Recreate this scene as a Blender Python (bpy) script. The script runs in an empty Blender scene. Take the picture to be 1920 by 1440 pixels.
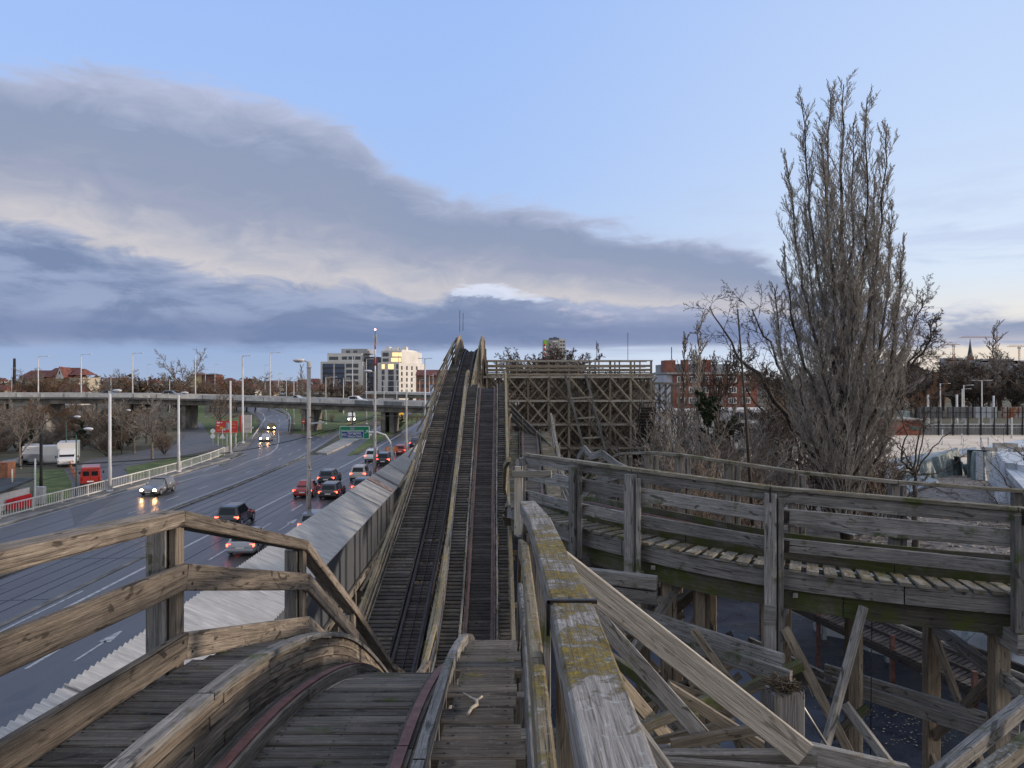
import bpy, math, random
import numpy as np
from mathutils import Vector, Matrix
random.seed(7)
rng = np.random.default_rng(7)
C = bpy.data.collections.new("scene"); bpy.context.scene.collection.children.link(C)
sc = bpy.context.scene
# ------------------------------------------------------------------ camera
EYE = 11.0; FPX = 1440.0; HY = 712.0
cam_d = bpy.data.cameras.new("camera"); cam = bpy.data.objects.new("camera", cam_d); C.objects.link(cam)
cam.location = (0, 0, EYE); cam.rotation_euler = (math.radians(90), 0, 0)
cam_d.sensor_fit = 'HORIZONTAL'; cam_d.sensor_width = 36.0; cam_d.lens = 27.0
cam_d.shift_y = -(720 - HY) / 1920.0
cam_d.clip_start = 0.05; cam_d.clip_end = 6000
sc.camera = cam
sc.render.resolution_x = 1024; sc.render.resolution_y = 768
sc.view_settings.view_transform = 'Standard'; sc.view_settings.look = 'None'
sc.view_settings.exposure = 0.78; sc.view_settings.gamma = 1.0
def W(px, py, Y):   # photograph sight line at distance Y -> world point
    return Vector(((px - 960) / FPX * Y, Y, EYE - (py - HY) / FPX * Y))
def G(px, py, z=0.0):   # ground point seen at a sight line
    Y = (EYE - z) * FPX / (py - HY)
    return Vector(((px - 960) / FPX * Y, Y, z))
def srgb(r, g, b):
    f = lambda c: (c/255/12.92) if c/255 <= .04045 else ((c/255+.055)/1.055)**2.4
    return (f(r), f(g), f(b), 1)
# ------------------------------------------------------------------ world
SUN_EL = math.radians(11); SUN_AZ = math.radians(92)     # azimuth clockwise from +Y
world = bpy.data.worlds.new("World"); sc.world = world; world.use_nodes = True
nt = world.node_tree; N = nt.nodes; L = nt.links
N.clear()
def nd(t, **kw):
    n = N.new(t)
    for k, v in kw.items(): setattr(n, k, v)
    return n
def mth(op, a, b=None, c=None, clamp=False):
    n = nd('ShaderNodeMath', operation=op); n.use_clamp = clamp
    for i, v in enumerate((a, b, c)):
        if v is None: continue
        if isinstance(v, (int, float)): n.inputs[i].default_value = v
        else: L.new(v, n.inputs[i])
    return n.outputs[0]
def mixc(f, a, b):
    n = nd('ShaderNodeMix', data_type='RGBA')
    if isinstance(f, (int, float)): n.inputs[0].default_value = f
    else: L.new(f, n.inputs[0])
    for s, v in ((6, a), (7, b)):
        if isinstance(v, tuple): n.inputs[s].default_value = v
        else: L.new(v, n.inputs[s])
    return n.outputs[2]
def sstep(x, lo, hi):
    n = nd('ShaderNodeMapRange', interpolation_type='SMOOTHSTEP'); L.new(x, n.inputs[0])
    n.inputs[1].default_value = lo; n.inputs[2].default_value = hi
    return n.outputs[0]
def ramp(x, stops):
    n = nd('ShaderNodeValToRGB'); L.new(x, n.inputs[0]); cr = n.color_ramp
    while len(cr.elements) > 1: cr.elements.remove(cr.elements[-1])
    cr.elements[0].position = stops[0][0]; cr.elements[0].color = srgb(*stops[0][1])
    for p, c in stops[1:]:
        e = cr.elements.new(p); e.color = srgb(*c)
    return n.outputs[0]
tc = nd('ShaderNodeTexCoord'); sep = nd('ShaderNodeSeparateXYZ'); L.new(tc.outputs['Generated'], sep.inputs[0])
X_, Y_, Z_ = sep.outputs
az = mth('ARCTAN2', X_, Y_)                       # -pi..pi, 0 = straight ahead, + = right
azn = mth('MULTIPLY_ADD', az, 1/(2*math.pi), .5)
el0 = mth('ARCSINE', Z_)
def fbm(sx, sy, sz, scale, detail=5, dist=0.0, rough=.55):
    mp = nd('ShaderNodeMapping'); mp.inputs['Scale'].default_value = (sx, sy, sz)
    L.new(tc.outputs['Generated'], mp.inputs[0])
    n = nd('ShaderNodeTexNoise'); L.new(mp.outputs[0], n.inputs['Vector'])
    n.inputs['Scale'].default_value = scale; n.inputs['Detail'].default_value = detail
    n.inputs['Distortion'].default_value = dist; n.inputs['Roughness'].default_value = rough
    return n.outputs[0]
n1 = fbm(1, 1, 3.0, 3.2, 7, .3); n2 = fbm(1, 1, 4.5, 9, 6, .4, .6); n3 = fbm(1, 1, 7, 5, 6, .6)
nz = mth('SUBTRACT', n1, .5); nz2 = mth('SUBTRACT', n2, .5); nz3 = mth('SUBTRACT', n3, .5)
el = mth('ADD', el0, mth('ADD', mth('MULTIPLY', nz, .025), mth('MULTIPLY', nz2, .045)))
n4 = fbm(1, 1, 2.6, 5.5, 8, .7, .62); n5 = fbm(1, 1, 2.6, 13, 7, .8, .6)
nz4 = mth('SUBTRACT', n4, .5); nz5 = mth('SUBTRACT', n5, .5)
def azel(px, py):
    a = math.atan((px - 960) / FPX); e = math.atan((HY - py) / FPX * math.cos(a)); return a, e
def curve(pts, ends):
    n = nd('ShaderNodeFloatCurve'); L.new(azn, n.inputs['Value'])
    cv = n.mapping.curves[0]
    P = [(a/(2*math.pi)+.5, e) for a, e in ends[0]] + [(azel(*p)[0]/(2*math.pi)+.5, azel(*p)[1]) for p in pts] + [(a/(2*math.pi)+.5, e) for a, e in ends[1]]
    cv.points[0].location = P[0]; cv.points[1].location = P[-1]
    for p in P[1:-1]: cv.points.new(*p)
    for p in cv.points: p.handle_type = 'AUTO'
    n.mapping.use_clip = False; n.mapping.update()
    return n.outputs[0]
top = curve([(0, 122), (150, 112), (380, 150), (640, 225), (740, 300), (840, 352), (980, 375), (1180, 415), (1320, 440), (1440, 470), (1560, 560), (1900, 590)],
            ([(-3.1, .3), (-1.8, .5), (-1.0, .42)], [(1.2, .1), (2.2, .12), (3.1, .3)]))
low = curve([(0, 412), (120, 440), (230, 490), (330, 512), (560, 545), (760, 560), (1000, 560), (1250, 585), (1440, 590), (1900, 640)],
            ([(-3.1, .12), (-1.8, .2), (-1.0, .2)], [(1.2, .05), (2.2, .06), (3.1, .12)]))
# clear sky: the Nishita sky, nudged towards the hazy blue of the evening
sky = nd('ShaderNodeTexSky', sky_type='NISHITA'); sky.sun_disc = False
sky.sun_elevation = SUN_EL; sky.sun_rotation = SUN_AZ
sky.air_density = 1.0; sky.dust_density = 1.2; sky.ozone_density = 2.0
skc = nd('ShaderNodeMix', data_type='RGBA', blend_type='MULTIPLY'); skc.inputs[0].default_value = 1
L.new(sky.outputs[0], skc.inputs[6]); skc.inputs[7].default_value = (.1, .1, .1, 1)
cl_left = ramp(mth('MULTIPLY', el0, 1/1.2), [(0, (176, 194, 216)), (.1, (180, 202, 232)), (.2, (166, 194, 242)), (.42, (156, 188, 246)), (1, (120, 160, 232))])
cl_right = ramp(mth('MULTIPLY', el0, 1/1.2), [(0, (228, 214, 204)), (.045, (232, 222, 212)), (.1, (214, 225, 242)), (.25, (194, 214, 246)), (.42, (182, 206, 247)), (1, (130, 165, 235))])
clear = mixc(sstep(az, -.15, .6), cl_left, cl_right)
clear = mixc(.22, clear, skc.outputs[2])
# thin high streaks
st = sstep(mth('ADD', nz3, mth('MULTIPLY', nz2, .5)), -.02, .22)
stm = mth('MULTIPLY', st, mth('MULTIPLY', sstep(el0, .30, .12), sstep(az, -.05, .25)))
clear = mixc(mth('MULTIPLY', stm, .55), clear, srgb(172, 184, 214))
# low cloud bars at the right
barm = mth('MULTIPLY', sstep(mth('ADD', nz3, nz), 0.0, .16), mth('MULTIPLY', sstep(el0, .13, .09), sstep(el0, .025, .055)))
barm = mth('MULTIPLY', barm, sstep(az, .15, .4))
clear = mixc(mth('MULTIPLY', barm, .85), clear, srgb(146, 160, 192))
# main bank of cloud
d = mth('SUBTRACT', top, el); span = mth('MAXIMUM', mth('SUBTRACT', top, low), .03)
s = mth('DIVIDE', d, span)
s = mth('ADD', s, mth('ADD', mth('MULTIPLY', nz2, .35), mth('MULTIPLY', nz, .25)))
s = mth('ADD', s, mth('MULTIPLY', nz5, .42))
bank = ramp(s, [(0, (170, 178, 204)), (.12, (156, 165, 190)), (.3, (132, 145, 172)), (.5, (136, 147, 171)), (.68, (148, 155, 176)), (.82, (170, 172, 184)), (.93, (188, 185, 190)), (1, (158, 166, 188))])
under = mixc(sstep(mth('ADD', nz4, mth('MULTIPLY', nz2, .5)), -.10, .14), srgb(112, 128, 160), srgb(140, 153, 182))
puff = mth('MULTIPLY', sstep(mth('ADD', nz4, mth('MULTIPLY', nz5, .7)), .02, .16), mth('MULTIPLY', sstep(az, -.28, .02), sstep(el0, .06, .10)))
under = mixc(mth('MULTIPLY', puff, .8), under, srgb(198, 192, 200))
under = mixc(mth('MULTIPLY', sstep(az, -.1, .25), .5), under, srgb(160, 166, 190))
under = mixc(mth('MULTIPLY', mth('MULTIPLY', sstep(el0, .085, .06), sstep(el0, .035, .055)), .7), under, srgb(104, 120, 156))
cloud = mixc(sstep(mth('ADD', mth('SUBTRACT', low, el), mth('MULTIPLY', nz5, .05)), -.016, .02), bank, under)
g1_ = mth('POWER', mth('ABSOLUTE', mth('DIVIDE', mth('ADD', az, .015), .075)), 2); g2_ = mth('POWER', mth('ABSOLUTE', mth('DIVIDE', mth('SUBTRACT', el, .112), .011)), 2)
gm_ = sstep(mth('ADD', mth('SUBTRACT', 1.0, mth('ADD', g1_, g2_)), mth('MULTIPLY', nz5, 3.0)), .1, .8)
cloud = mixc(mth('MULTIPLY', gm_, .75), cloud, srgb(206, 214, 232))
cmask = sstep(mth('ADD', d, mth('MULTIPLY', nz5, .05)), -.006, .02)
# break near the horizon
hb = sstep(mth('ADD', el0, mth('MULTIPLY', nz3, .035)), .03, .048)
lowsky = mixc(sstep(az, -.35, .25), ramp(mth('MULTIPLY', el0, 8), [(0, (150, 168, 196)), (.4, (138, 160, 197)), (1, (130, 152, 194))]), ramp(mth('MULTIPLY', el0, 8), [(0, (204, 208, 214)), (.25, (190, 203, 222)), (.6, (196, 206, 224)), (1, (150, 168, 200))]))
right_clear = sstep(az, .33, .46)
lowsky = mixc(right_clear, lowsky, clear)
full = mixc(cmask, clear, cloud)
full = mixc(hb, lowsky, full)
# the half of the sky behind the viewer and overhead: unseen pale cloud added to brighten the scene, warm low down where the sun is
bk = mth('MAXIMUM', sstep(mth('ABSOLUTE', az), .85, 1.5), sstep(el0, .62, 1.0))
bkc = mixc(sstep(az, -.6, 1.4), ramp(el0, [(0, (188, 196, 214)), (.3, (190, 200, 220)), (1, (190, 202, 224))]), ramp(el0, [(0, (255, 220, 184)), (.2, (236, 220, 206)), (.6, (206, 208, 216)), (1, (190, 202, 224))]))
bkc = mixc(sstep(nz, -.1, .15), bkc, srgb(216, 216, 220))
full = mixc(mth('MULTIPLY', bk, .9), full, bkc)
# below the horizon a dull ground tone
full = mixc(sstep(el0, -.002, -.02), full, srgb(70, 72, 74))
bg = nd('ShaderNodeBackground'); bg.inputs['Strength'].default_value = .1
mul = nd('ShaderNodeVectorMath', operation='SCALE'); L.new(full, mul.inputs[0]); mul.inputs['Scale'].default_value = 7.1
L.new(mul.outputs[0], bg.inputs['Color'])
out = nd('ShaderNodeOutputWorld'); L.new(bg.outputs[0], out.inputs[0])
world.cycles.sampling_method = 'MANUAL'; world.cycles.sample_map_resolution = 512
# ------------------------------------------------------------------ sun (very low, soft, from the right and behind)
sl = bpy.data.lights.new("sun", 'SUN'); sl.energy = 2.0; sl.angle = math.radians(4); sl.color = (1.0, .82, .66)
so = bpy.data.objects.new("sun", sl); C.objects.link(so)
dv = Vector((math.sin(SUN_AZ)*math.cos(SUN_EL), math.cos(SUN_AZ)*math.cos(SUN_EL), math.sin(SUN_EL)))
so.rotation_euler = dv.to_track_quat('Z', 'Y').to_euler(); so.location = (60, -60, 60)
# ------------------------------------------------------------------ materials
MATS = {}
class NT:
    def __init__(s, name):
        m = bpy.data.materials.new(name); m.use_nodes = True; s.m = m; s.n = m.node_tree.nodes; s.l = m.node_tree.links
        s.b = s.n['Principled BSDF']; MATS[name] = m
    def add(s, t, ins=None, **kw):
        n = s.n.new(t)
        for k, v in kw.items(): setattr(n, k, v)
        for k, v in (ins or {}).items():
            if hasattr(v, 'is_output'): s.l.new(v, n.inputs[k])
            else: n.inputs[k].default_value = v
        return n
    def noise(s, vec, scale, detail=4, rough=.55, dist=0.0, sc=(1, 1, 1), loc=(0, 0, 0)):
        mp = s.add('ShaderNodeMapping', {'Vector': vec, 'Scale': sc, 'Location': loc})
        return s.add('ShaderNodeTexNoise', {'Vector': mp.outputs[0], 'Scale': scale, 'Detail': detail, 'Roughness': rough, 'Distortion': dist}).outputs[0]
    def mr(s, v, a, b, c=0.0, d=1.0): return s.add('ShaderNodeMapRange', {0: v, 1: a, 2: b, 3: c, 4: d}).outputs[0]
    def mix(s, f, a, b, bt='MIX'):
        return s.add('ShaderNodeMix', {0: f, 6: a, 7: b}, data_type='RGBA', blend_type=bt).outputs[2]
    def math(s, op, a, b=0.0): return s.add('ShaderNodeMath', {0: a, 1: b}, operation=op).outputs[0]
    def bump(s, h, strength, dist):
        n = s.add('ShaderNodeBump', {'Height': h, 'Strength': strength, 'Distance': dist}); s.l.new(n.outputs[0], s.b.inputs['Normal'])
    def col(s, v):
        if isinstance(v, tuple): s.b.inputs['Base Color'].default_value = v
        else: s.l.new(v, s.b.inputs['Base Color'])
    def set(s, **kw):
        for k, v in kw.items():
            k = k.replace('_', ' ')
            if hasattr(v, 'is_output'): s.l.new(v, s.b.inputs[k])
            else: s.b.inputs[k].default_value = v
def c4(r, g, b): return (r, g, b, 1)
def wood(name, dark, light, lichen=0.0, moss=0.0, bump=.5, gs=1.0, stain=.5, lcol=(.36, .27, .035)):
    t = NT(name)
    uv = t.add('ShaderNodeUVMap').outputs[0]
    tone = t.add('ShaderNodeAttribute', attribute_name='tone').outputs['Fac']
    geo = t.add('ShaderNodeNewGeometry'); pos = geo.outputs['Position']
    g1 = t.noise(uv, 1.0, 5, .6, 1.2, (1.3*gs, 34*gs, 1))
    g2 = t.noise(uv, 1.0, 6, .7, .6, (5*gs, 150*gs, 1))
    kn = t.noise(uv, 1.0, 2, .5, 3.0, (1.6*gs, 5*gs, 1))
    st = t.noise(pos, 1.7, 4, .6)
    g = t.math('ADD', t.math('MULTIPLY', g1, .55), t.math('MULTIPLY', g2, .45))
    g = t.math('SUBTRACT', g, t.math('MULTIPLY', t.mr(kn, .62, .72), .25))
    base = t.mix(t.mr(g, .36, .62), c4(*dark), c4(*light))
    ck = t.noise(uv, 1.0, 3, .6, .8, (.9*gs, 60*gs, 1), (7, 3, 0))
    base = t.mix(t.mr(ck, .64, .68, 0, .85), base, c4(*[x*.25 for x in dark]))
    base = t.mix(t.math('MULTIPLY', t.mr(st, .45, .7), stain), base, c4(*[x*.45 for x in dark]))
    tn = t.math('MULTIPLY', t.mr(tone, 0, 1, .6, 1.38), t.mr(tone, -1, -.5, .08, 1))
    cmb = t.add('ShaderNodeCombineColor', {0: tn, 1: tn, 2: tn}).outputs[0]
    base = t.mix(1.0, base, cmb, 'MULTIPLY')
    crust = 0.0
    if lichen or moss:
        nz = t.add('ShaderNodeSeparateXYZ', {0: geo.outputs['Normal']}).outputs[2]
        upf = t.mr(nz, .35, .8)
        lnz = t.noise(pos, 6, 8, .78, .4); ln2 = t.noise(pos, 1.3, 3)
        if lichen:
            m = t.mr(t.math('ADD', lnz, t.math('MULTIPLY', ln2, .6)), .98 - lichen*.28, 1.06 - lichen*.28)
            m = t.math('MULTIPLY', m, t.mr(upf, 0, 1, .12, 1))
            m = t.math('MULTIPLY', m, t.mr(t.math('ADD', t.math('MULTIPLY', t.noise(pos, 45, 6, .8, .3, loc=(2, 2, 2)), .6), t.math('MULTIPLY', g2, .4)), .40, .52, .12, 1))
            crust = t.math('MULTIPLY', m, t.noise(pos, 70, 4, .7))
            lc = t.mix(t.mr(t.noise(pos, 40, 5, .7), .4, .6), c4(*lcol), c4(lcol[0]*.55, lcol[1]*.6, lcol[2]+.02))
            base = t.mix(m, base, lc)
            pl = t.math('MULTIPLY', t.mr(t.noise(pos, 22, 6, .75, loc=(5, 3, 1)), .57, .61), upf)
            base = t.mix(t.math('MULTIPLY', pl, .7*min(1, lichen*1.4)), base, c4(.42, .45, .45))
        if moss:
            mm = t.math('MULTIPLY', t.mr(t.noise(pos, 2.6, 5, .65, loc=(9, 0, 2)), .62 - moss*.15, .72 - moss*.1), 1.0)
            base = t.mix(t.math('MULTIPLY', mm, .8), base, c4(.055, .075, .012))
    t.col(base); t.set(Roughness=.82, Specular_IOR_Level=.25)
    t.bump(t.math('ADD', t.math('MULTIPLY', g1, .6), t.math('SUBTRACT', t.math('MULTIPLY', g2, .6), t.math('SUBTRACT', t.mr(ck, .64, .68, 0, .5), crust))), bump, .02)
    return t.m
def plain(name, c1, c2=None, scale=3.0, rough=.7, metal=0.0, bump=0.0, sc=(1, 1, 1), spec=.4, lo=.4, hi=.62, bd=.02, coat=0.0):
    t = NT(name); pos = t.add('ShaderNodeTexCoord').outputs['Object']
    if c2:
        n = t.noise(pos, scale, 6, .6, .2, sc); t.col(t.mix(t.mr(n, lo, hi), c4(*c1), c4(*c2)))
        if bump: t.bump(n, bump, bd)
    else: t.col(c4(*c1))
    t.set(Roughness=rough, Metallic=metal, Specular_IOR_Level=spec)
    if coat: t.set(Coat_Weight=coat, Coat_Roughness=.12)
    return t.m
def emit(name, c, s, base=None):
    t = NT(name); t.col(c4(*(base or c))); t.set(Emission_Color=c4(*c), Emission_Strength=s, Roughness=.3); return t.m
# ------------------------------------------------------------------ mesh builder
class MB:
    def __init__(s): s.v = []; s.f = []; s.uv = []; s.t = []; s.sm = []
    def face(s, pts, uvs=None, tone=.5, smooth=False):
        i = len(s.v); s.v += [tuple(p) for p in pts]; s.f.append(tuple(range(i, i+len(pts))))
        s.uv += uvs or [(p[0], p[1]) for p in pts]; s.t += [tone]*len(pts); s.sm.append(smooth)
    def prism(s, A, B, ring, tone=None, u0=None, taper=1.0, caps=True):
        """ring: list of (a,b) offsets in the frame of the beam A->B"""
        A = Vector(A); B = Vector(B); D = B - A; ln = D.length
        if ln < 1e-6: return
        D /= ln; up = Vector((0, 0, 1)) if abs(D.z) < .95 else Vector((0, 1, 0))
        sd = D.cross(up).normalized(); u = sd.cross(D)
        s.ringprism(A, B, sd, u, ring, tone, u0, taper, caps)
    def ringprism(s, A, B, sd, u, ring, tone=None, u0=None, taper=1.0, caps=True):
        tone = random.random() if tone is None else tone
        u0 = random.random()*50 if u0 is None else u0
        ln = (Vector(B)-Vector(A)).length
        a = [A + sd*x + u*y for x, y in ring]; b = [B + (sd*x + u*y)*taper for x, y in ring]
        n = len(ring); acc = random.random()*9; i = len(s.v); s.v += [tuple(p) for p in a+b]
        for k in range(n):
            k2 = (k+1) % n; w = math.hypot(ring[k2][0]-ring[k][0], ring[k2][1]-ring[k][1])
            s.f.append((i+k, i+k2, i+n+k2, i+n+k)); s.uv += [(u0, acc), (u0, acc+w), (u0+ln, acc+w), (u0+ln, acc)]
            s.t += [tone]*4; s.sm.append(False); acc += w
        if caps:
            s.f.append(tuple(i+k for k in reversed(range(n)))); s.uv += [(u0+x*.3, y) for x, y in reversed(ring)]; s.t += [tone*.8]*n; s.sm.append(False)
            s.f.append(tuple(i+n+k for k in range(n))); s.uv += [(u0+x*.3, y) for x, y in ring]; s.t += [tone*.8]*n; s.sm.append(False)
    def beam(s, A, B, w, h, ch=0.0, tone=None, roll=None):
        """w sideways, h upwards"""
        x, y = w/2, h/2
        if ch: ring = [(-x+ch, -y), (x-ch, -y), (x, -y+ch), (x, y-ch), (x-ch, y), (-x+ch, y), (-x, y-ch), (-x, -y+ch)]
        else: ring = [(-x, -y), (x, -y), (x, y), (-x, y)]
        if roll is None: s.prism(A, B, ring, tone)
        else:
            A = Vector(A); B = Vector(B); D = (B-A).normalized(); sd = Vector(roll); sd = (sd - D*sd.dot(D)).normalized(); s.ringprism(A, B, sd, sd.cross(D), ring, tone)
    def box(s, x0, x1, y0, y1, z0, z1, tone=None):
        s.beam(((x0+x1)/2, y0, (z0+z1)/2), ((x0+x1)/2, y1, (z0+z1)/2), abs(x1-x0), abs(z1-z0), tone=tone)
    def tube(s, pts, rad, k=6, caps=True, tone=.5, smooth=True):
        pts = [Vector(p) for p in pts]
        if isinstance(rad, (int, float)): rad = [rad]*len(pts)
        base = len(s.v); n = len(pts); prev = None; acc = 0
        for i, p in enumerate(pts):
            D = (pts[min(i+1, n-1)] - pts[max(i-1, 0)]).normalized()
            if prev is None: prev = D.orthogonal().normalized()
            a = prev - D*prev.dot(D)
            a = a.normalized() if a.length > 1e-5 else D.orthogonal().normalized()
            prev = a; b = D.cross(a)
            for j in range(k):
                th = 2*math.pi*j/k; s.v.append(tuple(p + (a*math.cos(th) + b*math.sin(th))*rad[i]))
        for i in range(n-1):
            ln = (pts[i+1]-pts[i]).length
            for j in range(k):
                j2 = (j+1) % k
                s.f.append((base+i*k+j, base+i*k+j2, base+(i+1)*k+j2, base+(i+1)*k+j))
                w = rad[i]*2*math.pi/k
                s.uv += [(acc, j*w), (acc, (j+1)*w), (acc+ln, (j+1)*w), (acc+ln, j*w)]; s.t += [tone]*4; s.sm.append(smooth)
            acc += ln
        if caps:
            s.f.append(tuple(base+j for j in reversed(range(k)))); s.uv += [(0, 0)]*k; s.t += [tone]*k; s.sm.append(False)
            s.f.append(tuple(base+(n-1)*k+j for j in range(k))); s.uv += [(0, 0)]*k; s.t += [tone]*k; s.sm.append(False)
    def extrude(s, poly, z0, z1, tone=.5, M=None):
        """vertical prism from 2-D polygon (counter-clockwise)"""
        n = len(poly); T = (lambda p: tuple(M @ Vector(p))) if M else tuple
        b = [T((x, y, z0)) for x, y in poly]; t = [T((x, y, z1)) for x, y in poly]
        s.face(t, [(x, y) for x, y in poly], tone); s.face(b[::-1], [(x, y) for x, y in poly[::-1]], tone)
        for i in range(n):
            j = (i+1) % n; w = (Vector(b[j])-Vector(b[i])).length
            s.face([b[i], b[j], t[j], t[i]], [(0, 0), (w, 0), (w, z1-z0), (0, z1-z0)], tone)
    def sphere(s, c, r, n=8, m=6, sq=(1, 1, 1)):
        c = Vector(c); i0 = len(s.v)
        for i in range(m+1):
            ph = math.pi*i/m
            for j in range(n):
                th = 2*math.pi*j/n
                s.v.append((c.x+r*sq[0]*math.sin(ph)*math.cos(th), c.y+r*sq[1]*math.sin(ph)*math.sin(th), c.z+r*sq[2]*math.cos(ph)))
        for i in range(m):
            for j in range(n):
                j2 = (j+1) % n; s.f.append((i0+i*n+j, i0+(i+1)*n+j, i0+(i+1)*n+j2, i0+i*n+j2)); s.uv += [(0, 0)]*4; s.t += [.5]*4; s.sm.append(True)
    def build(s, name, mat, parent=None, mats=None, fm=None):
        me = bpy.data.meshes.new(name)
        off = Vector((0, 0, 0)); q = parent
        while q is not None: off += q.location; q = q.parent
        v = np.array(s.v, dtype=np.float32).reshape(-1, 3) - np.array(off, dtype=np.float32)
        me.from_pydata([], [], []) if not len(v) else None
        lens = np.array([len(f) for f in s.f], dtype=np.int32); loops = np.concatenate([np.array(f, dtype=np.int32) for f in s.f]) if len(s.f) else np.zeros(0, np.int32)
        me.vertices.add(len(v)); me.vertices.foreach_set('co', v.ravel())
        me.loops.add(len(loops)); me.loops.foreach_set('vertex_index', loops)
        me.polygons.add(len(lens)); st = np.concatenate([[0], np.cumsum(lens)[:-1]]).astype(np.int32)
        me.polygons.foreach_set('loop_start', st); me.polygons.foreach_set('loop_total', lens)
        me.polygons.foreach_set('use_smooth', np.array(s.sm, dtype=bool))
        ul = me.uv_layers.new(name='UVMap'); ul.data.foreach_set('uv', np.array(s.uv, dtype=np.float32).ravel())
        ca = me.attributes.new('tone', 'FLOAT', 'CORNER'); ca.data.foreach_set('value', np.array(s.t, dtype=np.float32))
        if mats:
            for m in mats: me.materials.append(m)
            me.polygons.foreach_set('material_index', np.array(fm, dtype=np.int32))
        else: me.materials.append(mat)
        me.update(calc_edges=True); me.validate()
        o = bpy.data.objects.new(name, me); C.objects.link(o)
        if parent is not None: o.parent = parent
        return o
def thing(name, label, cat, loc=(0, 0, 0), group=None):
    o = bpy.data.objects.new(name, None); C.objects.link(o); o.location = loc; o['label'] = label; o['category'] = cat
    o.empty_display_size = .3
    if group: o['group'] = group
    return o
def tag(o, label, cat, group=None):
    o['label'] = label; o['category'] = cat
    if group: o['group'] = group
    return o
def struct(o): o['kind'] = 'structure'; return o
def copy_tree(o, parent=None):
    kids = list(o.children); c = o.copy(); C.objects.link(c)
    if parent is not None: c.parent = parent
    for k in kids: copy_tree(k, c)
    return c
def text(s, size, mat, parent, M, name='lettering', ext=.01, align='LEFT'):
    cu = bpy.data.curves.new(name, 'FONT'); cu.body = s; cu.size = size; cu.extrude = ext; cu.align_x = align
    tmp = bpy.data.objects.new('tmp', cu); C.objects.link(tmp)
    me = bpy.data.meshes.new_from_object(tmp); bpy.data.objects.remove(tmp)
    off = Vector((0, 0, 0)); q = parent
    while q is not None: off += q.location; q = q.parent
    me.transform(Matrix.Translation(-off) @ M); me.materials.clear(); me.materials.append(mat); me.name = name
    o = bpy.data.objects.new(name, me); C.objects.link(o); o.parent = parent; return o
def interp(tab, y):
    """smooth (monotone cubic) interpolation of a table of (y, value...)"""
    ys = [t[0] for t in tab]; n = len(tab); y = min(max(y, ys[0]), ys[-1])
    i = max(0, min(n-2, next((k for k in range(n-1) if y <= ys[k+1]), n-2))); r = []
    for c in range(1, len(tab[0])):
        f = lambda k: tab[max(0, min(n-1, k))][c]; g = lambda k: ys[max(0, min(n-1, k))]
        h = ys[i+1]-ys[i]; t = (y-ys[i])/h
        m0 = (f(i+1)-f(i-1))/(g(i+1)-g(i-1)); m1 = (f(i+2)-f(i))/(g(i+2)-g(i))
        r.append((2*t**3-3*t*t+1)*f(i)+(t**3-2*t*t+t)*h*m0+(-2*t**3+3*t*t)*f(i+1)+(t**3-t*t)*h*m1)
    return r
# ------------------------------------------------------------------ timber materials
W_NEAR = wood('weathered warm timber', (.065, .055, .045), (.33, .282, .228), lichen=.0, bump=.9)
W_RAIL = wood('lichened handrail timber', (.085, .08, .072), (.40, .385, .37), lichen=.66, bump=1.0, stain=.15, lcol=(.36, .265, .035))
W_GREY = wood('grey timber', (.075, .073, .070), (.32, .315, .305), lichen=.22, moss=.25, bump=.9, stain=.35)
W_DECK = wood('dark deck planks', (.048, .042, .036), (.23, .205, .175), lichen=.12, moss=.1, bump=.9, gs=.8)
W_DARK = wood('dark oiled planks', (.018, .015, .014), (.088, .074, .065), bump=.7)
W_YEL = wood('yellowed handrail', (.09, .08, .055), (.30, .26, .185), lichen=.55, bump=.6, stain=.2, lcol=(.30, .235, .05))
W_MOSS = wood('mossy beam', (.045, .042, .036), (.15, .14, .12), lichen=.2, moss=1.3, bump=.8)
W_PLANKL = wood('lichened walkway planks', (.07, .063, .05), (.30, .28, .235), lichen=.6, moss=.45, bump=.9, lcol=(.24, .18, .04))
W_PALE = wood('pale brace timber', (.17, .155, .13), (.44, .41, .36), bump=.9, stain=.15)
W_TREST = wood('trestle timber', (.10, .083, .065), (.38, .325, .25), lichen=.1, bump=.5, stain=.3)
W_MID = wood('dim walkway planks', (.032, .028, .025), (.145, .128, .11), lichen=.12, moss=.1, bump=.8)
RUSTR = plain('rusty red rail', (.10, .035, .025), (.17, .075, .06), 9, .55, 0, .3)
IRON = plain('dark iron', (.02, .02, .022), (.06, .045, .04), 12, .5, .6)
BOLT = plain('galvanised bolt', (.25, .25, .25), (.4, .4, .4), 9, .45, .8)
# ------------------------------------------------------------------ track helpers
def frames_from(fn, s0, s1, step=.25, par=None):
    P = []; n = int((s1-s0)/.05)
    raw = [Vector(fn(s0+(s1-s0)*i/n)) for i in range(n+1)]
    out = [raw[0]]; acc = 0
    for a, b in zip(raw, raw[1:]):
        acc += (b-a).length
        if acc >= step: out.append(b); acc = 0
    F = []
    for i, p in enumerate(out):
        T = (out[min(i+1, len(out)-1)] - out[max(i-1, 0)]).normalized()
        S = T.cross(Vector((0, 0, 1))).normalized(); F.append((p, T, S, S.cross(T)))
    return F
def arc(F):
    a = [0]
    for i in range(1, len(F)): a.append(a[-1] + (F[i][0]-F[i-1][0]).length)
    return a
def at_arc(F, A, s):
    i = max(0, min(len(A)-2, int(np.searchsorted(A, s))-1)); t = (s-A[i])/(A[i+1]-A[i])
    p = F[i][0].lerp(F[i+1][0], t); return p, F[i][1].lerp(F[i+1][1], t).normalized(), F[i][2].lerp(F[i+1][2], t).normalized(), F[i][3].lerp(F[i+1][3], t).normalized()
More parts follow.
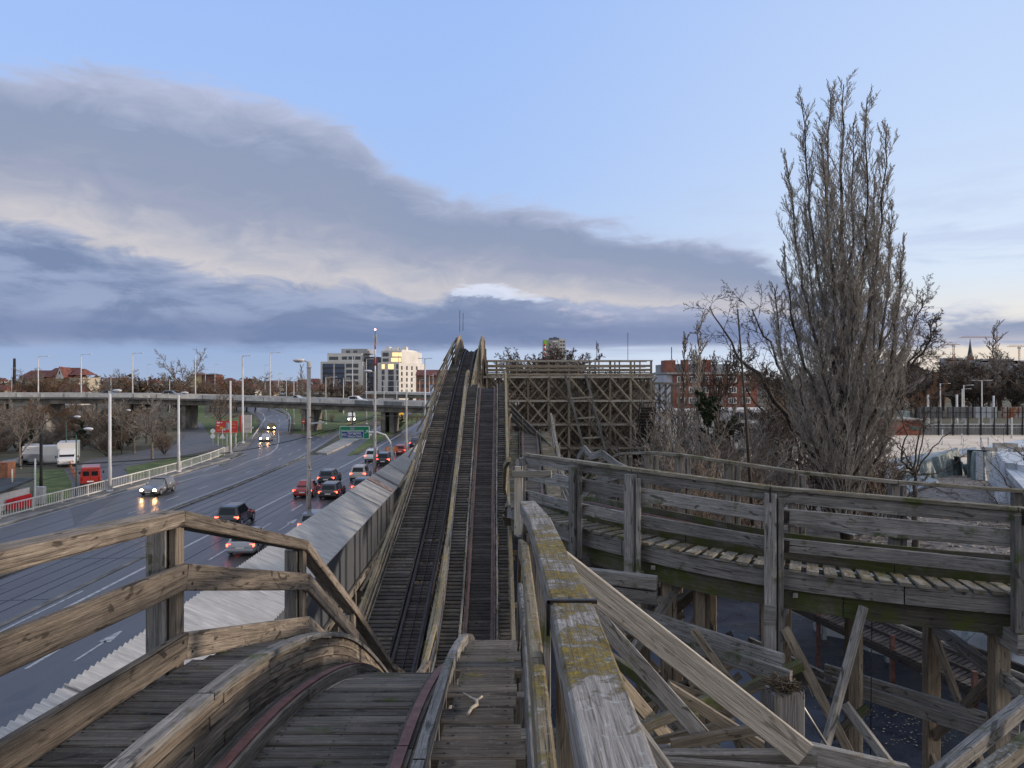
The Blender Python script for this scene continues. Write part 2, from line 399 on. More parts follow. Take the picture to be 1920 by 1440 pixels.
def planks(mb, F, o0, o1, dz, pitch=.2, wid=.17, th=.05, rough=1.0, level=0.0, ch=0.0, gap=0.0, nails=()):
    A = arc(F); s = pitch/2
    while s < A[-1]:
        p, T, S, U = at_arc(F, A, s)
        T = Vector((T.x, T.y, T.z*(1-level))).normalized(); U = S.cross(T)
        a = o0 + random.uniform(-.03, .03)*rough; b = o1 + random.uniform(-.03, .03)*rough
        w = wid*random.uniform(.93, 1.03); z = dz - th/2 + random.uniform(-.004, .004)*rough
        P0 = p + S*a + Vector((0, 0, 1))*z; P1 = p + S*b + Vector((0, 0, 1))*(z+random.uniform(-.004, .004)*rough)
        D = (P1-P0).normalized(); x, y = w/2, th/2
        ring = [(-x+ch, -y), (x-ch, -y), (x, -y+ch), (x, y-ch), (x-ch, y), (-x+ch, y), (-x, y-ch), (-x, -y+ch)] if ch else [(-x, -y), (x, -y), (x, y), (-x, y)]
        if random.random() > gap: mb.ringprism(P0, P1, T, -T.cross(D), ring)
        Un = T.cross(D); Un = Un if Un.z > 0 else -Un
        for o in nails:
            for q in (-.28, .28):
                cc = p + S*(o+random.uniform(-.012, .012)) + Vector((0, 0, 1))*(z) + T*(q*w) + Un*(th/2+.0025); r = .0075
                mb.face([cc + T*r*math.cos(k*1.047) + D*r*math.sin(k*1.047) for k in range(6)], None, -1.0)
        s += pitch
def strip(mb, F, off, z0, z1, th, seglen=3.0, offf=None, tone=None, gap=.0, lean=0.0):
    """a board bent along the track, standing on edge; butt joints every seglen"""
    A = arc(F); s = 0; i = 0; n = len(F); u0 = random.random()*9; tn = random.random() if tone is None else tone; nexts = seglen*random.uniform(.5, 1)
    def ring(k):
        p, T, S, U = F[k]; o = off + (offf(p) if offf else 0); v = Vector((0, 0, 1))
        return [p+S*(o-th/2)+v*z0, p+S*(o+th/2)+v*z0, p+S*(o+th/2+lean)+v*z1, p+S*(o-th/2+lean)+v*z1]
    ws = [th, z1-z0, th, z1-z0]
    last = ring(0); la = 0
    for k in range(1, n):
        cur = ring(k)
        if A[k] > nexts:
            nexts = A[k] + seglen*random.uniform(.85, 1.15); u0 = random.random()*9
            if tone is None: tn = random.random()
            d = (cur[0]-last[0])*.06
            mb.face(last[::-1], [(0, 0)]*4, .1); last = [q + d for q in last]
        acc = 0
        for j in range(4):
            j2 = (j+1) % 4
            mb.face([last[j], last[j2], cur[j2], cur[j]], [(u0+la, acc), (u0+la, acc+ws[j]), (u0+A[k], acc+ws[j]), (u0+A[k], acc)], tn)
            acc += ws[j]
        last = cur; la = A[k]
    mb.face(last[::-1], [(0, 0)]*4, .3); mb.face(ring(0), [(0, 0)]*4, .3)
def rail_boards(mb, pts, w, h, ch=.004, tone=None, extra=0.0):
    for a, b in zip(pts, pts[1:]):
        d = (Vector(b)-Vector(a)).normalized()
        mb.beam(Vector(a)-d*extra, Vector(b)+d*extra - d*.004, w, h, ch, tone)
# ------------------------------------------------------------------ 1. the near track, dropping away in front of the camera
D1 = [(0, 9.12), (2, 9.12), (3.9, 9.0), (5, 8.86), (6.4, 8.52), (7.6, 8.08), (9, 7.35), (10.5, 6.45), (13.7, 4.5), (17, 3.0), (20, 2.35), (22.5, 2.4), (25, 2.8), (28.5, 3.82), (34, 5.58), (40, 7.85), (44, 9.45), (46.5, 10.25), (48.5, 10.45), (51, 10.0), (56, 8.2), (62, 6.5)]
CX1 = [(0, -.99), (8, -1.0), (16, -1.02), (25, -1.08), (34, -1.28), (47, -1.5), (62, -1.8)]
f1 = lambda y: (interp(CX1, y)[0], y, interp(D1, y)[0])
F1 = frames_from(f1, .4, 62, .2)
F1n = [f for f in F1 if f[0].y < 15]; F1f = [f for f in F1 if f[0].y >= 14.8]
coaster = thing('roller_coaster_track', 'wooden roller coaster track dropping away underfoot, with red rails and side walkways', 'coaster track', (-1, 4, 0))
mb = MB(); planks(mb, F1n, -.56, .56, 0, .185, .160, .045, ch=.007, rough=1.4, nails=(-.33, 0, .33)); mb.build('track_deck', W_DECK, coaster)
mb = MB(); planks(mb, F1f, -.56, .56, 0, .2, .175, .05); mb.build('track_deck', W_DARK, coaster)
for sgn in (-1, 1):
    mb = MB(); strip(mb, F1, sgn*.425, .0, .085, .10, 4); strip(mb, F1, sgn*.49, .0, .07, .09, 3); mb.build('stringer', W_DECK, coaster)
    mb = MB(); strip(mb, F1, sgn*.425, .087, .10, .055, 6); mb.build('rail', RUSTR, coaster)
# left guard wall of laminated boards, with cap
mb = MB()
for k in range(4): strip(mb, F1n, -.60 - .002*k, .02+k*.078, .092+k*.078, .045, .9)
mb.build('guard_wall', W_NEAR, coaster)
mb = MB(); strip(mb, F1n, -.605, .335, .375, .095, 1.5); mb.build('guard_wall_cap', W_GREY, coaster)
mb = MB(); strip(mb, F1f, -.60, .02, .30, .05, 3); strip(mb, F1f, .60, .02, .30, .05, 3); mb.build('guard_wall', W_GREY, coaster)
mb = MB(); strip(mb, F1n, .605, .0, .36, .05, 1.6); mb.build('guard_board', W_GREY, coaster)
# walkways
mb = MB(); planks(mb, F1n, -1.14, -.70, .28, .21, .175, .05, level=.5, ch=.006, nails=(-1.08, -.78)); mb.build('walkway_planks', W_DECK, coaster)
mb = MB(); planks(mb, F1n, .645, 1.03, .28, .215, .182, .055, level=.8, ch=.007, nails=(.70, .97)); mb.build('walkway_planks', W_DECK, coaster)
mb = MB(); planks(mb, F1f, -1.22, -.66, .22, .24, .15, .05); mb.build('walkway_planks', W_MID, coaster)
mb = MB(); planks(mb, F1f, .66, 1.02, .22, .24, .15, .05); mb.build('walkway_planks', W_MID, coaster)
# railings, left side near
TL = [(0, 10.45), (1.6, 10.42), (3.15, 10.3), (4.96, 10.16), (7.96, 9.34), (10.5, 7.9), (13.7, 5.95), (17, 4.35), (20, 3.7)]
XL = -2.12
posts_y = [1.7, 4.96, 7.96, 10.5, 13.7, 17, 20]
lin = lambda tab, y: float(np.interp(y, [t[0] for t in tab], [t[1] for t in tab]))
for y in posts_y:
    z = lin(TL, y); zd = interp(D1, y)[0]
    mb = MB(); mb.beam((XL-.16, y, zd-.15), (XL-.16, y, z-.10), .13, .10, .006); mb.build('post', W_GREY, coaster)
    mb = MB(); mb.beam((XL-.055, y+.02, zd-.15), (XL-.055, y+.02, z-.03), .05, .12, .006); mb.build('post', W_NEAR, coaster)
for nm, dz, hh, w, xo, m in (('handrail', -.055, .10, .16, -.07, W_NEAR), ('mid_rail', -.435, .17, .05, .0, W_NEAR), ('lower_rail', -.88, .17, .05, .0, W_NEAR)):
    mb = MB()
    ys = [0.2] + posts_y
    rail_boards(mb, [(XL+xo, y, lin(TL, y)+dz) for y in ys], w, hh, .008)
    mb.build(nm, m, coaster)
for y in posts_y[:5]:
    for dz in (-.435, -.88):
        for ddy, ddz in ((-.07, .04), (.07, -.04)):
            mb = MB(); z = lin(TL, y+ddy)+dz+ddz; mb.tube([(XL+.024, y+ddy, z), (XL+.032, y+ddy, z)], [.011, .009], 8); mb.build('bolt', IRON, coaster)
# railings, right side near: big lichen-covered handrail
TR = [(-1, 10.3), (.5, 10.3), (2.55, 10.26), (5, 10.12), (6.75, 9.92), (8.2, 9.45), (10.5, 8.0), (13.7, 6.0), (17, 4.4), (20, 3.75)]
XR = .20
mb = MB(); mb.beam((XR+.012, .2, 10.235), (XR, 2.545, 10.205), .142, .11, .008, tone=.75); mb.beam((XR, 2.56, 10.205), (XR-.02, 5.0, 10.05), .142, .11, .008, tone=.45); mb.beam((XR-.02, 5.0, 10.048), (XR-.06, 6.8, 9.87), .142, .11, .008, tone=.5)
ob = mb.build('handrail', W_RAIL, coaster); ob['label'] = 'broad weathered handrail crusted with yellow lichen'
mb = MB(); mb.beam((XR, 2.545, 10.263), (XR, 2.565, 10.263), .165, .012); mb.beam((XR-.08, 2.555, 10.15), (XR-.08, 2.555, 10.268), .012, .02); mb.build('iron_strap', IRON, coaster)
mb = MB(); ys = [6.9, 8.2, 10.5, 13.7, 17, 20]
rail_boards(mb, [(XR-.03, y, lin(TR, y)-.05) for y in ys], .12, .10, .008); mb.build('handrail', W_GREY, coaster)
for y in (2.56, 5.0, 7.95, 10.5, 13.7, 17, 20):
    z = lin(TR, y); zd = interp(D1, y)[0]
    mb = MB(); mb.beam((XR, y, zd-1.6), (XR, y, z-.11), .10, .13, .006); mb.build('post', W_NEAR if y < 4 else W_GREY, coaster)
mb = MB(); ys = [.2, 2.56, 5.0, 7.95, 10.5, 13.7, 17, 20]
rail_boards(mb, [(.085, y, lin(TR, y)-.27) for y in ys], .045, .17, .008); mb.build('mid_rail', W_YEL, coaster)
mb = MB(); rail_boards(mb, [(.085, y, lin(TR, y)-.72) for y in ys], .045, .17, .008); mb.build('lower_rail', W_GREY, coaster)
# far railings of this track (yellowed)
def zf(y): return interp(D1, y)[0]
YF = [20, 23, 26, 29, 32, 35, 38, 41, 44, 46.5, 49, 52, 56]
for sgn, off in ((-1, 1.25), (1, 1.1)):
    base = lambda y: interp(CX1, y)[0] + sgn*off
    mb = MB(); rail_boards(mb, [(base(y), y, zf(y)+1.15) for y in YF], .11, .14, .004); mb.build('handrail', W_YEL, coaster)
    mb = MB(); rail_boards(mb, [(base(y)-sgn*.03, y, zf(y)+.7) for y in YF], .04, .15); rail_boards(mb, [(base(y)-sgn*.03, y, zf(y)+.3) for y in YF], .04, .15); mb.build('mid_rail', W_GREY, coaster)
    for y in YF[1:]:
        mb = MB(); mb.beam((base(y), y, zf(y)-.6), (base(y), y, zf(y)+1.08), .11, .12); mb.build('post', W_TREST, coaster)
# bents (supports) under the track
def bent(mb, xs, y, z0, z1, w=.15, ladder=2.2, outr=None):
    for x in xs: mb.beam((x, y, z0), (x, y, z1), w, w, .006)
    z = z1 - .1
    while z > z0 + .8:
        mb.beam((xs[0]-.3, y+w*.62, z), (xs[-1]+.3, y+w*.62, z), w*.5, w*1.1, .004); z2 = z - ladder
        for a, b in zip(xs, xs[1:]):
            mb.beam((a, y-w*.62, z-.1), (b, y-w*.62, max(z2, z0)), w*.45, w*.9); mb.beam((b, y+w*1.1, z-.1), (a, y+w*1.1, max(z2, z0)), w*.45, w*.9)
        z = z2
for y in (2.0, 5.0, 7.95, 11, 14, 23.5, 27, 30.5, 34, 37.5, 41, 44.5, 48):
    c = interp(CX1, y)[0]
    mb = MB(); bent(mb, [c-1.15, c, c+1.1], y+.25, 0, zf(y)-.28, ladder=2.2 if y > 15 else 1.5); mb.build('support_frame', W_TREST if y > 12 else W_GREY, coaster)
# outriggers with raking braces on the right side
for y, xe, ze, m in ((5.05, 1.92, 8.52, W_PALE), (8.1, 2.12, 7.1, W_GREY), (2.3, 1.7, 8.0, W_GREY)):
    zt = lin(TR, y) - .28
    mb = MB(); mb.beam((.27, y, zt), (xe, y, ze+.02), .05, .17, .005); mb.build('brace', m, coaster)
    mb = MB(); mb.beam((-1.4, y+.12, ze-.14), (xe+.12, y+.12, ze-.14), .09, .24, .006); mb.beam((.3, y-.08, ze-.02), (xe+.05, y-.08, ze-.14), .07, .2, .006); mb.build('outrigger', W_GREY, coaster)
mb = MB(); mb.beam((1.88, 5.3, 7.2), (1.88, 5.3, 8.86), .22, .18, .01); mb.beam((1.96, 5.55, 6.8), (1.96, 5.55, 8.6), .1, .1, .01); mb.build('post', W_GREY, coaster)
# lift_hill -----------------------------------------------------------------
DL = [(14, .95), (18, 1.25), (22, 1.8), (25.7, 2.47), (30, 3.5), (34, 4.6), (38, 5.9), (46, 9.0), (54, 11.9), (57.5, 12.95), (60, 13.2), (62.5, 12.6), (68, 10.6), (76, 7)]
CL = [(14, -3.35), (30, -3.4), (46, -3.35), (58, -3.15), (76, -2.9)]
LL = [(14, -4.95), (30, -4.95), (40, -4.8), (50, -4.55), (57, -4.2), (60, -4.0), (76, -3.9)]
f2 = lambda y: (interp(CL, y)[0], y, interp(DL, y)[0])
F2 = frames_from(f2, 14, 74, .25)
lift = thing('lift_hill', 'steep wooden lift hill of the coaster with a central chain, rising to twin pointed rails', 'coaster track', (-3.4, 40, 0))
zl = lambda y: interp(DL, y)[0]
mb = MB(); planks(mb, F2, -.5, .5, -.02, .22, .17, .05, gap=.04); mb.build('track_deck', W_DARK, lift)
for sg in (-1, 1):
    mb = MB(); strip(mb, F2, sg*.36, .0, .09, .11, 4); strip(mb, F2, sg*.47, .0, .2, .05, 3); mb.build('stringer', W_DARK, lift)
    mb = MB(); strip(mb, F2, sg*.36, .092, .105, .06, 7); mb.build('rail', IRON, lift)
mb = MB(); strip(mb, F2, 0, .0, .04, .02, 30, tone=.5); mb.build('chain', IRON, lift)
# wide left walkway
mb = MB(); A2 = arc(F2); s = .15
while s < A2[-1]:
    p, T, S, U = at_arc(F2, A2, s); x0 = interp(LL, p.y)[0]+.06
    mb.ringprism(Vector((x0, p.y, p.z+.16)), Vector((p.x-.52, p.y, p.z+.16)), T, Vector((0, 0, 1)), [(-.075, -.025), (.075, -.025), (.075, .025), (-.075, .025)]); s += .27
mb.build('walkway_planks', W_MID, lift)
mb = MB(); planks(mb, F2, .55, .80, .1, .25, .16, .05); mb.build('walkway_planks', W_DARK, lift)
YL = [14, 17, 20, 23, 26, 29, 32, 35, 38, 41, 44, 47, 50, 53, 56, 58, 59.5, 61, 63, 66, 70, 74]
for side in (-1, 1):
    bx = (lambda y: interp(LL, y)[0]) if side < 0 else (lambda y: interp(CL, y)[0] + .84)
    mb = MB(); rail_boards(mb, [(bx(y), y, zl(y)+1.1) for y in YL], .1, .13); mb.build('handrail', W_YEL, lift)
    mb = MB(); rail_boards(mb, [(bx(y), y, zl(y)+.72) for y in YL], .04, .15); rail_boards(mb, [(bx(y), y, zl(y)+.36) for y in YL], .04, .15); rail_boards(mb, [(bx(y)-side*.03, y, zl(y)+.0) for y in YL], .05, .2); mb.build('mid_rail', W_TREST, lift)
    for y in YL[1:]:
        mb = MB(); mb.beam((bx(y)+side*.09, y, zl(y)-.5), (bx(y)+side*.09, y, zl(y)+1.1), .1, .12)
        if side < 0: mb.beam((bx(y)-.75, y, zl(y)-.2), (bx(y)-.1, y, zl(y)+.95), .07, .1)
        mb.build('post', W_TREST, lift)
# solid side cheeks at the crest (the two pointed "horns")
for xx, nm in ((-4.0, -1), (-2.22, 1)):
    mb = MB(); yy = [54, 55, 56, 57, 58, 59, 60, 61, 62, 63, 64]
    for a, b in zip(yy, yy[1:]):
        pa = [Vector((xx, a, zl(a)-.3)), Vector((xx, b, zl(b)-.3)), Vector((xx, b, zl(b)+1.2)), Vector((xx, a, zl(a)+1.25))]
        mb.ringprism(Vector((xx, a, (zl(a)*2+.95)/2)), Vector((xx, b, (zl(b)*2+.95)/2)), Vector((1, 0, 0)), Vector((0, 0, 1)), [(-.03, -.78), (.03, -.78), (.03, .78), (-.03, .78)])
    mb.build('side_boarding', W_TREST, lift)
mb = MB(); mb.tube([(-4.05, 59.6, 14.7), (-4.05, 59.6, 16.4)], .02, 5); mb.tube([(-3.82, 59.8, 14.8), (-3.80, 59.8, 16.2)], .02, 5); mb.build('lightning_rod', IRON, lift)
for y in (17, 20, 23, 26, 29.5, 33, 36.5, 40, 43.5, 47, 50.5, 54, 57.5, 61):
    x0 = interp(LL, y)[0]; c = interp(CL, y)[0]
    mb = MB(); bent(mb, [x0, (x0+c+.8)/2, c+.8], y, 0, zl(y)-.25); mb.build('support_frame', W_TREST, lift)
# third track: comes over a low hump and swings right in front of the camera ----
P3 = [(1.9, 66, 4.5), (1.6, 60, 5.4), (1.35, 54, 7.0), (1.15, 48.5, 7.7), (1.05, 45.5, 7.62), (1.0, 40, 6.6), (.95, 34, 5.7), (.95, 29, 5.6), (.95, 24.5, 6.5), (1.02, 20.5, 7.6), (1.25, 17.3, 8.15), (1.75, 15.2, 8.33), (2.7, 13.75, 8.34), (4.1, 12.7, 8.22), (6.2, 12.0, 8.08), (9, 11.8, 7.92), (12.5, 12.1, 7.8), (16, 13, 7.5)]
PT = [(i,) + p for i, p in enumerate(P3)]
F3 = frames_from(lambda s: interp(PT, s), 0, len(P3)-1, .2)
Ft = thing('curved_track', 'curving side track of the coaster with mossy planks and railings, swinging off to the right', 'coaster track', (5, 12, 0))
mb = MB(); planks(mb, F3, -.54, .54, 0, .2, .172, .05); mb.build('track_deck', W_DECK, Ft)
for sg in (-1, 1):
    mb = MB(); strip(mb, F3, sg*.425, 0, .085, .1, 3); mb.build('stringer', W_GREY, Ft)
    mb = MB(); strip(mb, F3, sg*.425, .087, .10, .055, 6); mb.build('rail', RUSTR, Ft)
    mb = MB(); strip(mb, F3, sg*.6, -.02, .20, .05, 2.5); mb.build('guard_wall', W_MOSS, Ft)
mb = MB(); planks(mb, F3, .66, 1.22, .02, .215, .175, .05, ch=.006, nails=(.75, 1.12)); mb.build('walkway_planks', W_PLANKL, Ft)   # near side (track heads towards camera then right)
mb = MB(); planks(mb, F3, -1.3, -.64, .02, .215, .175, .05, ch=.006); mb.build('walkway_planks', W_PLANKL, Ft)
F3n = [f for f in F3 if f[0].y < 20]
for off in (.94, -.95):
    mb = MB(); strip(mb, F3n, off, -.10, -.045, .42, 3); mb.build('joist', W_DARK, Ft)
for off in (1.13, .9, -1.15):
    mb = MB(); strip(mb, F3n, off, -.30, -.035, .09 if off != .9 else .12, 4); mb.build('edge_beam', W_GREY if off != .9 else W_MOSS, Ft)
mb = MB(); strip(mb, F3n, 1.0, -.62, -.32, .14, 5); mb.build('edge_beam', W_MOSS, Ft)
A3 = arc(F3)
def posts3(side, s_list, wmat, top, off):
    pts = []
    for s in s_list:
        p, T, S, U = at_arc(F3, A3, s); q = p + S*off; pts.append((q, p))
    return pts
def s_at(x=None, y=None, off=0, lo=12):
    best = min(range(len(F3)), key=lambda i: (F3[i][0].y < lo and False, abs(((F3[i][0]+F3[i][2]*off).x - x)) + .6*abs((F3[i][0]+F3[i][2]*off).y - y)))
    return A3[best]
# near railing posts
near = [(0.0, 15.6), (.53, 13.2), (1.45, 12.0), (3.72, 10.95), (6.95, 10.5), (10.2, 10.6)]
ztop = [9.62, 9.6, 9.5, 9.38, 9.26, 9.1]
NP = [Vector((x, y, z)) for (x, y), z in zip(near, ztop)]
# place the railing beside the deck edge
for i, p in enumerate(NP):
    j = min(range(len(F3)), key=lambda k: ((F3[k][0]+F3[k][2]*1.25).xy - p.xy).length); q = F3[j][0] + F3[j][2]*1.25
    NP[i] = Vector((q.x, q.y, q.z + 1.22))
pre = []
for s in (3, 4, 5, 6, 7, 8, 9, 9.6):
    v = Vector(interp(PT, s)); pre.append(Vector((v.x-1.2, v.y, v.z+1.15)))
def board_line(mb, pts, w, h, dz, ch=.006, tone=None, rollv=None):
    for a, b in zip(pts, pts[1:]): mb.beam(a+Vector((0, 0, dz)), b+Vector((0, 0, dz)), w, h, ch, tone)
NR = NP
mb = MB(); board_line(mb, NR, .14, .06, -.03, tone=.7); mb.build('handrail', W_PLANKL, Ft)
mb = MB(); board_line(mb, NR, .045, .15, -.14); mb.build('handrail', W_GREY, Ft)
mb = MB(); board_line(mb, NR, .05, .22, -.43); mb.build('mid_rail', W_GREY, Ft)
mb = MB(); board_line(mb, NR, .05, .2, -.86); mb.build('lower_rail', W_GREY, Ft)
for i, p in enumerate(NR):
    mb = MB(); d = (NR[min(i+1, len(NR)-1)]-NR[max(i-1, 0)]).normalized(); nrm = Vector((d.y, -d.x, 0)).normalized()
    q = p + nrm*.10; big = i in (2, 3)
    mb.beam((q.x, q.y, p.z-(2.6 if big else 1.7)), (q.x, q.y, p.z-.10), .17, .15, .008, roll=(d.x, d.y, 0)); mb.beam((q.x-nrm.x*.02+d.x*.128, q.y-nrm.y*.02+d.y*.128, p.z-(2.7 if big else 1.7)), (q.x-nrm.x*.02+d.x*.128, q.y-nrm.y*.02+d.y*.128, p.z-.16), .08, .13, .008)
    mb.build('post', W_GREY, Ft)
    if i >= 3:
        for dz in (-.43, -.86): mb = MB(); mb.beam(p+nrm*.03+d*.10+Vector((0, 0, dz)), p+nrm*.03+d*.26+Vector((0, 0, dz)), .07, .18); mb.build('iron_bracket', IRON, Ft)
        mb = MB(); mb.beam(p+nrm*.19+Vector((0, 0, -.22)), p+nrm*.19+Vector((0, 0, 0)), .01, .06); mb.build('iron_strap', IRON, Ft)
mb = MB(); board_line(mb, pre, .1, .12, -.05); mb.build('handrail', W_YEL, Ft)
# far railing
FR = []
for s in (1.5, 2.5, 3, 4, 5, 6, 7, 8, 9, 10, 10.8, 11.6, 12.45, 13.25, 14.1, 14.9, 15.8, 16.6):
    v = Vector(interp(PT, s)); v2 = Vector(interp(PT, s+.05)); t = (v2-v).normalized(); S = t.cross(Vector((0, 0, 1))).normalized()
    FR.append(Vector((v - S*1.3)) + Vector((0, 0, 1.2)))
mb = MB(); board_line(mb, FR, .13, .06, -.03, tone=.6); mb.build('handrail', W_PLANKL, Ft)
mb = MB(); board_line(mb, FR[9:], .045, .2, -.5); board_line(mb, FR[:10], .045, .18, -.5); mb.build('mid_rail', W_GREY, Ft)
mb = MB(); board_line(mb, FR, .045, .2, -.9); mb.build('lower_rail', W_GREY, Ft)
for p in FR:
    mb = MB(); mb.beam((p.x, p.y+.12, p.z-1.5), (p.x, p.y+.12, p.z-.06), .15, .12, .006); mb.beam((p.x+.17, p.y+.14, p.z-1.5), (p.x+.17, p.y+.14, p.z-.1), .08, .12, .006); mb.build('post', W_GREY, Ft)
# inner twisted board of the curve
tw = [Vector((1.75, 20.5, 8.9)), Vector((1.85, 19.6, 9.25)), Vector((1.95, 18.8, 9.12)), Vector((2.1, 18.0, 9.28)), Vector((2.35, 16.9, 9.1)), Vector((2.7, 15.9, 8.98)), Vector((3.3, 14.9, 8.92))]
mb = MB(); board_line(mb, tw, .04, .17, 0); mb.build('twisted_board', W_GREY, Ft)
# gate crosspiece with the little iron lantern cap at the start of the near railing
mb = MB(); mb.beam(W(961, 889, 12.6), W(1034, 889, 12.4), .06, .11, .005); mb.beam(W(961, 889, 12.7)+Vector((.1, .05, -1.0)), W(961, 889, 12.7)+Vector((.1, .05, .12)), .14, .12, .006); mb.build('crosspiece', W_PALE, Ft)
mb = MB(); c = W(971, 880, 12.6)
for dx, dy in ((-.06, -.06), (.06, -.06), (-.06, .06), (.06, .06)): mb.tube([c+Vector((dx, dy, 0)), c+Vector((dx, dy, .12)), c+Vector((0, 0, .2))], .008, 4)
mb.build('iron_cap', IRON, Ft)
# substructure of the curved track
k = 0
for p, nx in ((NR[1], 0), (NR[2], 1), (NR[3], 1), (NR[4], 1), (NR[5], 1)):
    j = min(range(len(F3)), key=lambda q: ((F3[q][0]+F3[q][2]*1.25).xy - p.xy).length); c, T, S, U = F3[j]
    a = c + S*1.45; b = c - S*1.6; zt = c.z - .34
    mb = MB()
    mb.beam((a.x, a.y, zt-.3), (b.x, b.y, zt-.3), .16, .28, .008)          # cap beam
    mb.beam((a.x, a.y, zt-.95), (b.x, b.y, zt-.9), .1, .2, .006)
    mb.build('cap_beam', W_GREY, Ft)
    for off, zb in ((.95, 0), (-1.25, 0)):
        q = c + S*off
        mb = MB(); mb.beam((q.x, q.y+.12, zb), (q.x, q.y+.12, zt), .22, .2, .008); mb.build('post', W_TREST, Ft)
    mb = MB()
    q0 = c + S*.95; q1 = c - S*1.25
    for z in (6.9, 4.7, 2.5): 
        mb.beam((q0.x, q0.y+.02, z), (q1.x, q1.y+.02, z-2), .07, .16, .004); mb.beam((q1.x, q1.y+.24, z), (q0.x, q0.y+.24, z-2), .07, .16, .004)
    mb.build('brace', W_TREST, Ft)
sub = [(1.2, 13.6), (2.1, 12.4), (3.78, 10.4)]
for z, sh in ((7.0, 0), (7.12, .3)):
    mb = MB()
    for (x0, y0), (x1, y1) in zip(sub, sub[1:]): mb.beam((x0, y0+sh, z), (x1, y1+sh, z-.05), .07, .22, .006)
    mb.build('waling_beam', W_GREY, Ft)
back = [(4.6, 14.6), (5.5, 13.2), (7.6, 11.2)]
for z, sh in ((5.8, 0), (5.9, .3)):
    mb = MB()
    for (x0, y0), (x1, y1) in zip(back, back[1:]): mb.beam((x0, y0+sh, z), (x1, y1+sh, z-.15), .07, .22, .006)
    mb.build('waling_beam', W_GREY, Ft)
for (a, b) in (((2.9, 12.8, 7.8), (1.6, 12.2, 6.2)), ((2.4, 12.6, 7.4), (3.3, 13.4, 5.2)), ((3.2, 12.6, 6.1), (3.9, 11.6, 4.6)), ((2.2, 10.8, 6.7), (3.6, 11.6, 5.9)), ((1.4, 11.8, 6.6), (2.6, 10.2, 5.0)), ((1.2, 10.4, 6.2), (2.8, 11.4, 5.4)), ((1.2, 9.6, 7.4), (2.9, 10.4, 5.2))):
    mb = MB(); mb.beam(a, b, .09, .16, .006); mb.build('brace', random.choice([W_TREST, W_GREY, W_TREST]), Ft)
for (x0_, y0_, x1_, y1_, Ya, Yb, w_, m_) in ((1184, 1133, 1253, 1101, 14, 14, .14, 2), (1252, 1156, 1326, 1093, 13.4, 13.2, .15, 2), (1310, 1112, 1336, 1190, 13.6, 13.4, .1, 0), (1190, 1178, 1295, 1248, 13.5, 13, .16, 2), (1168, 1250, 1250, 1308, 10.4, 10, .15, 1),
  (1205, 1364, 1290, 1328, 9, 9.3, .14, 1), (1318, 1330, 1378, 1368, 8.2, 8.2, .13, 2), (1358, 1312, 1450, 1270, 10.5, 10.6, .16, 1), (1335, 1230, 1424, 1354, 11.2, 11, .12, 2), (1214, 1292, 1257, 1340, 11, 11, .12, 0), (1232, 1390, 1308, 1371, 9, 9, .1, 2), (1338, 1382, 1394, 1372, 8, 8, .12, 2), (1220, 1390, 1256, 1350, 11, 11, .1, 0),
  (1616, 1150, 1546, 1405, 11, 10.6, .14, 0), (1478, 1190, 1600, 1425, 11.2, 11, .15, 2), (1592, 1332, 1680, 1448, 11, 10.6, .14, 0), (1568, 1374, 1618, 1334, 11.4, 11.4, .13, 1), (1090, 1175, 1180, 1160, 13, 13, .14, 1), (1150, 1210, 1236, 1172, 13, 13, .12, 2), (1250, 1262, 1330, 1215, 12.8, 12.8, .13, 0), (1120, 1250, 1200, 1330, 10, 10, .13, 1), (1260, 1300, 1340, 1262, 12, 12, .12, 2),
  (1190, 1085, 1210, 1260, 14.5, 14.5, .12, 2), (1255, 1090, 1258, 1420, 15, 15, .14, 0), (1160, 1330, 1240, 1300, 12, 12, .12, 1), (1390, 1240, 1450, 1310, 13, 13, .11, 2), (1295, 1340, 1345, 1300, 11.6, 11.6, .11, 0), (1128, 1140, 1230, 1210, 14, 13.6, .13, 0), (1150, 1290, 1255, 1375, 10.8, 10.8, .12, 2), (1100, 1200, 1160, 1290, 11.5, 11.5, .12, 2)):
    pa_, pb_ = W(x0_, y0_, Ya), W(x1_, y1_, Yb); ex_ = (pb_-pa_).normalized()*(.45 if x0_ < 1450 else .1); mb = MB(); mb.beam(pa_-ex_, pb_+ex_, w_*.6, w_*.9, .006); mb.build('brace', (W_GREY, W_MOSS, W_TREST)[m_], Ft)
mb = MB(); mb.beam((.6, 11.9, 8.05), (2.15, 11.4, 7.98), .14, .2, .008); mb.beam((.6, 11.9, 7.83), (2.15, 11.4, 7.76), .14, .19, .008); mb.build('cap_beam', W_GREY, Ft)
mb = MB(); mb.beam(W(1500, 1404, 6.6), W(1700, 1450, 6.6), .08, .14, .006); mb.beam(W(1470, 1420, 6.9), W(1700, 1470, 6.9), .08, .12, .006); mb.build('waling_beam', W_GREY, Ft)
for (a, b) in (((5.35, 12.1, 0), (5.35, 12.1, 7.7)), ((2.55, 12.7, 0), (2.55, 12.7, 7.7)), ((3.05, 12.5, 0), (3.05, 12.5, 7.7))):
    mb = MB(); mb.beam(a, b, .16, .16, .006); mb.beam(Vector(a)+Vector((.14, .04, 0)), Vector(b)+Vector((.14, .04, -.1)), .07, .12, .006); mb.build('post', W_TREST, Ft)
mb = MB()
for p in (NR[3]+Vector((.35, -.02, -1.62)), NR[3]+Vector((2.9, -.1, -1.75)), NR[2]+Vector((.3, -.1, -1.62)), NR[3]+Vector((.0, -.12, -1.63))):
    mb.beam(p, p+Vector((0, -.02, 0)), .07, .07); mb.tube([p, p+Vector((0, -.05, 0))], .014, 6)
mb.build('bolt', BOLT, Ft)
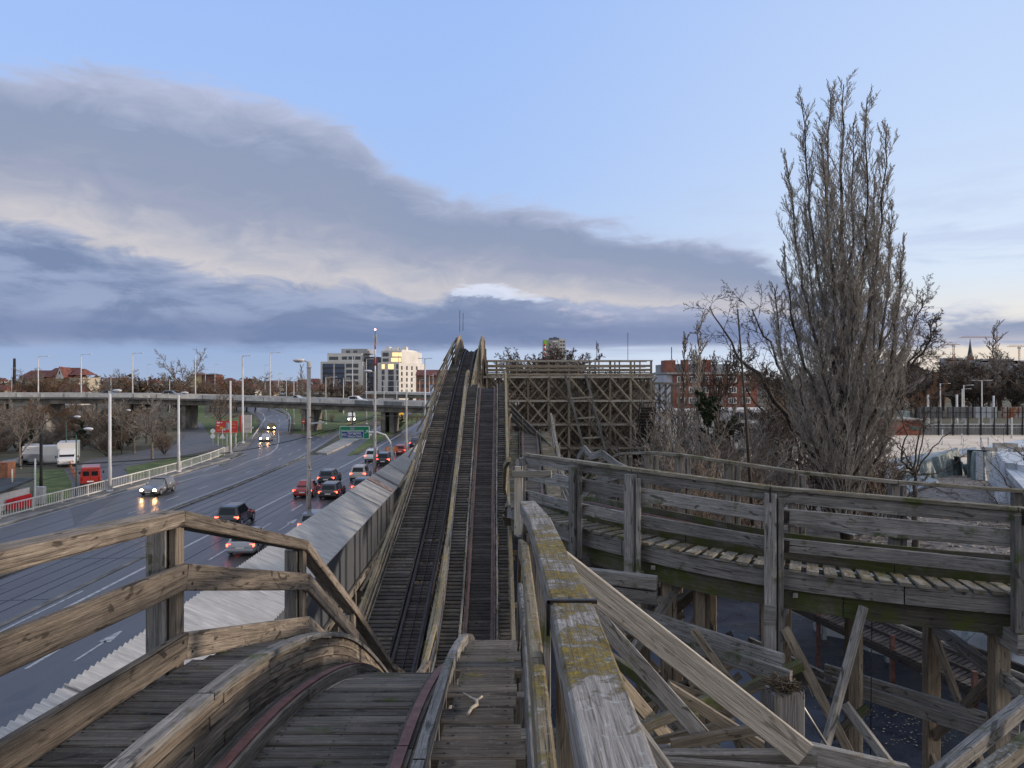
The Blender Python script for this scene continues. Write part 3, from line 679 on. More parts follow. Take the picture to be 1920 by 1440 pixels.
mb = MB(); mb.tube([W(1478, 1278, 9.4), W(1490, 1300, 9.3), W(1580, 1445, 9.2)], .018, 6); mb.tube([W(1479, 1275, 9.45), W(1500, 1322, 9.35)], .032, 6); mb.build('tie_rod', BOLT, Ft)
mb = MB(); mb.tube([W(1635, 1150, 11.6), W(1632, 1440, 11.6)], .008, 5); mb.build('tie_rod', IRON, Ft)
# rails of a handrail at the bottom right corner, close to the camera
cr = thing('corner_railing', 'two sloping lichened rails crossing the bottom right corner', 'railing', (4.6, 7.2, 6))
mb = MB(); mb.beam(W(1740, 1470, 7.2), W(1925, 1318, 8.0), .13, .15, .012, tone=.6); mb.build('rail', W_GREY, cr)
mb = MB(); mb.beam(W(1825, 1470, 6.6), W(1990, 1345, 7.2), .13, .15, .012, tone=.6); mb.build('rail', W_PLANKL, cr)
mb = MB(); mb.beam(W(1985, 1560, 7.6), W(1985, 1180, 7.6), .14, .14, .01); mb.beam(W(1750, 1560, 7.3), W(1750, 1475, 7.3), .14, .14, .01); mb.build('post', W_GREY, cr)
# nest of dead leaves on a sawn-off post
mb = MB()
for i in range(150):
    c = Vector((1.88+random.gauss(0, .06), 5.3+random.gauss(0, .05), 8.87+abs(random.gauss(0, .03)))); d = Vector((random.gauss(0, 1), random.gauss(0, 1), random.gauss(0, .5))).normalized()*random.uniform(.02, .06)
    mb.tube([c-d, c+d], .004, 3, caps=False)
tag(mb.build('debris_nest', plain('dead leaves', (.03, .022, .015), (.10, .075, .045), 30, .9)), 'clump of dry twigs and leaves on top of the sawn-off post', 'debris')
mb = MB(); z = 9.42
a = [Vector((-.205+x, y, interp(D1, y)[0]+.30)) for x, y in ((-.065, 4.25), (-.02, 4.17), (.015, 4.12), (.02, 4.05), (-.005, 4.0), (-.02, 3.9))]
mb.tube(a, [.004, .006, .009, .010, .009, .007], 6); mb.tube([a[2], a[2]+Vector((.03, .03, .01))], .006, 5)
tag(mb.build('broken_twig', plain('bleached twig', (.28, .25, .20), (.42, .38, .31), 30, .8)), 'short bleached twig lying on the right walkway planks', 'twig')
mb = MB(); mb.tube([Vector((-1.28, 5.3, 8.86)), Vector((-1.2, 5.5, 8.85)), Vector((-1.06, 5.58, 8.83))], .004, 5)
tag(mb.build('grass_stalk', MATS['bleached twig']), 'thin dry stalk lying on the track deck', 'stalk')
# ------------------------------------------------------------------ timber trestle block behind
tr = thing('timber_trestle', 'large timber trestle lattice carrying a railed upper track', 'trestle', (4.5, 62, 0))
x0, x1, zt = -1.9, 10.6, 11.4
xs = [x0 + i*(x1-x0)/8 for i in range(9)]
for pi_, yy in enumerate((58.5, 60.0, 61.6, 63.5, 65.5, 67.5, 69.5)):
    for x in xs:
        mb = MB(); mb.beam((x, yy, 0), (x, yy, zt + (1.1 if pi_ == 0 else 0)), .15, .15); mb.build('post', W_TREST, tr)
    mb = MB(); zz = [zt-.2 - i*1.8 for i in range(6)]
    for z in zz: mb.beam((x0-.3, yy-.13, z+random.uniform(-.05, .05)), (x1+.3, yy-.13, z), .07, .15)
    mb.build('ledger', W_PALE if pi_ == 0 else W_TREST, tr)
    mb = MB()
    for i in range(len(xs)-1):
        for z in zz[:-1]:
            if random.random() < .9: mb.beam((xs[i], yy-.2, z), (xs[i+1], yy-.2, z-1.8), .05, .12)
            if random.random() < .9: mb.beam((xs[i+1], yy+.14, z), (xs[i], yy+.14, z-1.8), .05, .12)
            if pi_ > 1: mb.beam(((xs[i]+xs[i+1])/2, yy+.45, z), (xs[i], yy+.45, z-.9), .04, .09); mb.beam((xs[i+1], yy+.5, z-.9), ((xs[i]+xs[i+1])/2, yy+.5, z-1.8), .04, .09); mb.beam((xs[i], yy+.55, z-.9), (xs[i+1], yy+.55, z-.9), .04, .09)
            if pi_: mb.beam(((xs[i]+xs[i+1])/2, yy+.2, z), (xs[i+1], yy+.2, z-.9), .05, .1); mb.beam((xs[i], yy-.25, z-.9), ((xs[i]+xs[i+1])/2, yy-.25, z-1.8), .05, .1); mb.beam(((xs[i]+xs[i+1])/2, yy+.3, z), ((xs[i]+xs[i+1])/2, yy+.3, z-1.8), .06, .08)
    mb.build('bracing', W_TREST, tr)
for i, x in enumerate(xs):
    mb = MB()
    for z in [zt-.2-k*1.8 for k in range(6)]:
        mb.beam((x-.75, 58.9, z-.9), (x-.75, 62, z-.9), .06, .12); mb.beam((x+.6, 59.3, z), (x-.9, 59.3, z-1.8), .05, .1); mb.beam((x+.1, 58.3, z), (x+.1, 69.8, z), .07, .14); mb.beam((x-.1, 58.5, z), (x-.1, 63.5, z-3.6), .05, .12); mb.beam((x-.1, 69.5, z), (x-.1, 63.5, z-3.6), .05, .12)
    mb.build('bracing', W_TREST, tr)
mb = MB(); mb.beam((4.0, 57.9, zt), (6.0, 57.0, 3.2), .18, .2); mb.beam((5.55, 57.9, zt), (7.6, 57.0, 3.2), .18, .2); mb.build('raking_strut', W_GREY, tr)
for i in range(5): mb = MB(); mb.beam((4.4+i*.33, 57.6, zt-1.8-i*1.5), (6.0+i*.33, 57.6, zt-1.7-i*1.5), .07, .12); mb.build('raking_tie', W_PALE, tr)
Ftop = frames_from(lambda s: (s, 59.7, 11.55), -1.9, 10.6, .3)
mb = MB(); planks(mb, Ftop, -1.2, 1.2, .05, .25, .2, .06); mb.build('track_deck', W_DECK, tr)
for yy, nm in ((58.4, 'f'), (61.0, 'b')):
    mb = MB(); mb.beam((x0, yy, 12.45), (x1+.1, yy, 12.45), .12, .1); mb.build('handrail', W_PALE, tr)
    mb = MB()
    for z in (12.05, 11.75, 11.4): mb.beam((x0, yy-.05, z), (x1, yy-.05, z), .05, .17)
    mb.build('mid_rail', W_TREST, tr)
    for x in xs[:-1]: mb = MB(); mb.beam((x+.7, yy+.06, 11.2), (x+.7, yy+.06, 12.4), .1, .1); mb.build('post', W_TREST, tr)
for x, h in ((6.5, 14.0), (8.9, 14.6)):
    mb = MB(); mb.tube([(x, 59, 12.4), (x, 59, h)], .025, 4); mb.build('lightning_rod', IRON, tr)
t2 = thing('timber_trestle', 'lower timber trestle at the right end of the lattice, holding a dark steep track', 'trestle', (11.8, 62, 0))
for yy in (60, 62.5, 65):
    for x in (10.9, 12.0, 13.0):
        mb = MB(); mb.beam((x, yy, 0), (x, yy, 10.7), .15, .15); mb.build('post', W_TREST, t2)
    mb = MB()
    for z in (10.7, 8.2, 5.6, 3):
        mb.beam((10.6, yy-.13, z), (13.1, yy-.13, z), .08, .16)
        if z > 3.5:
            mb.beam((10.9, yy-.2, z), (13, yy-.2, z-2.5), .05, .12); mb.beam((13, yy+.14, z), (10.9, yy+.14, z-2.5), .05, .12)
    mb.build('bracing', W_PALE if yy == 60 else W_TREST, t2)
F4 = frames_from(lambda s: (9.9+.02*s, 57-s*0+ (9-s)*.55, max(2.0, s)), 2.0, 9.2, .25)
mb = MB(); planks(mb, F4, -.5, .5, 0, .25, .2, .05)
mb.build('track_deck', W_DARK, t2)
mb = MB(); strip(mb, F4, -.6, 0, .3, .06, 3); strip(mb, F4, .6, 0, .3, .06, 3); mb.build('guard_wall', W_DARK, t2)
# angled buttress rails leading right from the third track's hump
rk = thing('raking_guard', 'slanting weathered timber rails running down beside the low hump', 'timber railing', (2.8, 42, 5))
for k in range(3):
    mb = MB(); mb.beam((-.1+.0*k, 50, 8.6+.32*k), (3.9, 38.5, 5.0+.32*k), .06, .24); mb.build('rail', W_GREY, rk)
mb = MB()
for i in range(6): t = i/5; mb.beam((-.1+4*t, 50-11.5*t, 7.0-3.6*t), (-.1+4*t, 50-11.5*t, 9.4-3.6*t), .12, .12)
mb.build('post', W_TREST, rk)
# ------------------------------------------------------------------ ground, roads
GRAVEL = plain('bare ground', (.085, .075, .06), (.15, .135, .11), .35, .95, 0, .6, bd=.1)
GRASSM = plain('winter grass', (.05, .085, .02), (.12, .14, .045), .6, .95, 0, .8, bd=.08)
SAND = plain('pale sandy yard', (.50, .43, .34), (.64, .56, .46), .12, .95, 0, .4, bd=.05)
RUBBLE = plain('rubble ground', (.10, .09, .085), (.26, .24, .22), 1.6, .95, 0, 1.0, bd=.15, lo=.35, hi=.7)
def asphalt(name, c1, c2, rough=.36):
    t = NT(name); pos = t.add('ShaderNodeTexCoord').outputs['Object']
    a = t.noise(pos, .8, 6, .65, .3, (1, .05, 1)); b = t.noise(pos, 30, 3, .7); cr = t.noise(pos, .7, 6, .62, 1.5, (1, .35, 1))
    base = t.mix(t.mr(a, .35, .65), c4(*c1), c4(*c2)); pt = t.noise(pos, .09, 2, .4, 0, (1, .6, 1)); base = t.mix(t.mr(pt, .52, .54, 0, .45), base, c4(.075, .062, .062)); pt2 = t.noise(pos, .5, 4, .5, 0, (1, .4, 1), (4, 4, 0)); base = t.mix(t.mr(pt2, .62, .64, 0, .5), base, c4(.03, .03, .034))
    base = t.mix(t.mr(t.math('ABSOLUTE', t.math('SUBTRACT', cr, .5)), .006, 0, 0, .75), base, c4(.012, .012, .014))
    base = t.mix(t.mr(b, .5, .8, 0, .25), base, c4(.09, .09, .095))
    t.col(base); t.set(Roughness=t.mr(a, .35, .65, rough-.08, rough+.1), Specular_IOR_Level=.5); t.bump(b, .35, .006); return t.m
ROAD = asphalt('damp asphalt', (.046, .043, .043), (.082, .076, .074), .36)
ROAD2 = asphalt('patched asphalt', (.065, .063, .066), (.12, .115, .11), .6)
PAINT = plain('worn road paint', (.15, .15, .15), (.46, .46, .45), 3.5, .6, lo=.30, hi=.55)
CONC = plain('concrete', (.22, .21, .195), (.34, .325, .30), .8, .85, 0, .3, bd=.01)
CONCD = plain('stained concrete', (.10, .095, .085), (.22, .205, .18), .6, .9, 0, .3)
gy = plain('open ground', (.05, .052, .032), (.10, .092, .062), .08, .95, 0, .3)
mb = MB(); mb.face([(-3500, -250, -.02), (3500, -250, -.02), (3500, 6000, -.02), (-3500, 6000, -.02)]); struct(mb.build('ground', gy))
def sheet(name, pts, z, mat, kind='structure'):
    ar = sum(pts[i][0]*pts[(i+1) % len(pts)][1]-pts[(i+1) % len(pts)][0]*pts[i][1] for i in range(len(pts)))
    if ar < 0: pts = pts[::-1]
    mb = MB(); mb.face([(p[0], p[1], z) for p in pts]); o = mb.build(name, mat)
    if len(pts) > 4:
        import bmesh
        bm = bmesh.new(); bm.from_mesh(o.data); bmesh.ops.triangulate(bm, faces=bm.faces[:], ngon_method='EAR_CLIP'); bm.to_mesh(o.data); bm.free()
    o['kind'] = kind; return o
def gp(*pp): return [G(*p) for p in pp]
def sh(y):   # the carriageways drift left beyond 100 m
    return float(np.interp(y, [-300, 100, 122, 140, 160, 250, 400], [0, 0, -2, -4, -6.3, -16, -40]))
def band(name, xa, xb, ys, z, mat, fa=sh, fb=sh):
    mb = MB()
    for a, b in zip(ys, ys[1:]):
        mb.face([(xa+fa(a), a, z), (xb+fb(a), a, z), (xb+fb(b), b, z), (xa+fa(b), b, z)], [(xa, a), (xb, a), (xb, b), (xa, b)])
    return struct(mb.build(name, mat))
YS = [-60, 0, 40, 80, 100, 110, 122, 130, 140, 160, 200, 250, 320, 400]
shr = lambda y: float(np.interp(y, [-300, 110, 200, 400], [0, 0, -2.0, -14]))
band('road', -38.6, -14.6, [-60, 0, 40, 80, 100, 112], 0.0, ROAD, lambda y: 0, lambda y: 0)
band('road', -38.6, -29.0, [112, 122, 130, 140, 160, 200, 250, 320, 400], .0, ROAD)
band('road', -22.4, -12.6, [112, 140, 200, 400], .0, ROAD, shr, shr)
band('road', -28.4, -23.4, [112, 125, 140, 200, 330], .0, ROAD, lambda y: float(np.interp(y, [112, 140, 200, 330], [0, -1.2, -4, -11])), lambda y: float(np.interp(y, [112, 140, 200, 330], [0, -3.0, -7, -13])))
band('grass_verge', -24.8, -23.2, [111, 125, 140, 170, 200, 330], .012, GRASSM, lambda y: float(np.interp(y, [111, 140, 200, 330], [.9, -1.6, -5.5, -12])), shr)
sheet('tram_verge', [(-30, 245), (-12, 245), (-14, 420), (-60, 420)], .006, GRASSM)
# exit ramp sweeping off to the left
LE = [(432, 852), (462, 828), (482, 806), (490, 792), (482, 780), (465, 771), (430, 765)]
RE = [(560, 842), (545, 822), (540, 806), (541, 790), (536, 779), (515, 768), (480, 762)]
mb = MB()
for i in range(len(LE)-1):
    a, b, c, d = G(*LE[i]), G(*RE[i]), G(*RE[i+1]), G(*LE[i+1]); mb.face([(p.x, p.y, .004) for p in (a, b, c, d)], [(p.x, p.y) for p in (a, b, c, d)])
struct(mb.build('exit_ramp', ROAD))
# side roads and grass on the left
struct(sheet('side_road', gp((118, 905), (140, 985), (262, 905), (232, 880), (300, 862), (440, 836), (428, 812), (400, 800), (410, 782), (350, 776), (335, 812), (330, 832), (240, 850), (170, 862), (120, 880)), .003, ROAD2))
struct(sheet('lawn', gp((236, 876), (240, 901), (330, 884), (425, 853), (432, 846), (330, 858)), .01, GRASSM))
struct(sheet('lawn', gp((62, 962), (134, 942), (134, 905), (120, 880), (62, 880)), .01, GRASSM))
struct(sheet('lawn', gp((405, 832), (432, 838), (470, 818), (484, 800), (480, 786), (400, 778), (372, 786)), .01, GRASSM))
struct(sheet('lawn', gp((330, 800), (384, 790), (384, 752), (330, 752)), .008, GRASSM))
struct(sheet('lawn', gp((552, 812), (600, 818), (700, 788), (748, 772), (640, 762), (520, 762), (548, 780)), .009, GRASSM))
# kerbs, concrete strips, island
def kerbline(name, x, ys, w, h, mat, f=sh, z=0.0):
    mb = MB()
    for a, b in zip(ys, ys[1:]): mb.beam((x+f(a), a, z+h/2), (x+f(b), b, z+h/2), w, h)
    return struct(mb.build(name, mat))
kerbline('kerb', -28.45, [-40, 40, 80, 110], .25, .10, CONCD)
kerbline('kerb', -28.95, [-40, 40, 80, 110], .12, .05, CONCD)
kerbline('kerb', -14.5, [-40, 100, 200], .3, .14, CONC, shr)
kerbline('kerb', -38.5, [-40, 40, 80, 106], .25, .14, CONC)
band('pavement', -40.6, -38.62, [-60, 0, 60, 108], .12, CONCD, lambda y: -1.2 if y > 100 else 0, lambda y: -.4 if y > 100 else 0)
struct(sheet('pavement', gp((400, 868), (420, 875), (500, 806), (494, 800)), .02, CONCD))
kerbline('rumble_strip', -22.9, [8, 20, 34, 50], .35, .025, CONCD)
isl = MB(); isl.extrude([(p.x, p.y) for p in gp((592, 851), (613, 853), (705, 812), (690, 808), (655, 818))], .0, .25); io = isl.build('traffic_island', CONC)
tag(io, 'low worn concrete traffic island with a pointed nose between the carriageways', 'traffic island')
# joints and tyre-dark lines of the old carriageway
mb = MB()
for x, a, b in ((-27.3, -10, 110), (-26.2, -10, 110), (-25.1, 0, 108), (-24.2, 0, 104), (-33.0, 0, 108), (-35.2, 0, 104), (-19.9, 5, 105)):
    ys = list(np.linspace(a, b, 14)); w = .05
    for p, q in zip(ys, ys[1:]):
        j = random.uniform(-.04, .04); mb.face([(x-w+j, p, .004), (x+w+j, p, .004), (x+w, q, .004), (x-w, q, .004)])
for y in (24, 38, 47, 63, 74.5, 88, 99): mb.face([(-28.2, y, .0045), (-23.2, y+.4, .0045), (-23.2, y+.5, .0045), (-28.2, y+.1, .0045)])
struct(mb.build('road_joints', plain('bitumen joint', (.012, .012, .013), None, rough=.5)))
# painted markings
mb = MB()
def line(x, y0, y1, w=.14, f=sh, z=.006):
    ys = [y0] + [v for v in YS if y0 < v < y1] + [y1]
    for a, b in zip(ys, ys[1:]): mb.face([(x-w/2+f(a), a, z), (x+w/2+f(a), a, z), (x+w/2+f(b), b, z), (x-w/2+f(b), b, z)])
def dash(x, y0, y1, on, off, w=.13, f=sh):
    y = y0
    while y < y1: line(x, y, min(y+on, y1), w, f); y += on+off
line(-21.5, -20, 200, .2, shr); line(-22.35, 8, 40, .12, shr); dash(-18.5, -6, 200, 3.4, 5.4, .15, shr); line(-15.1, -20, 200, .15, shr)
dash(-31.5, 0, 230, 2.6, 4.4); line(-38.0, 10, 104, .13, lambda y: 0); line(-29.4, 10, 250, .13); dash(-34.8, 106, 230, 2.6, 4.4)
line(-28.1, 112, 135, .1, lambda y: 0)
def pline(pts, w, z=.008):
    P = [G(*p) for p in pts]
    for a, b in zip(P, P[1:]):
        d = (b-a).normalized(); n = Vector((-d.y, d.x, 0))*w/2; mb.face([(a-n+Vector((0, 0, z))), (a+n+Vector((0, 0, z))), (b+n+Vector((0, 0, z))), (b-n+Vector((0, 0, z)))])
pline([(330, 905), (424, 882), (470, 864), (505, 852), (519, 840), (523, 826), (522, 806), (525, 795), (540, 787), (541, 782), (530, 776), (505, 768)], .16)
pline([(380, 884), (420, 868), (462, 851)], .14)
pline([(392, 862), (434, 845), (456, 822), (490, 800)], .12)
for p0, p1 in (((505, 772), (512, 774)), ((518, 778), (523, 781)), ((524, 786), (524, 791)), ((500, 786), (512, 790)), ((510, 778), (500, 783))): pline([p0, p1], .18)
def arrow(x, y, L=4.6):
    w = .12; z = .009
    mb.face([(x-w/2, y, z), (x+w/2, y, z), (x+w/2, y+L*.66, z), (x-w/2, y+L*.66, z)])
    mb.face([(x-.28, y+L*.60, z), (x+.28, y+L*.60, z), (x+.06, y+L, z), (x-.06, y+L, z)])
arrow(-17.1, 30.0, 3.6); arrow(-17.0, 56, 4.6); arrow(-17.0, 86, 4.6); arrow(-20.0, 100, 4.6); arrow(-17, 118, 4.6)
struct(mb.build('road_markings', PAINT))
# right side: dark basin under the coaster, yard, rubble
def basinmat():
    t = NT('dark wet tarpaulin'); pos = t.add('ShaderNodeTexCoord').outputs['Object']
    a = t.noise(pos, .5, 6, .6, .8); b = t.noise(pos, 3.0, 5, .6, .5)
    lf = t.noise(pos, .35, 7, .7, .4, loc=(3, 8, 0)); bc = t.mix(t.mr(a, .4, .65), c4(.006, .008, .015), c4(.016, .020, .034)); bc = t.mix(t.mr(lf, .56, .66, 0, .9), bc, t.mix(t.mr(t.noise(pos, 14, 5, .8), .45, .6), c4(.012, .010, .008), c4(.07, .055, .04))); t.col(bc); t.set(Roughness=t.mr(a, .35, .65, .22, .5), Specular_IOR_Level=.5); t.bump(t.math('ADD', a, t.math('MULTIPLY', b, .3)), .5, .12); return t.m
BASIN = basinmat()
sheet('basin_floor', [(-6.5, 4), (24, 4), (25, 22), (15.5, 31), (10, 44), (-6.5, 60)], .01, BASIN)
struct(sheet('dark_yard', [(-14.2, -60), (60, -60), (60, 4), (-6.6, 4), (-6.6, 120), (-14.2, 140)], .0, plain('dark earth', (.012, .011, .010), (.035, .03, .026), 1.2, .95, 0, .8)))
struct(sheet('rubble_ground', [(25.2, 4), (90, 4), (90, 96), (24, 84), (10.2, 62), (10.2, 44.2), (15.7, 31.2), (25.2, 22)], .005, RUBBLE))
struct(sheet('sandy_yard', [(28, 86), (92, 97), (150, 120), (150, 154), (60, 154), (28, 148)], .008, SAND))
struct(sheet('undergrowth_ground', [(-6, 60.2), (10, 62.2), (27, 86), (27, 148), (-8, 148)], .004, plain('leaf litter', (.05, .038, .028), (.11, .09, .06), 1.0, .95, 0, .8)))
# scattered dry leaves and litter in the basin
mb = MB()
for i in range(700):
    t = random.random(); y = random.uniform(17, 38); x = random.uniform(4, 16)
    if random.random() < .8: y = 23 + abs(random.gauss(0, 5)); x = 15.5 - (y-20)*.25 + random.gauss(-1.6, 1.1)
    r = random.uniform(.015, .05); a = random.random()*6.3
    mb.face([(x+r*math.cos(a+q), y+r*math.sin(a+q), .03+.01*random.random()) for q in (0, 2.1, 4.2)])
o = mb.build('fallen_leaves', plain('pale dry leaf', (.18, .14, .09), (.4, .36, .3), 8, .9)); o['kind'] = 'stuff'; o['label'] = 'scattered fallen leaves'
# ------------------------------------------------------------------ long corrugated shed beside the road
def corrug(mb, x0, z0, x1, z1, y0, y1, pitch=.16, amp=.028):
    n = int((y1-y0)/pitch)*4; L_ = math.hypot(x1-x0, z1-z0); nx, nz = -(z1-z0)/L_, (x1-x0)/L_
    for i in range(n):
        ya = y0+(y1-y0)*i/n; yb = y0+(y1-y0)*(i+1)/n
        ha = amp*math.sin(2*math.pi*i/4); hb = amp*math.sin(2*math.pi*(i+1)/4)
        tn = .5 + .5*math.sin(int(i/(4*6))*12.9898) if True else .5
        mb.face([(x0+nx*ha, ya, z0+nz*ha), (x1+nx*ha, ya, z1+nz*ha), (x1+nx*hb, yb, z1+nz*hb), (x0+nx*hb, yb, z0+nz*hb)][::1], [(ya, 0), (ya, L_), (yb, L_), (yb, 0)], tn, False)
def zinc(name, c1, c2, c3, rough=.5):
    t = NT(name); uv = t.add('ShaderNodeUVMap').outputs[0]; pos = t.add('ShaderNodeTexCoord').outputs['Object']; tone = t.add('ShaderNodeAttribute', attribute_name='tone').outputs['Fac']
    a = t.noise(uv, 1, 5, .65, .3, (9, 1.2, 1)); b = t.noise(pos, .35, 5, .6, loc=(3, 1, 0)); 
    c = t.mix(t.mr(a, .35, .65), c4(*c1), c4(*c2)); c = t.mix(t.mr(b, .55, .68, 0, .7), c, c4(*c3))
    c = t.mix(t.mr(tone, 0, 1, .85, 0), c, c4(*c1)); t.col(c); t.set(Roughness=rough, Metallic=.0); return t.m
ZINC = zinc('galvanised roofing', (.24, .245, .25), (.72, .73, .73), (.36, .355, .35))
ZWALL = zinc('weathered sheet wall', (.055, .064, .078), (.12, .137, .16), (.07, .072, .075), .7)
shed = thing('corrugated_shed', 'long low grey shed with a corrugated metal roof between the road and the coaster', 'shed', (-9, 40, 0))
def shx(y): return float(np.interp(y, [14, 29, 66, 96], [-7.2, -7.35, -8.1, -8.9]))
Ysh = list(range(12, 97, 3))
mb = MB(); mw = MB(); ml = MB(); mg = MB()
for a, b in zip(Ysh, Ysh[1:]):
    x = shx((a+b)/2); xa, xb = shx(a), shx(b)
    n = 12*4
    for i in range(n):
        t0, t1 = i/n, (i+1)/n; ya, yb = a+3*t0, a+3*t1; x_0, x_1 = xa+(xb-xa)*t0, xa+(xb-xa)*t1
        h0 = .036*math.sin(2*math.pi*i/4); h1 = .036*math.sin(2*math.pi*(i+1)/4); tn = (.25+.2*((i//12)*.37 + a*.61) % 1)*0 + (.15, .95, .75, .3)[i % 4]*(.93+.07*math.sin((i//16)*2.3+a))  # rib shading painted into tone: one flank of each roof and wall corrugation darker
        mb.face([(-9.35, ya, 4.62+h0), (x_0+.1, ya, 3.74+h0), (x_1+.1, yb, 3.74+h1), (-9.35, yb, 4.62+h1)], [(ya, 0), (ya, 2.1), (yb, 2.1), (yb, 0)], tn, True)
        g0 = .02*math.sin(2*math.pi*i/4)
        g1 = .02*math.sin(2*math.pi*(i+1)/4)
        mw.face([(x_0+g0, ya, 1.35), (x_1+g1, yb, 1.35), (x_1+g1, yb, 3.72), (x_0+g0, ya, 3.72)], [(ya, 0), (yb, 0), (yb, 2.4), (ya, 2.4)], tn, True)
    ml.beam(((xa+.02), a, 1.2), ((xb+.02), b, 1.2), .12, .06); ml.beam(((xa-.08), a, .95), ((xb-.08), b, .95), .1, .42)
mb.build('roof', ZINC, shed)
for ya_, yb_ in ((49.2, 50.4), (52.0, 52.5)):
    m2 = MB(); m2.face([(-9.3, ya_, 4.66), (shx(ya_)+.08, ya_, 3.80), (shx(yb_)+.08, yb_, 3.80), (-9.3, yb_, 4.66)]); m2.build('rusty_sheet', plain('rusty sheet %d' % ya_, (.13, .08, .07), (.26, .22, .21), 2.5, .8), shed)
for q in range(16, 95, 14):
    m2 = MB(); m2.beam((-9.33, q, 4.665), (shx(q)+.1, q, 3.785), .06, .012); m2.build('sheet_lap', MATS['weathered laps'] if 'weathered laps' in MATS else plain('weathered laps', (.12, .12, .12), (.25, .25, .25), 5, .7), shed)
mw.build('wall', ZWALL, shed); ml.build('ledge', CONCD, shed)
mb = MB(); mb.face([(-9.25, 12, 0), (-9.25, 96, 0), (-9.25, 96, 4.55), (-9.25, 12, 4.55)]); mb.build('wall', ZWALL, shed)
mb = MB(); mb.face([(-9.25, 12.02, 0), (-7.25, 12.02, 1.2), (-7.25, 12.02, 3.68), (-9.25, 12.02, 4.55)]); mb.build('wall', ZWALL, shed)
mb = MB(); mb.beam((-9.36, 12, 4.5), (-9.36, 96, 4.5), .1, .1); mb.build('gutter', ZWALL, shed)
for y in range(13, 96, 4):
    mb = MB(); mb.beam((shx(y)-.15, y, 0), (shx(y)-.15, y, .74), .3, .3); mb.build('footing', CONCD, shed)
# rubble in black space along the shed foot & graffiti strokes on the ledge (illegible)
gr = MB()
for g0 in np.arange(17, 60, 1.5):
    if random.random() < .75:
        pts = []; x = shx(g0)+.05
        for k in range(9): pts.append((shx(g0+k*.12)+.032, g0+k*.12, 1.0+random.uniform(-.16, .14)))
        for a, b in zip(pts, pts[1:]): gr.beam((a[0]-.06, a[1], a[2]), (b[0]-.06, b[1], b[2]), .02, .03) 
gr.build('graffiti', plain('black spray paint', (.01, .01, .012)), shed)
# ------------------------------------------------------------------ guardrail along the far side of the road
GALV = plain('galvanised steel', (.42, .44, .46), (.58, .60, .62), 4, .45, .3)
WHITEP = plain('off-white paint', (.50, .50, .47), (.68, .67, .63), 2.5, .55)
gr_ = thing('guardrail', 'white barred railing along the far kerb of the main road', 'railing', (-40, 70, 0))
gl = [(-39.9, -20), (-39.9, 40), (-40, 60), (-39.7, 75), (-39.7, 92), (-41, 106), (-42.6, 116)]
def glx(y): return float(np.interp(y, [g[1] for g in gl], [g[0] for g in gl]))
mb = MB()
ys = list(np.arange(20, 116, 4.0))
for a, b in zip(ys, ys[1:]):
    mb.beam((glx(a), a, 1.15), (glx(b), b, 1.15), .09, .09); mb.beam((glx(a), a, .28), (glx(b), b, .28), .07, .09)
mb.build('handrail', WHITEP, gr_)
for y in np.arange(20, 116, 4.0): mb = MB(); mb.beam((glx(y), y, 0), (glx(y), y, 1.14), .12, .12); mb.build('post', WHITEP, gr_)
mb = MB()
for y in np.arange(20, 116, .33): mb.beam((glx(y), y, .3), (glx(y), y, 1.12), .035, .035)
o = mb.build('bars', WHITEP, gr_); o['kind'] = 'stuff'
# ------------------------------------------------------------------ cars
GLASS = plain('dark car glass', (.008, .010, .012), None, rough=.06, spec=.35)
TYRE = plain('tyre rubber', (.015, .015, .016), None, rough=.8)
RIM = plain('alloy rim', (.35, .35, .36), (.5, .5, .5), 20, .35, .7)
BLACKP = plain('black trim', (.018, .018, .02), None, rough=.5)
TAIL = emit('lit tail lamp', (1.0, .06, .03), 7.0, (.4, .01, .01)); TAILO = plain('unlit tail lamp', (.25, .01, .01), None, rough=.2)
HEAD = emit('lit headlamp', (1.0, .52, .20), 75.0, (.9, .8, .7)); HEADO = plain('headlamp glass', (.5, .5, .5), None, rough=.1)
PLATE = plain('number plate', (.6, .6, .58), (.72, .72, .7), 60, .4)
def paint(name, c, r=.28): return plain(name, c, None, rough=r, coat=.6, spec=.5)
PC = {'silver': paint('silver car paint', (.34, .345, .36)), 'black': paint('black car paint', (.014, .014, .017)), 'red': paint('red car paint', (.30, .022, .016)), 'beige': paint('beige car paint', (.42, .38, .33)), 'white': paint('white car paint', (.60, .60, .60)), 'brown': paint('dark brown car paint', (.035, .022, .020)), 'blue': paint('dark blue car paint', (.02, .028, .05)), 'grey': paint('grey car paint', (.13, .135, .145)), 'gold': paint('pale gold car paint', (.4, .33, .2))}
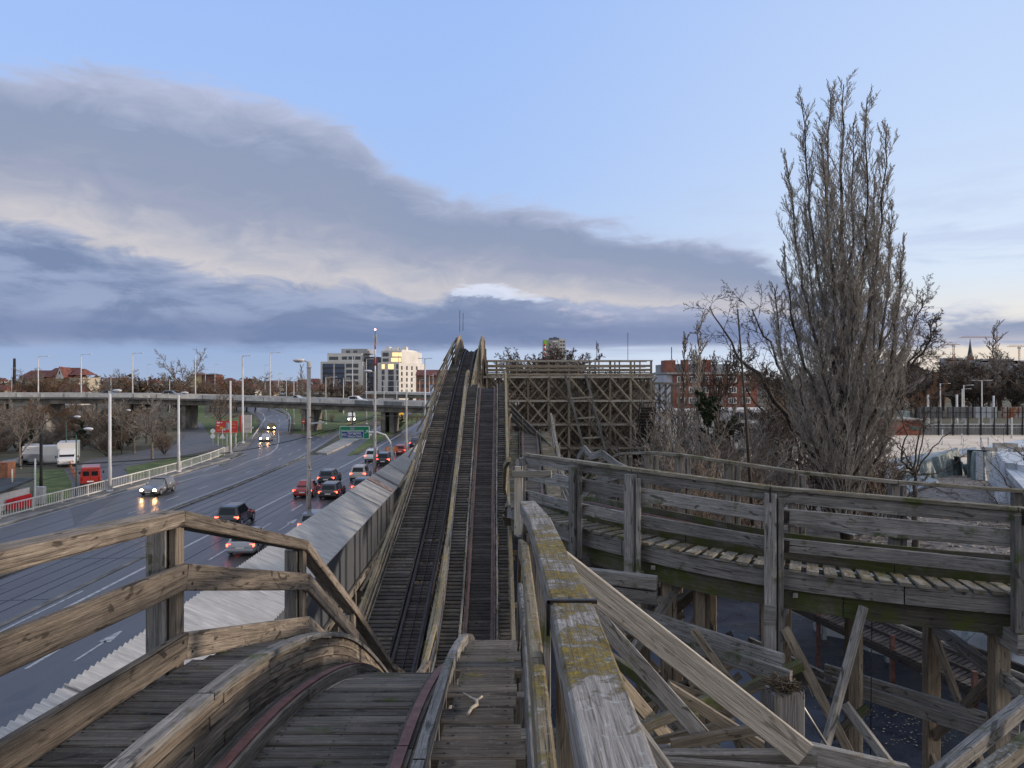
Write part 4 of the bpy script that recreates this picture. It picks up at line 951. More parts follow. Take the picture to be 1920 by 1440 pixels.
def make_car(paintk, style, lit='tail', L_=4.4, Wd=1.78, H=1.46):
    """forward is +Y, origin on the ground at the middle. returns the Empty at the origin"""
    root = thing(style, '', 'car'); P = PC[paintk]; w = Wd/2; y0, y1 = -L_/2, L_/2
    hatch = style in ('hatchback', 'suv', 'estate_car'); 
    if style == 'suv': H = 1.66
    hood = .30*L_; rear = (.10 if hatch else .18)*L_
    belt = H*.60; gc = .20 if style != 'suv' else .26
    # stations: y, half width low, z bottom, z belt(deck), roof half-width, roof z
    S = [(y0, w*.80, .42, belt*.70, w*.66, belt*.72), (y0+.07, w*.93, gc+.08, belt*.93, w*.80, belt*.95), (y0+.16, w*.97, gc, belt*.99, w*.84, belt*1.0)]
    if hatch: S += [(y0+rear*.9+.02, w, gc, belt, w*.74, H*.955), (y0+rear+.35, w, gc, belt, w*.73, H*.99)]
    else: S += [(y0+rear, w, gc, belt, w*.85, belt*1.03), (y0+rear+.62, w, gc, belt, w*.73, H*.975)]
    S += [(0, w, gc, belt, w*.74, H), (y1-hood-.95, w, gc, belt, w*.73, H*.975), (y1-hood-.05, w*.99, gc, belt*.97, w*.84, belt*1.0), (y1-.45, w*.96, gc, belt*.86, w*.80, belt*.88), (y1-.12, w*.90, gc+.03, belt*.74, w*.74, belt*.76), (y1, w*.76, .38, belt*.58, w*.6, belt*.6)]
    def ring(s):
        y, wl, zb, zk, wr, zr = s; zm = zb + (zk-zb)*.55
        h = [(wl*.92, zb), (wl*1.0, zb+(zk-zb)*.2), (wl*1.0, zm), (wl*.95, zk), (wr, zr-.03 if zr > zk+.1 else zr), (wr*.86, zr+.012)]
        return [Vector((x, y, z)) for x, z in h] + [Vector((-x, y, z)) for x, z in reversed(h)]
    R = [ring(s) for s in S]; n = len(R[0]); mb = MB(); i0 = 0
    for r in R: mb.v += [tuple(p) for p in r]
    for i in range(len(R)-1):
        for j in range(n):
            j2 = (j+1) % n; mb.f.append((i*n+j, (i+1)*n+j, (i+1)*n+j2, i*n+j2)); mb.uv += [(0, 0)]*4; mb.t += [.5]*4; mb.sm.append(j not in (3, 7, n-1, 5))
    mb.f.append(tuple(range(n))); mb.uv += [(0, 0)]*n; mb.t += [.5]*n; mb.sm.append(False)
    mb.f.append(tuple((len(R)-1)*n+k for k in reversed(range(n)))); mb.uv += [(0, 0)]*n; mb.t += [.5]*n; mb.sm.append(False)
    body = mb.build('body', P, root)
    def inset(q, sx=.86, off=.012):
        c = sum(q, Vector())/4; nrm = (q[1]-q[0]).cross(q[3]-q[0]).normalized()
        if nrm.dot(c-Vector((0, 0, .5))) < 0: nrm = -nrm
        return [c + (p-c)*sx + nrm*off for p in q]
    ir = 3 if hatch else 3; ws = (6, 7)
    g = MB(); g.face(inset([R[ws[0]][4], R[ws[1]][4], R[ws[1]][7], R[ws[0]][7]], .88)); g.build('windscreen', GLASS, root)
    g = MB(); a, b = (2, 3) if hatch else (3, 4); g.face(inset([R[a][4], R[b][4], R[b][7], R[a][7]], .80 if hatch else .88, .016)); g.build('rear_window', GLASS, root)
    for sgn, (jb, jt) in ((1, (3, 4)), (-1, (8, 7))):
        for a, b in ((b, 5), (5, 6)):
            g = MB(); g.face(inset([R[a][jb], R[b][jb], R[b][jt], R[a][jt]], .86)); g.build('side_window', GLASS, root)
        q = R[6]; r2 = R[7]; c = [R[6][jb], R[7][jb].lerp(R[6][jb], .35), R[6][jt].lerp(R[7][jt], .05), R[6][jt]]
        g = MB(); g.face(inset(c, .8)); g.build('side_window', GLASS, root)
        mr = MB(); mr.sphere((sgn*(w+.10), y1-hood-.55, belt+.06), .10, 8, 5, (1, .7, .7)); mr.build('mirror', P, root)
    for sx in (-1, 1):
        for yy in (y0+.78, y1-.86):
            wh = MB(); r = .33 if style != 'suv' else .36
            wh.tube([(sx*(w-.19), yy, r), (sx*(w-.17), yy, r), (sx*(w-.01), yy, r), (sx*(w+.012), yy, r)], [r*.93, r, r, r*.93], 18); o = wh.build('wheel', TYRE, root)
            rm = MB(); rm.tube([(sx*(w+.0), yy, r), (sx*(w+.022), yy, r)], [r*.62, r*.6], 14); rm.build('rim', RIM, o)
        tl = MB(); hz = belt*.80 if style != 'suv' else belt*.86
        tl.beam((sx*(w*.80), y0-.005+.05, hz), (sx*(w*.80), y0+.20, hz), w*.34, .17, .02); tl.build('tail_light', TAIL if lit == 'tail' else TAILO, root)
        hl = MB(); hl.sphere((sx*w*.68, y1-.10, belt*.66), .14, 10, 6, (1.2, .9, .75)); hl.build('headlight', HEAD if lit == 'head' else HEADO, root)
    b = MB(); b.beam((-w*.88, y0+.05, .40), (w*.88, y0+.05, .40), .14, .14, .03); b.build('rear_bumper', BLACKP if style == 'suv' else P, root)
    b = MB(); b.beam((-w*.7, y1-.03, .36), (w*.7, y1-.03, .36), .10, .16, .03); b.build('front_grille', BLACKP, root)
    b = MB(); b.beam((-.26, y0-.012, belt*.62), (.26, y0-.012, belt*.62), .02, .12); b.build('number_plate', PLATE, root)
    b = MB(); b.beam((-.26, y1+.03, .40), (.26, y1+.03, .40), .02, .11); b.build('number_plate', PLATE, root)
    if style in ('suv', 'estate_car'):
        b = MB()
        for sx in (-1, 1): b.tube([(sx*w*.66, y0+.7, H+.0), (sx*w*.66, y0+.75, H+.06), (sx*w*.66, .75, H+.07), (sx*w*.66, .8, H)], .02, 5)
        b.build('roof_rail', RIM, root)
    return root
def place(root, p, heading, label, group=None):
    root.location = (p[0], p[1], .012); root.rotation_euler = (0, 0, heading); root['label'] = label
    if group: root['group'] = group
    return root
TG = 'cars queueing away from the camera'; OG = 'cars coming towards the camera'
cars = [
 ('black', 'suv', (443, 983), 'black estate car with roof rails in the middle lane, just above the bent handrail', TG),
 ('silver', 'estate_car', (471, 1030), 'silver estate car with one red tail light showing, nearest car to the shed roof', TG),
 ('red', 'saloon_car', (577, 928), 'dark red saloon car with lit tail lights, beside the rusty lamp post', TG),
 ('brown', 'hatchback', (624, 931), 'dark brown hatchback with bright brake lights, right of the red saloon', TG),
 ('black', 'estate_car', (619, 904), 'black car with lit tail lights directly ahead of the dark brown hatchback', TG),
 ('beige', 'suv', (677, 899), 'beige off-roader with its tail lit golden, right lane', TG),
 ('blue', 'hatchback', (683, 921), 'dark hatchback half hidden behind the shed roof edge', TG),
 ('white', 'suv', (700, 864), 'white off-roader with lit tail lights left of the second lamp post', TG),
 ('black', 'suv', (722, 871), 'black car whose tail is lit, just right of the second lamp post', TG),
 ('red', 'hatchback', (753, 851), 'small bright red hatchback beside the orange detour sign', TG),
 ('blue', 'saloon_car', (780, 837), 'dark blue saloon far up the right lane by the end of the shed', TG),
 ('grey', 'hatchback', (594, 992), 'dark grey car with roof bars half hidden behind the rusty lamp post and shed', TG),
]
for pk, st, px, lb, g in cars:
    p = G(px[0], px[1]); place(make_car(pk, st, 'tail'), p, math.radians(1), lb, g)
place(make_car('grey', 'hatchback', 'head', 4.3), G(285, 925)+Vector((.6, 0, 0)), math.radians(180), 'grey hatchback with lit headlamps coming alone down the left carriageway', OG)
place(make_car('silver', 'hatchback', 'head', 4.2), G(499, 827), math.radians(188), 'silver hatchback with lit headlamps leading down the exit ramp', OG)
place(make_car('gold', 'saloon_car', 'head', 4.4), G(509, 806), math.radians(196), 'dark golden car with starry headlamps following down the exit ramp', OG)
def make_van(paintk, name, lit=None, L_=5.2, Wd=1.98, H=2.3, box=False):
    root = thing(name, '', 'van'); P = PC[paintk]; w = Wd/2; y0, y1 = -L_/2, L_/2
    S = [(y0, w*.95, .4, H*.94), (y0+.06, w, .32, H*.99), (y0+.5, w, .3, H), (y1-1.9, w, .3, H), (y1-1.35, w, .3, H*.9), (y1-.75, w*.98, .3, H*.55), (y1-.12, w*.93, .32, H*.46), (y1, w*.85, .38, H*.36)]
    mb = MB(); R = []
    for y, ww, zb, zt in S:
        zk = min(zt*.92, H*.5); h = [(ww*.95, zb), (ww, zb+.15), (ww, zk), (ww*.9, zt*.97), (ww*.78, zt)]
        R.append([Vector((x, y, z)) for x, z in h]+[Vector((-x, y, z)) for x, z in reversed(h)])
    n = 10
    for r in R: mb.v += [tuple(p) for p in r]
    for i in range(len(R)-1):
        for j in range(n): mb.f.append((i*n+j, (i+1)*n+j, (i+1)*n+(j+1) % n, i*n+(j+1) % n)); mb.uv += [(0, 0)]*4; mb.t += [.5]*4; mb.sm.append(False)
    mb.f.append(tuple(range(n))); mb.uv += [(0, 0)]*n; mb.t += [.5]*n; mb.sm.append(False)
    mb.f.append(tuple((len(R)-1)*n+k for k in reversed(range(n)))); mb.uv += [(0, 0)]*n; mb.t += [.5]*n; mb.sm.append(False)
    mb.build('body', P, root)
    for sx in (-1, 1):
        g = MB(); g.beam((sx*w*.42, y0-.012, H*.68), (sx*w*.42, y0+.01, H*.68), w*.62, H*.22, .03); g.build('rear_window', GLASS, root)
        g = MB(); g.beam((sx*w*.82, y0-.014, H*.42), (sx*w*.82, y0+.01, H*.42), .14, .35, .02); g.build('tail_light', TAILO, root)
        g = MB(); g.sphere((sx*w*.72, y1-.05, H*.33), .15, 8, 5); g.build('headlight', HEAD if lit else HEADO, root)
        g = MB(); g.beam((sx*(w+.1), y1-1.2, H*.55), (sx*(w+.26), y1-1.2, H*.55), .1, .26, .03); g.build('mirror', BLACKP, root)
        g = MB(); a, b = Vector((sx*(w-.02), y1-1.55, H*.5)), Vector((sx*(w-.02), y1-.95, H*.5)); g.face([a, b, b+Vector((-sx*.05, -.25, H*.22)), a+Vector((-sx*.06, 0, H*.30))], None); g.build('side_window', GLASS, root)
        for yy in (y0+.95, y1-.95):
            wh = MB(); wh.tube([(sx*(w-.2), yy, .34), (sx*(w+.01), yy, .34)], .34, 14); o = wh.build('wheel', TYRE, root)
            rm = MB(); rm.tube([(sx*w, yy, .34), (sx*(w+.02), yy, .34)], .2, 10); rm.build('rim', RIM, o)
    g = MB(); q = [R[4][3], R[5][3], R[5][6], R[4][6]]; c = sum(q, Vector())/4; g.face([c+(p-c)*.9+Vector((0, .02, .02)) for p in q]); g.build('windscreen', GLASS, root)
    g = MB(); g.beam((-w*.95, y0+.0, .36), (w*.95, y0+.0, .36), .12, .2, .02); g.build('rear_bumper', BLACKP, root)
    g = MB(); g.beam((-.3, y0-.015, H*.30), (.3, y0-.015, H*.30), .02, .12); g.build('number_plate', PLATE, root)
    g = MB(); g.beam((0, y0-.004, .5), (0, y0-.004, H*.9), .02, .012, roll=(1, 0, 0)); g.build('door_seam', BLACKP, root)
    if box:
        g = MB(); g.box(-w-.08, w+.08, y0-.1, y1-2.1, .75, H+.75); g.build('cargo_box', PC['white'], root)
    return root
v = place(make_van('red', 'panel_van', None, 4.9, 1.85, 2.1), G(171, 909), math.radians(27), 'red panel van seen from behind on the side road'); v['category'] = 'van'
v = place(make_van('white', 'box_truck', None, 6.4, 2.1, 2.15, True), G(128, 871), math.radians(206), 'white box truck with a roof locker, facing the camera'); v['category'] = 'truck'
v = place(make_van('white', 'panel_van', None, 5.6, 2.0, 2.45), G(91, 870), math.radians(292), 'long white panel van parked beside the box truck'); v['category'] = 'van'
v = place(make_van('white', 'panel_van', None, 5.2, 2.0, 2.4), G(62, 868), math.radians(213), 'pale white van end-on at the left of the parked row'); v['category'] = 'van'
v = place(make_van('white', 'panel_van', 'head', 5.2, 2.0, 2.4), G(659, 791), math.radians(192), 'pale van with lit headlamps under the flyover', OG); v['category'] = 'van'
place(make_car('grey', 'hatchback', None), G(43, 873), math.radians(120), 'grey hatchback parked left of the white vans')
# tram
YELT = plain('tram yellow', (.62, .36, .02), (.68, .42, .03), 1, .35)
tram = thing('tram', 'yellow tram half hidden behind a flyover pier', 'tram', (-30, 195, 0))
tc_ = G(722, 790); tx, ty = tc_.x, tc_.y; tram.location = (tx, ty, 0)
mb = MB(); mb.extrude([(tx-1.2, ty-.2), (tx-.7, ty-.9), (tx+.7, ty-.9), (tx+1.2, ty-.2), (tx+1.2, ty+26), (tx-1.2, ty+26)], .35, 1.35); mb.extrude([(tx-1.2, ty-.1), (tx-.6, ty-.5), (tx+.6, ty-.5), (tx+1.2, ty-.1), (tx+1.2, ty+26), (tx-1.2, ty+26)], 2.6, 3.3); mb.build('body', YELT, tram)
mb = MB(); mb.extrude([(tx-1.15, ty-.12), (tx-.65, ty-.75), (tx+.65, ty-.75), (tx+1.15, ty-.12), (tx+1.15, ty+26), (tx-1.15, ty+26)], 1.35, 2.6); mb.build('window_band', GLASS, tram)
for s in (-1, 1): mb = MB(); mb.sphere((tx+s*.65, ty-.85, .95), .14); mb.build('headlight', HEAD, tram)
# ------------------------------------------------------------------ lamp posts
POLEW = plain('pale grey pole paint', (.40, .41, .42), (.58, .59, .60), 1.6, .55, 0, .0, (1, 1, .3))
def rusty():
    t = NT('rust streaked pole'); pos = t.add('ShaderNodeTexCoord').outputs['Object']
    a = t.noise(pos, 2.2, 6, .7, .3, (3, 3, .35)); t.col(t.mix(t.mr(a, .56, .62), c4(.36, .35, .33), c4(.15, .06, .022))); t.set(Roughness=.75); return t.m
RUSTY = rusty(); LAMPW = plain('lamp housing', (.55, .56, .58), (.7, .7, .7), 6, .3, .2); GREENP = plain('dark green pole', (.03, .07, .06), None, rough=.5); DARKP = plain('black pole', (.015, .015, .016), None, rough=.8)
def lamp(loc, h, arm=1.5, head='box', mat=None, r=(.13, .07), label='', double=False, group=None, name='street_lamp', bend=False, tilt=.0, k=8):
    t = thing(name, label, 'street lamp' if head else 'pole', loc, group); M_ = mat or POLEW; x, y, z = loc; mb = MB()
    mb.tube([(x, y, z), (x, y, z+h*.25), (x, y, z+h*.26), (x, y, z+h)], [r[0], r[0]*.95, r[0]*.8, r[1]], k); mb.build('pole', M_, t)
    mb = MB(); mb.tube([(x, y, z), (x, y, z+.25)], r[0]*1.7, k); mb.build('base', M_, t)
    for sg in ((1, -1) if double else (1,)):
        if not head: continue
        ax = x+sg*arm; az_ = z+h+tilt*abs(arm)
        mb = MB()
        if bend: mb.tube([(x, y, z+h), (x+sg*arm*.15, y, z+h+.35), (x+sg*arm*.5, y, z+h+.5), (ax, y, z+h+.5)], .035, 6); az_ = z+h+.5
        else: mb.tube([(x, y, z+h-.06), (ax, y, az_)], .045, 6)
        mb.build('arm', M_, t); s2 = 1 if arm > 0 else -1; s2 *= sg
        mb = MB()
        if head == 'box': mb.beam((ax-s2*.1, y, az_), (ax+s2*.75, y, az_+.02), .3, .13, .03)
        else: mb.sphere((ax+s2*.42, y, az_+.04), .46, 12, 8, (1, .42, .30))
        mb.build('lamp_head', LAMPW, t)
        mb = MB()
        if head != 'box': mb.sphere((ax+s2*.42, y, az_-.05), .36, 10, 6, (1, .4, .28)); mb.build('lens', plain('lamp lens', (.3, .3, .3), None, rough=.1) if 'lamp lens' not in MATS else MATS['lamp lens'], t)
    return t
def lampG(px, pb, ptop, **kw):   # base on the ground
    p = G(px, pb); h = EYE-(ptop-HY)/FPX*p.y; return lamp((p.x, p.y, 0), h, **kw)
def lampW(px, ptop, Y, z0=0.0, **kw):
    p = W(px, ptop, Y); return lamp((p.x, p.y, z0), p.z-z0, **kw)
l1 = lampW(579, 678, 58, arm=-.35, head='egg', mat=RUSTY, r=(.20, .155), label='near rust-streaked lamp post rising behind the shed, its lamp pointing left', tilt=.2)
mb = MB(); p = W(580, 800, 58)
mb.beam((p.x+.1, 58, 7.7), (p.x+1.1, 58, 7.8), .1, .12); mb.build('bracket', GALV, l1)
for zz in (11.9, 6.6, 4.2): mb = MB(); mb.tube([(p.x, 58, zz), (p.x, 58, zz+.08)], .20, 10); mb.build('clamp', GALV, l1)
lampW(703, 697, 84, arm=-.35, head='egg', mat=RUSTY, r=(.19, .13), label='second pale lamp post behind the shed with a left-pointing lamp, right of the green sign', tilt=.1)
lampW(762, 730, 109, arm=0, head=None, mat=RUSTY, r=(.17, .12), label='plain pale pole third along the shed side', name='utility_pole')
lampW(797, 672, 134, arm=.55, head='box', double=True, r=(.2, .12), label='tall T-shaped double lamp post beside the coaster lift hill')
lampW(810, 722, 126, arm=0, head=None, mat=plain('blue grey pole', (.22, .28, .38), (.3, .36, .46), 2, .5), r=(.32, .3), label='thick blue-grey pole close to the lift hill', name='utility_pole')
lampW(206, 733, 75, arm=.3, head='egg', r=(.19, .14), label='pale concrete lamp post at the white railing, first from the left', mat=POLEW)
lampW(335, 737, 91, arm=.3, head='egg', r=(.19, .14), label='pale concrete lamp post at the white railing, second from the left')
lampW(432, 714, 115, arm=0, head=None, r=(.2, .15), label='plain pale pole in front of the red billboard, banded with dark marks', name='utility_pole')
lampG(455, 831, 667, arm=.7, head='box', r=(.22, .13), label='tall pale lamp post right of the red billboard')
lampG(66, 955, 860, arm=0, head=None, r=(.08, .07), label='thin white pole beside the small white house', name='utility_pole')
lampG(77, 922, 816, arm=0, head=None, r=(.17, .15), mat=DARKP, label='thick black wooden pole on the left lawn', name='utility_pole')
lampG(124, 872, 789, arm=1.0, head='egg', bend=True, r=(.08, .06), mat=GREENP, label='curved green lamp in front of the white box truck')
lampG(143, 935, 815, arm=.7, head='egg', bend=True, r=(.08, .06), mat=GREENP, label='curved green lamp between the box truck and the red van')
lampG(228, 852, 776, arm=.5, head='egg', bend=True, r=(.08, .06), mat=GREENP, label='curved green lamp behind the first railing lamp post')
# flyovers
def polyY(tab): return [W(px, py, Y) for px, py, Y in tab]
fly = thing('flyover', 'long concrete flyover crossing the picture from the left to the coaster', 'bridge', (-60, 165, 0))
PTS = [(-160, 737, 164), (-60, 737, 165), (120, 737.5, 167), (250, 738, 168), (380, 741, 170), (460, 744, 168), (600, 748, 162), (720, 752, 158), (830, 755, 155), (1000, 758, 152)]
top_ = polyY(PTS); PAR = plain('pale parapet', (.46, .45, .43), (.62, .61, .58), .7, .8)
def offs(P, k):
    r = []
    for i, p in enumerate(P):
        d = (P[min(i+1, len(P)-1)]-P[max(i-1, 0)]); d.z = 0; d.normalize(); r.append(p + Vector((-d.y, d.x, 0))*k)
    return r
def slab(mb, A, B, za, zb):
    for i in range(len(A)-1):
        a0, a1, b0, b1 = A[i], A[i+1], B[i], B[i+1]; U = Vector((0, 0, za)); D = Vector((0, 0, zb))
        mb.face([a0+U, a1+U, b1+U, b0+U]); mb.face([a0+D, b0+D, b1+D, a1+D]); mb.face([a0+D, a1+D, a1+U, a0+U]); mb.face([b0+D, b0+U, b1+U, b1+D])
bk = offs(top_, 10)
mb = MB(); slab(mb, offs(top_, .0), offs(top_, .25), 0, -.85); slab(mb, offs(top_, 9.75), offs(top_, 10), 0, -.85); mb.build('parapet', PAR, fly)
mb = MB(); slab(mb, offs(top_, .05), offs(top_, 9.9), -.86, -1.25); mb.build('deck', plain('deck edge concrete', (.09, .09, .095), (.15, .15, .15), .5, .8), fly)
mb = MB(); slab(mb, offs(top_, .7), offs(top_, 9.2), -1.26, -2.3); mb.build('girder', CONCD, fly)
mb = MB(); slab(mb, offs(top_, -.02), offs(top_, -.06), .12, .06); mb.build('handrail', GALV, fly)
JT = plain('dark joint', (.06, .06, .06), None, rough=.9); sd_ = offs(top_, -.03)
mb = MB()
for p_, q_ in zip(sd_, sd_[1:]):
    n_ = max(1, int((q_-p_).length/4))
    for i in range(n_): r_ = p_.lerp(q_, i/n_); mb.box(r_.x-.04, r_.x+.04, r_.y-.02, r_.y+.02, r_.z-.85, r_.z)
mb.build('joints', JT, fly)
SCR = plain('grey screen panel', (.13, .14, .15), (.2, .21, .22), 1, .6)
for pa_, pb_ in ((666, 699), (721, 754)):
    A_, B_ = None, None
    for p_, q_ in zip(sd_, sd_[1:]):
        for nm_, px_ in (('a', pa_), ('b', pb_)):
            q0 = (px_-960)/FPX
            if p_.x/p_.y <= q0 <= q_.x/q_.y:
                v_ = p_.lerp(q_, (q0-p_.x/p_.y)/(q_.x/q_.y-p_.x/p_.y))
                if nm_ == 'a': A_ = v_
                else: B_ = v_
    mb = MB(); mb.beam(A_+Vector((0, -.08, -.42)), B_+Vector((0, -.08, -.42)), .06, .84); mb.build('screen_panel', SCR, fly)
for px in (70, 574, 724, -40, 330, 830, 240):
    xw = None
    for a, b in zip(top_, top_[1:]):
        pa, pb = a.x/a.y, b.x/b.y; q = (px-960)/FPX
        if pa <= q <= pb: xw = a.lerp(b, (q-pa)/(pb-pa))
    if xw is None: continue
    z = xw.z-2.3
    for dx in ((0,) if px in (70, -40) else (-.9, .9)):
        mb = MB(); wd = 2.0 if px in (70, -40) else .9; mb.box(xw.x+dx-wd/2, xw.x+dx+wd/2, xw.y+1.5, xw.y+8.5, 0, z); mb.build('pier', CONC if px == 70 else CONCD, fly)
for i, (px, pt) in enumerate(((68, 668), (149, 664), (246, 662), (364, 661), (506, 661))):
    for a, b in zip(top_, top_[1:]):
        q = (px-960)/FPX
        if a.x/a.y <= q <= b.x/b.y: xw = a.lerp(b, (q-a.x/a.y)/(b.x/b.y-a.x/a.y))
    zt_ = EYE-(pt-HY)/FPX*(xw.y+.6)
    lamp((xw.x, xw.y+.6, xw.z-.85), zt_-xw.z+.85, arm=1.6, head='box', r=(.16, .09), label=['lamp post on the flyover in front of the red-roofed hall, leftmost', 'lamp post on the flyover at the right end of the red-roofed hall', 'lamp post on the flyover left of the large bare round tree', 'lamp post on the flyover beside the large bare round tree', 'lamp post on the flyover just left of the near rusty lamp post'][i], group='lamp posts on the flyover')
for px, pt, Y, lb in ((661, 667, 166, 'left of the glassy white block'), (687, 673, 190, 'in front of the dark link between the two white blocks'), (551, 711, 190, 'with a long flat arm, left of the near blue glass block'), (611, 707, 190, 'with a long flat arm, before the blue glass windows'), (644, 709, 200, 'short and plain by the far slip road'), (826, 690, 240, 'beside the lift hill, right of the T-shaped lamp')):
    lampW(px, pt, Y, arm=1.0 if px not in (551, 611) else 2.0, head='box', r=(.17, .09), label='pale lamp post ' + lb, group='lamp posts around the flyovers', k=6)
for px, pt, Y in ((22, 690, 260), (277, 683, 300), (208, 703, 300), (403, 683, 320), (497, 684, 320), (318, 711, 260), (385, 693, 330), (522, 700, 300), (537, 708, 280), (557, 709, 300), (625, 712, 300), (661, 714, 320), (744, 715, 260), (720, 712, 280), (770, 708, 300), (787, 712, 320), (805, 704, 300), (812, 700, 330)):
    lampW(px, pt, Y, arm=.9, head='box', r=(.16, .1), label='small far-off lamp post beyond the flyover', group='small lamp posts beyond the flyover', k=5)
fly2 = thing('flyover', 'second, farther concrete flyover seen above the first one, right of the white blocks', 'bridge', (-75, 300, 0))
t2p = polyY([(520, 736, 330), (650, 734.5, 310), (740, 735, 300), (840, 737, 290), (960, 740, 280)])
mb = MB(); slab(mb, t2p, offs(t2p, 9), 0, -.9); mb.build('parapet', PAR, fly2); mb = MB(); slab(mb, offs(t2p, .4), offs(t2p, 8.6), -.91, -2.4); mb.build('deck', CONCD, fly2)
for i, x in enumerate((-58, -46, -40, -31, -68, -80)):
    mb = MB(); mb.box(x-.6, x+.6, 300, 306, 0, 3.6); mb.build('pier', CONC, fly2)
# cars on the flyover
for px, pk, st, lb in ((555, 'silver', 'saloon_car', 'silver saloon crossing the flyover left of the rusty lamp post'), (668, 'white', 'suv', 'white off-roader crossing the flyover near the blue glass block'), (195, 'blue', 'saloon_car', 'dark blue saloon crossing the flyover at the left'), (315, 'grey', 'suv', 'grey off-roader crossing the flyover by the bare trees')):
    for a, b in zip(top_, top_[1:]):
        q = (px-960)/FPX
        if a.x/a.y <= q <= b.x/b.y: xw = a.lerp(b, (q-a.x/a.y)/(b.x/b.y-a.x/a.y)); dd = b-a
    r = place(make_car(pk, st, None), (xw.x, xw.y+2.2), math.atan2(dd.y, dd.x)-math.pi/2, lb); r.location.z = xw.z-.85
# ------------------------------------------------------------------ signs
GREENS = plain('sign green', (.0, .20, .095), None, rough=.4); BLUES = plain('sign blue', (.008, .05, .20), None, rough=.4); WHITES = plain('sign white', (.75, .75, .75), None, rough=.4)
sg = thing('motorway_sign', 'green overhead road sign with a blue panel and white lettering on a curved pole', 'road sign', (-20.3, 82, 0))
ys_ = 88.0; sx0 = W(637, 0, ys_).x; sx1 = W(692.5, 0, ys_).x; sz1 = W(0, 799, ys_).z; sz0 = W(0, 823, ys_).z
def rrect(x0, x1, z0, z1, r=.12):
    P = []
    for cx, cz, a0 in ((x1-r, z1-r, 0), (x0+r, z1-r, 90), (x0+r, z0+r, 180), (x1-r, z0+r, 270)):
        for k in range(4): a = math.radians(a0+30*k); P.append((cx+r*math.cos(a), cz+r*math.sin(a)))
    return P
MS = Matrix(((1, 0, 0, 0), (0, 0, -1, ys_), (0, 1, 0, 0), (0, 0, 0, 1)))   # local xy -> x,z facing -Y
def plate(poly, d0, d1, mat, name, parent): mb = MB(); mb.extrude(poly, d0, d1, M=MS); return mb.build(name, mat, parent)
plate(rrect(sx0, sx1, sz0, sz1), -.06, 0, WHITES, 'border', sg); plate(rrect(sx0+.05, sx1-.05, sz0+.05, sz1-.05), .001, .012, GREENS, 'panel', sg)
pw = sx1-sx0; ph = sz1-sz0
plate(rrect(sx0+.06*pw, sx0+.81*pw, sz0+.07*ph, sz0+.60*ph, .06), .013, .02, WHITES, 'border', sg); plate(rrect(sx0+.06*pw+.035, sx0+.81*pw-.035, sz0+.07*ph+.035, sz0+.60*ph-.035, .05), .021, .028, BLUES, 'blue_panel', sg)
plate([(sx0+.04*pw, sz0+.66*ph), (sx0+.81*pw, sz0+.66*ph), (sx0+.81*pw, sz0+.685*ph), (sx0+.04*pw, sz0+.685*ph)], .013, .02, WHITES, 'rule', sg)
TMx = lambda x, z, s=1: Matrix(((s, 0, 0, x), (0, 0, -1, ys_-.032), (0, 1, 0, z), (0, 0, 0, 1)))
text('Nyíregyháza', .36, WHITES, sg, TMx(sx0+.27*pw, sz0+.39*ph, .86)); text('Debrecen, Miskolc', .31, WHITES, sg, TMx(sx0+.27*pw, sz0+.15*ph, .70))
plate(rrect(sx0+.26*pw, sx0+.77*pw, sz0+.315*ph, sz0+.325*ph, .004), .029, .033, WHITES, 'rule', sg)
plate(rrect(sx0+.085*pw, sx0+.225*pw, sz0+.22*ph, sz0+.44*ph, .06), .029, .033, WHITES, 'badge', sg); plate(rrect(sx0+.095*pw, sx0+.215*pw, sz0+.235*ph, sz0+.425*ph, .05), .034, .037, BLUES, 'badge', sg)
text('M3', .24, WHITES, sg, TMx(sx0+.105*pw, sz0+.27*ph) @ Matrix.Translation((0, 0, .012)))
circ = [(sx0+.43*pw+.24*math.cos(a), sz0+.83*ph+.17*math.sin(a)) for a in [k*math.pi/8 for k in range(16)]]
plate(circ, .013, .02, WHITES, 'badge', sg); plate([(sx0+.43*pw+(x-sx0-.43*pw)*.88, sz0+.83*ph+(z-sz0-.83*ph)*.86) for x, z in circ], .021, .026, BLUES, 'badge', sg)
text('M3', .20, WHITES, sg, TMx(sx0+.385*pw, sz0+.785*ph))
ax_, az2 = sx0+.86*pw, sz0+.45*ph
mb = MB(); P_ = lambda x, z: MS @ Vector((x, z, .03))
mb.beam(P_(ax_, az2), P_(ax_+.3, az2+.26), .03, .06); mb.beam(P_(ax_+.08, az2+.30), P_(ax_+.36, az2+.30), .03, .06); mb.beam(P_(ax_+.33, az2+.31), P_(ax_+.33, az2+.04), .03, .06); mb.build('arrow', WHITES, sg)
zs = W(0, 811, ys_).z
mb = MB(); bz = W(735, 0, ys_).x; mb.tube([(sx0+.3, ys_+.12, zs), (sx1, ys_+.12, zs), (W(706, 0, ys_).x, ys_+.12, zs+.02), (W(722, 0, ys_).x, ys_+.12, zs-.3), (W(731, 0, ys_).x, ys_+.12, zs-1.1), (bz, ys_+.12, zs-2.2), (bz+.03, ys_+.12, 0)], .12, 8); mb.build('pole', POLEW, sg)
os_ = thing('detour_sign', 'small orange direction sign above the red hatchback, right of the green sign', 'road sign', (-12, 100, 0))
ys_ = 104.0; MS = Matrix(((1, 0, 0, 0), (0, 0, -1, ys_), (0, 1, 0, 0), (0, 0, 0, 1))); a0, a1 = W(722, 0, ys_).x, W(746, 0, ys_).x; b0, b1 = W(0, 846, ys_).z, W(0, 838, ys_).z
ORG = plain('sign orange', (.62, .16, .03), None, rough=.5); PKS = plain('faded sign', (.62, .34, .22), None, rough=.5)
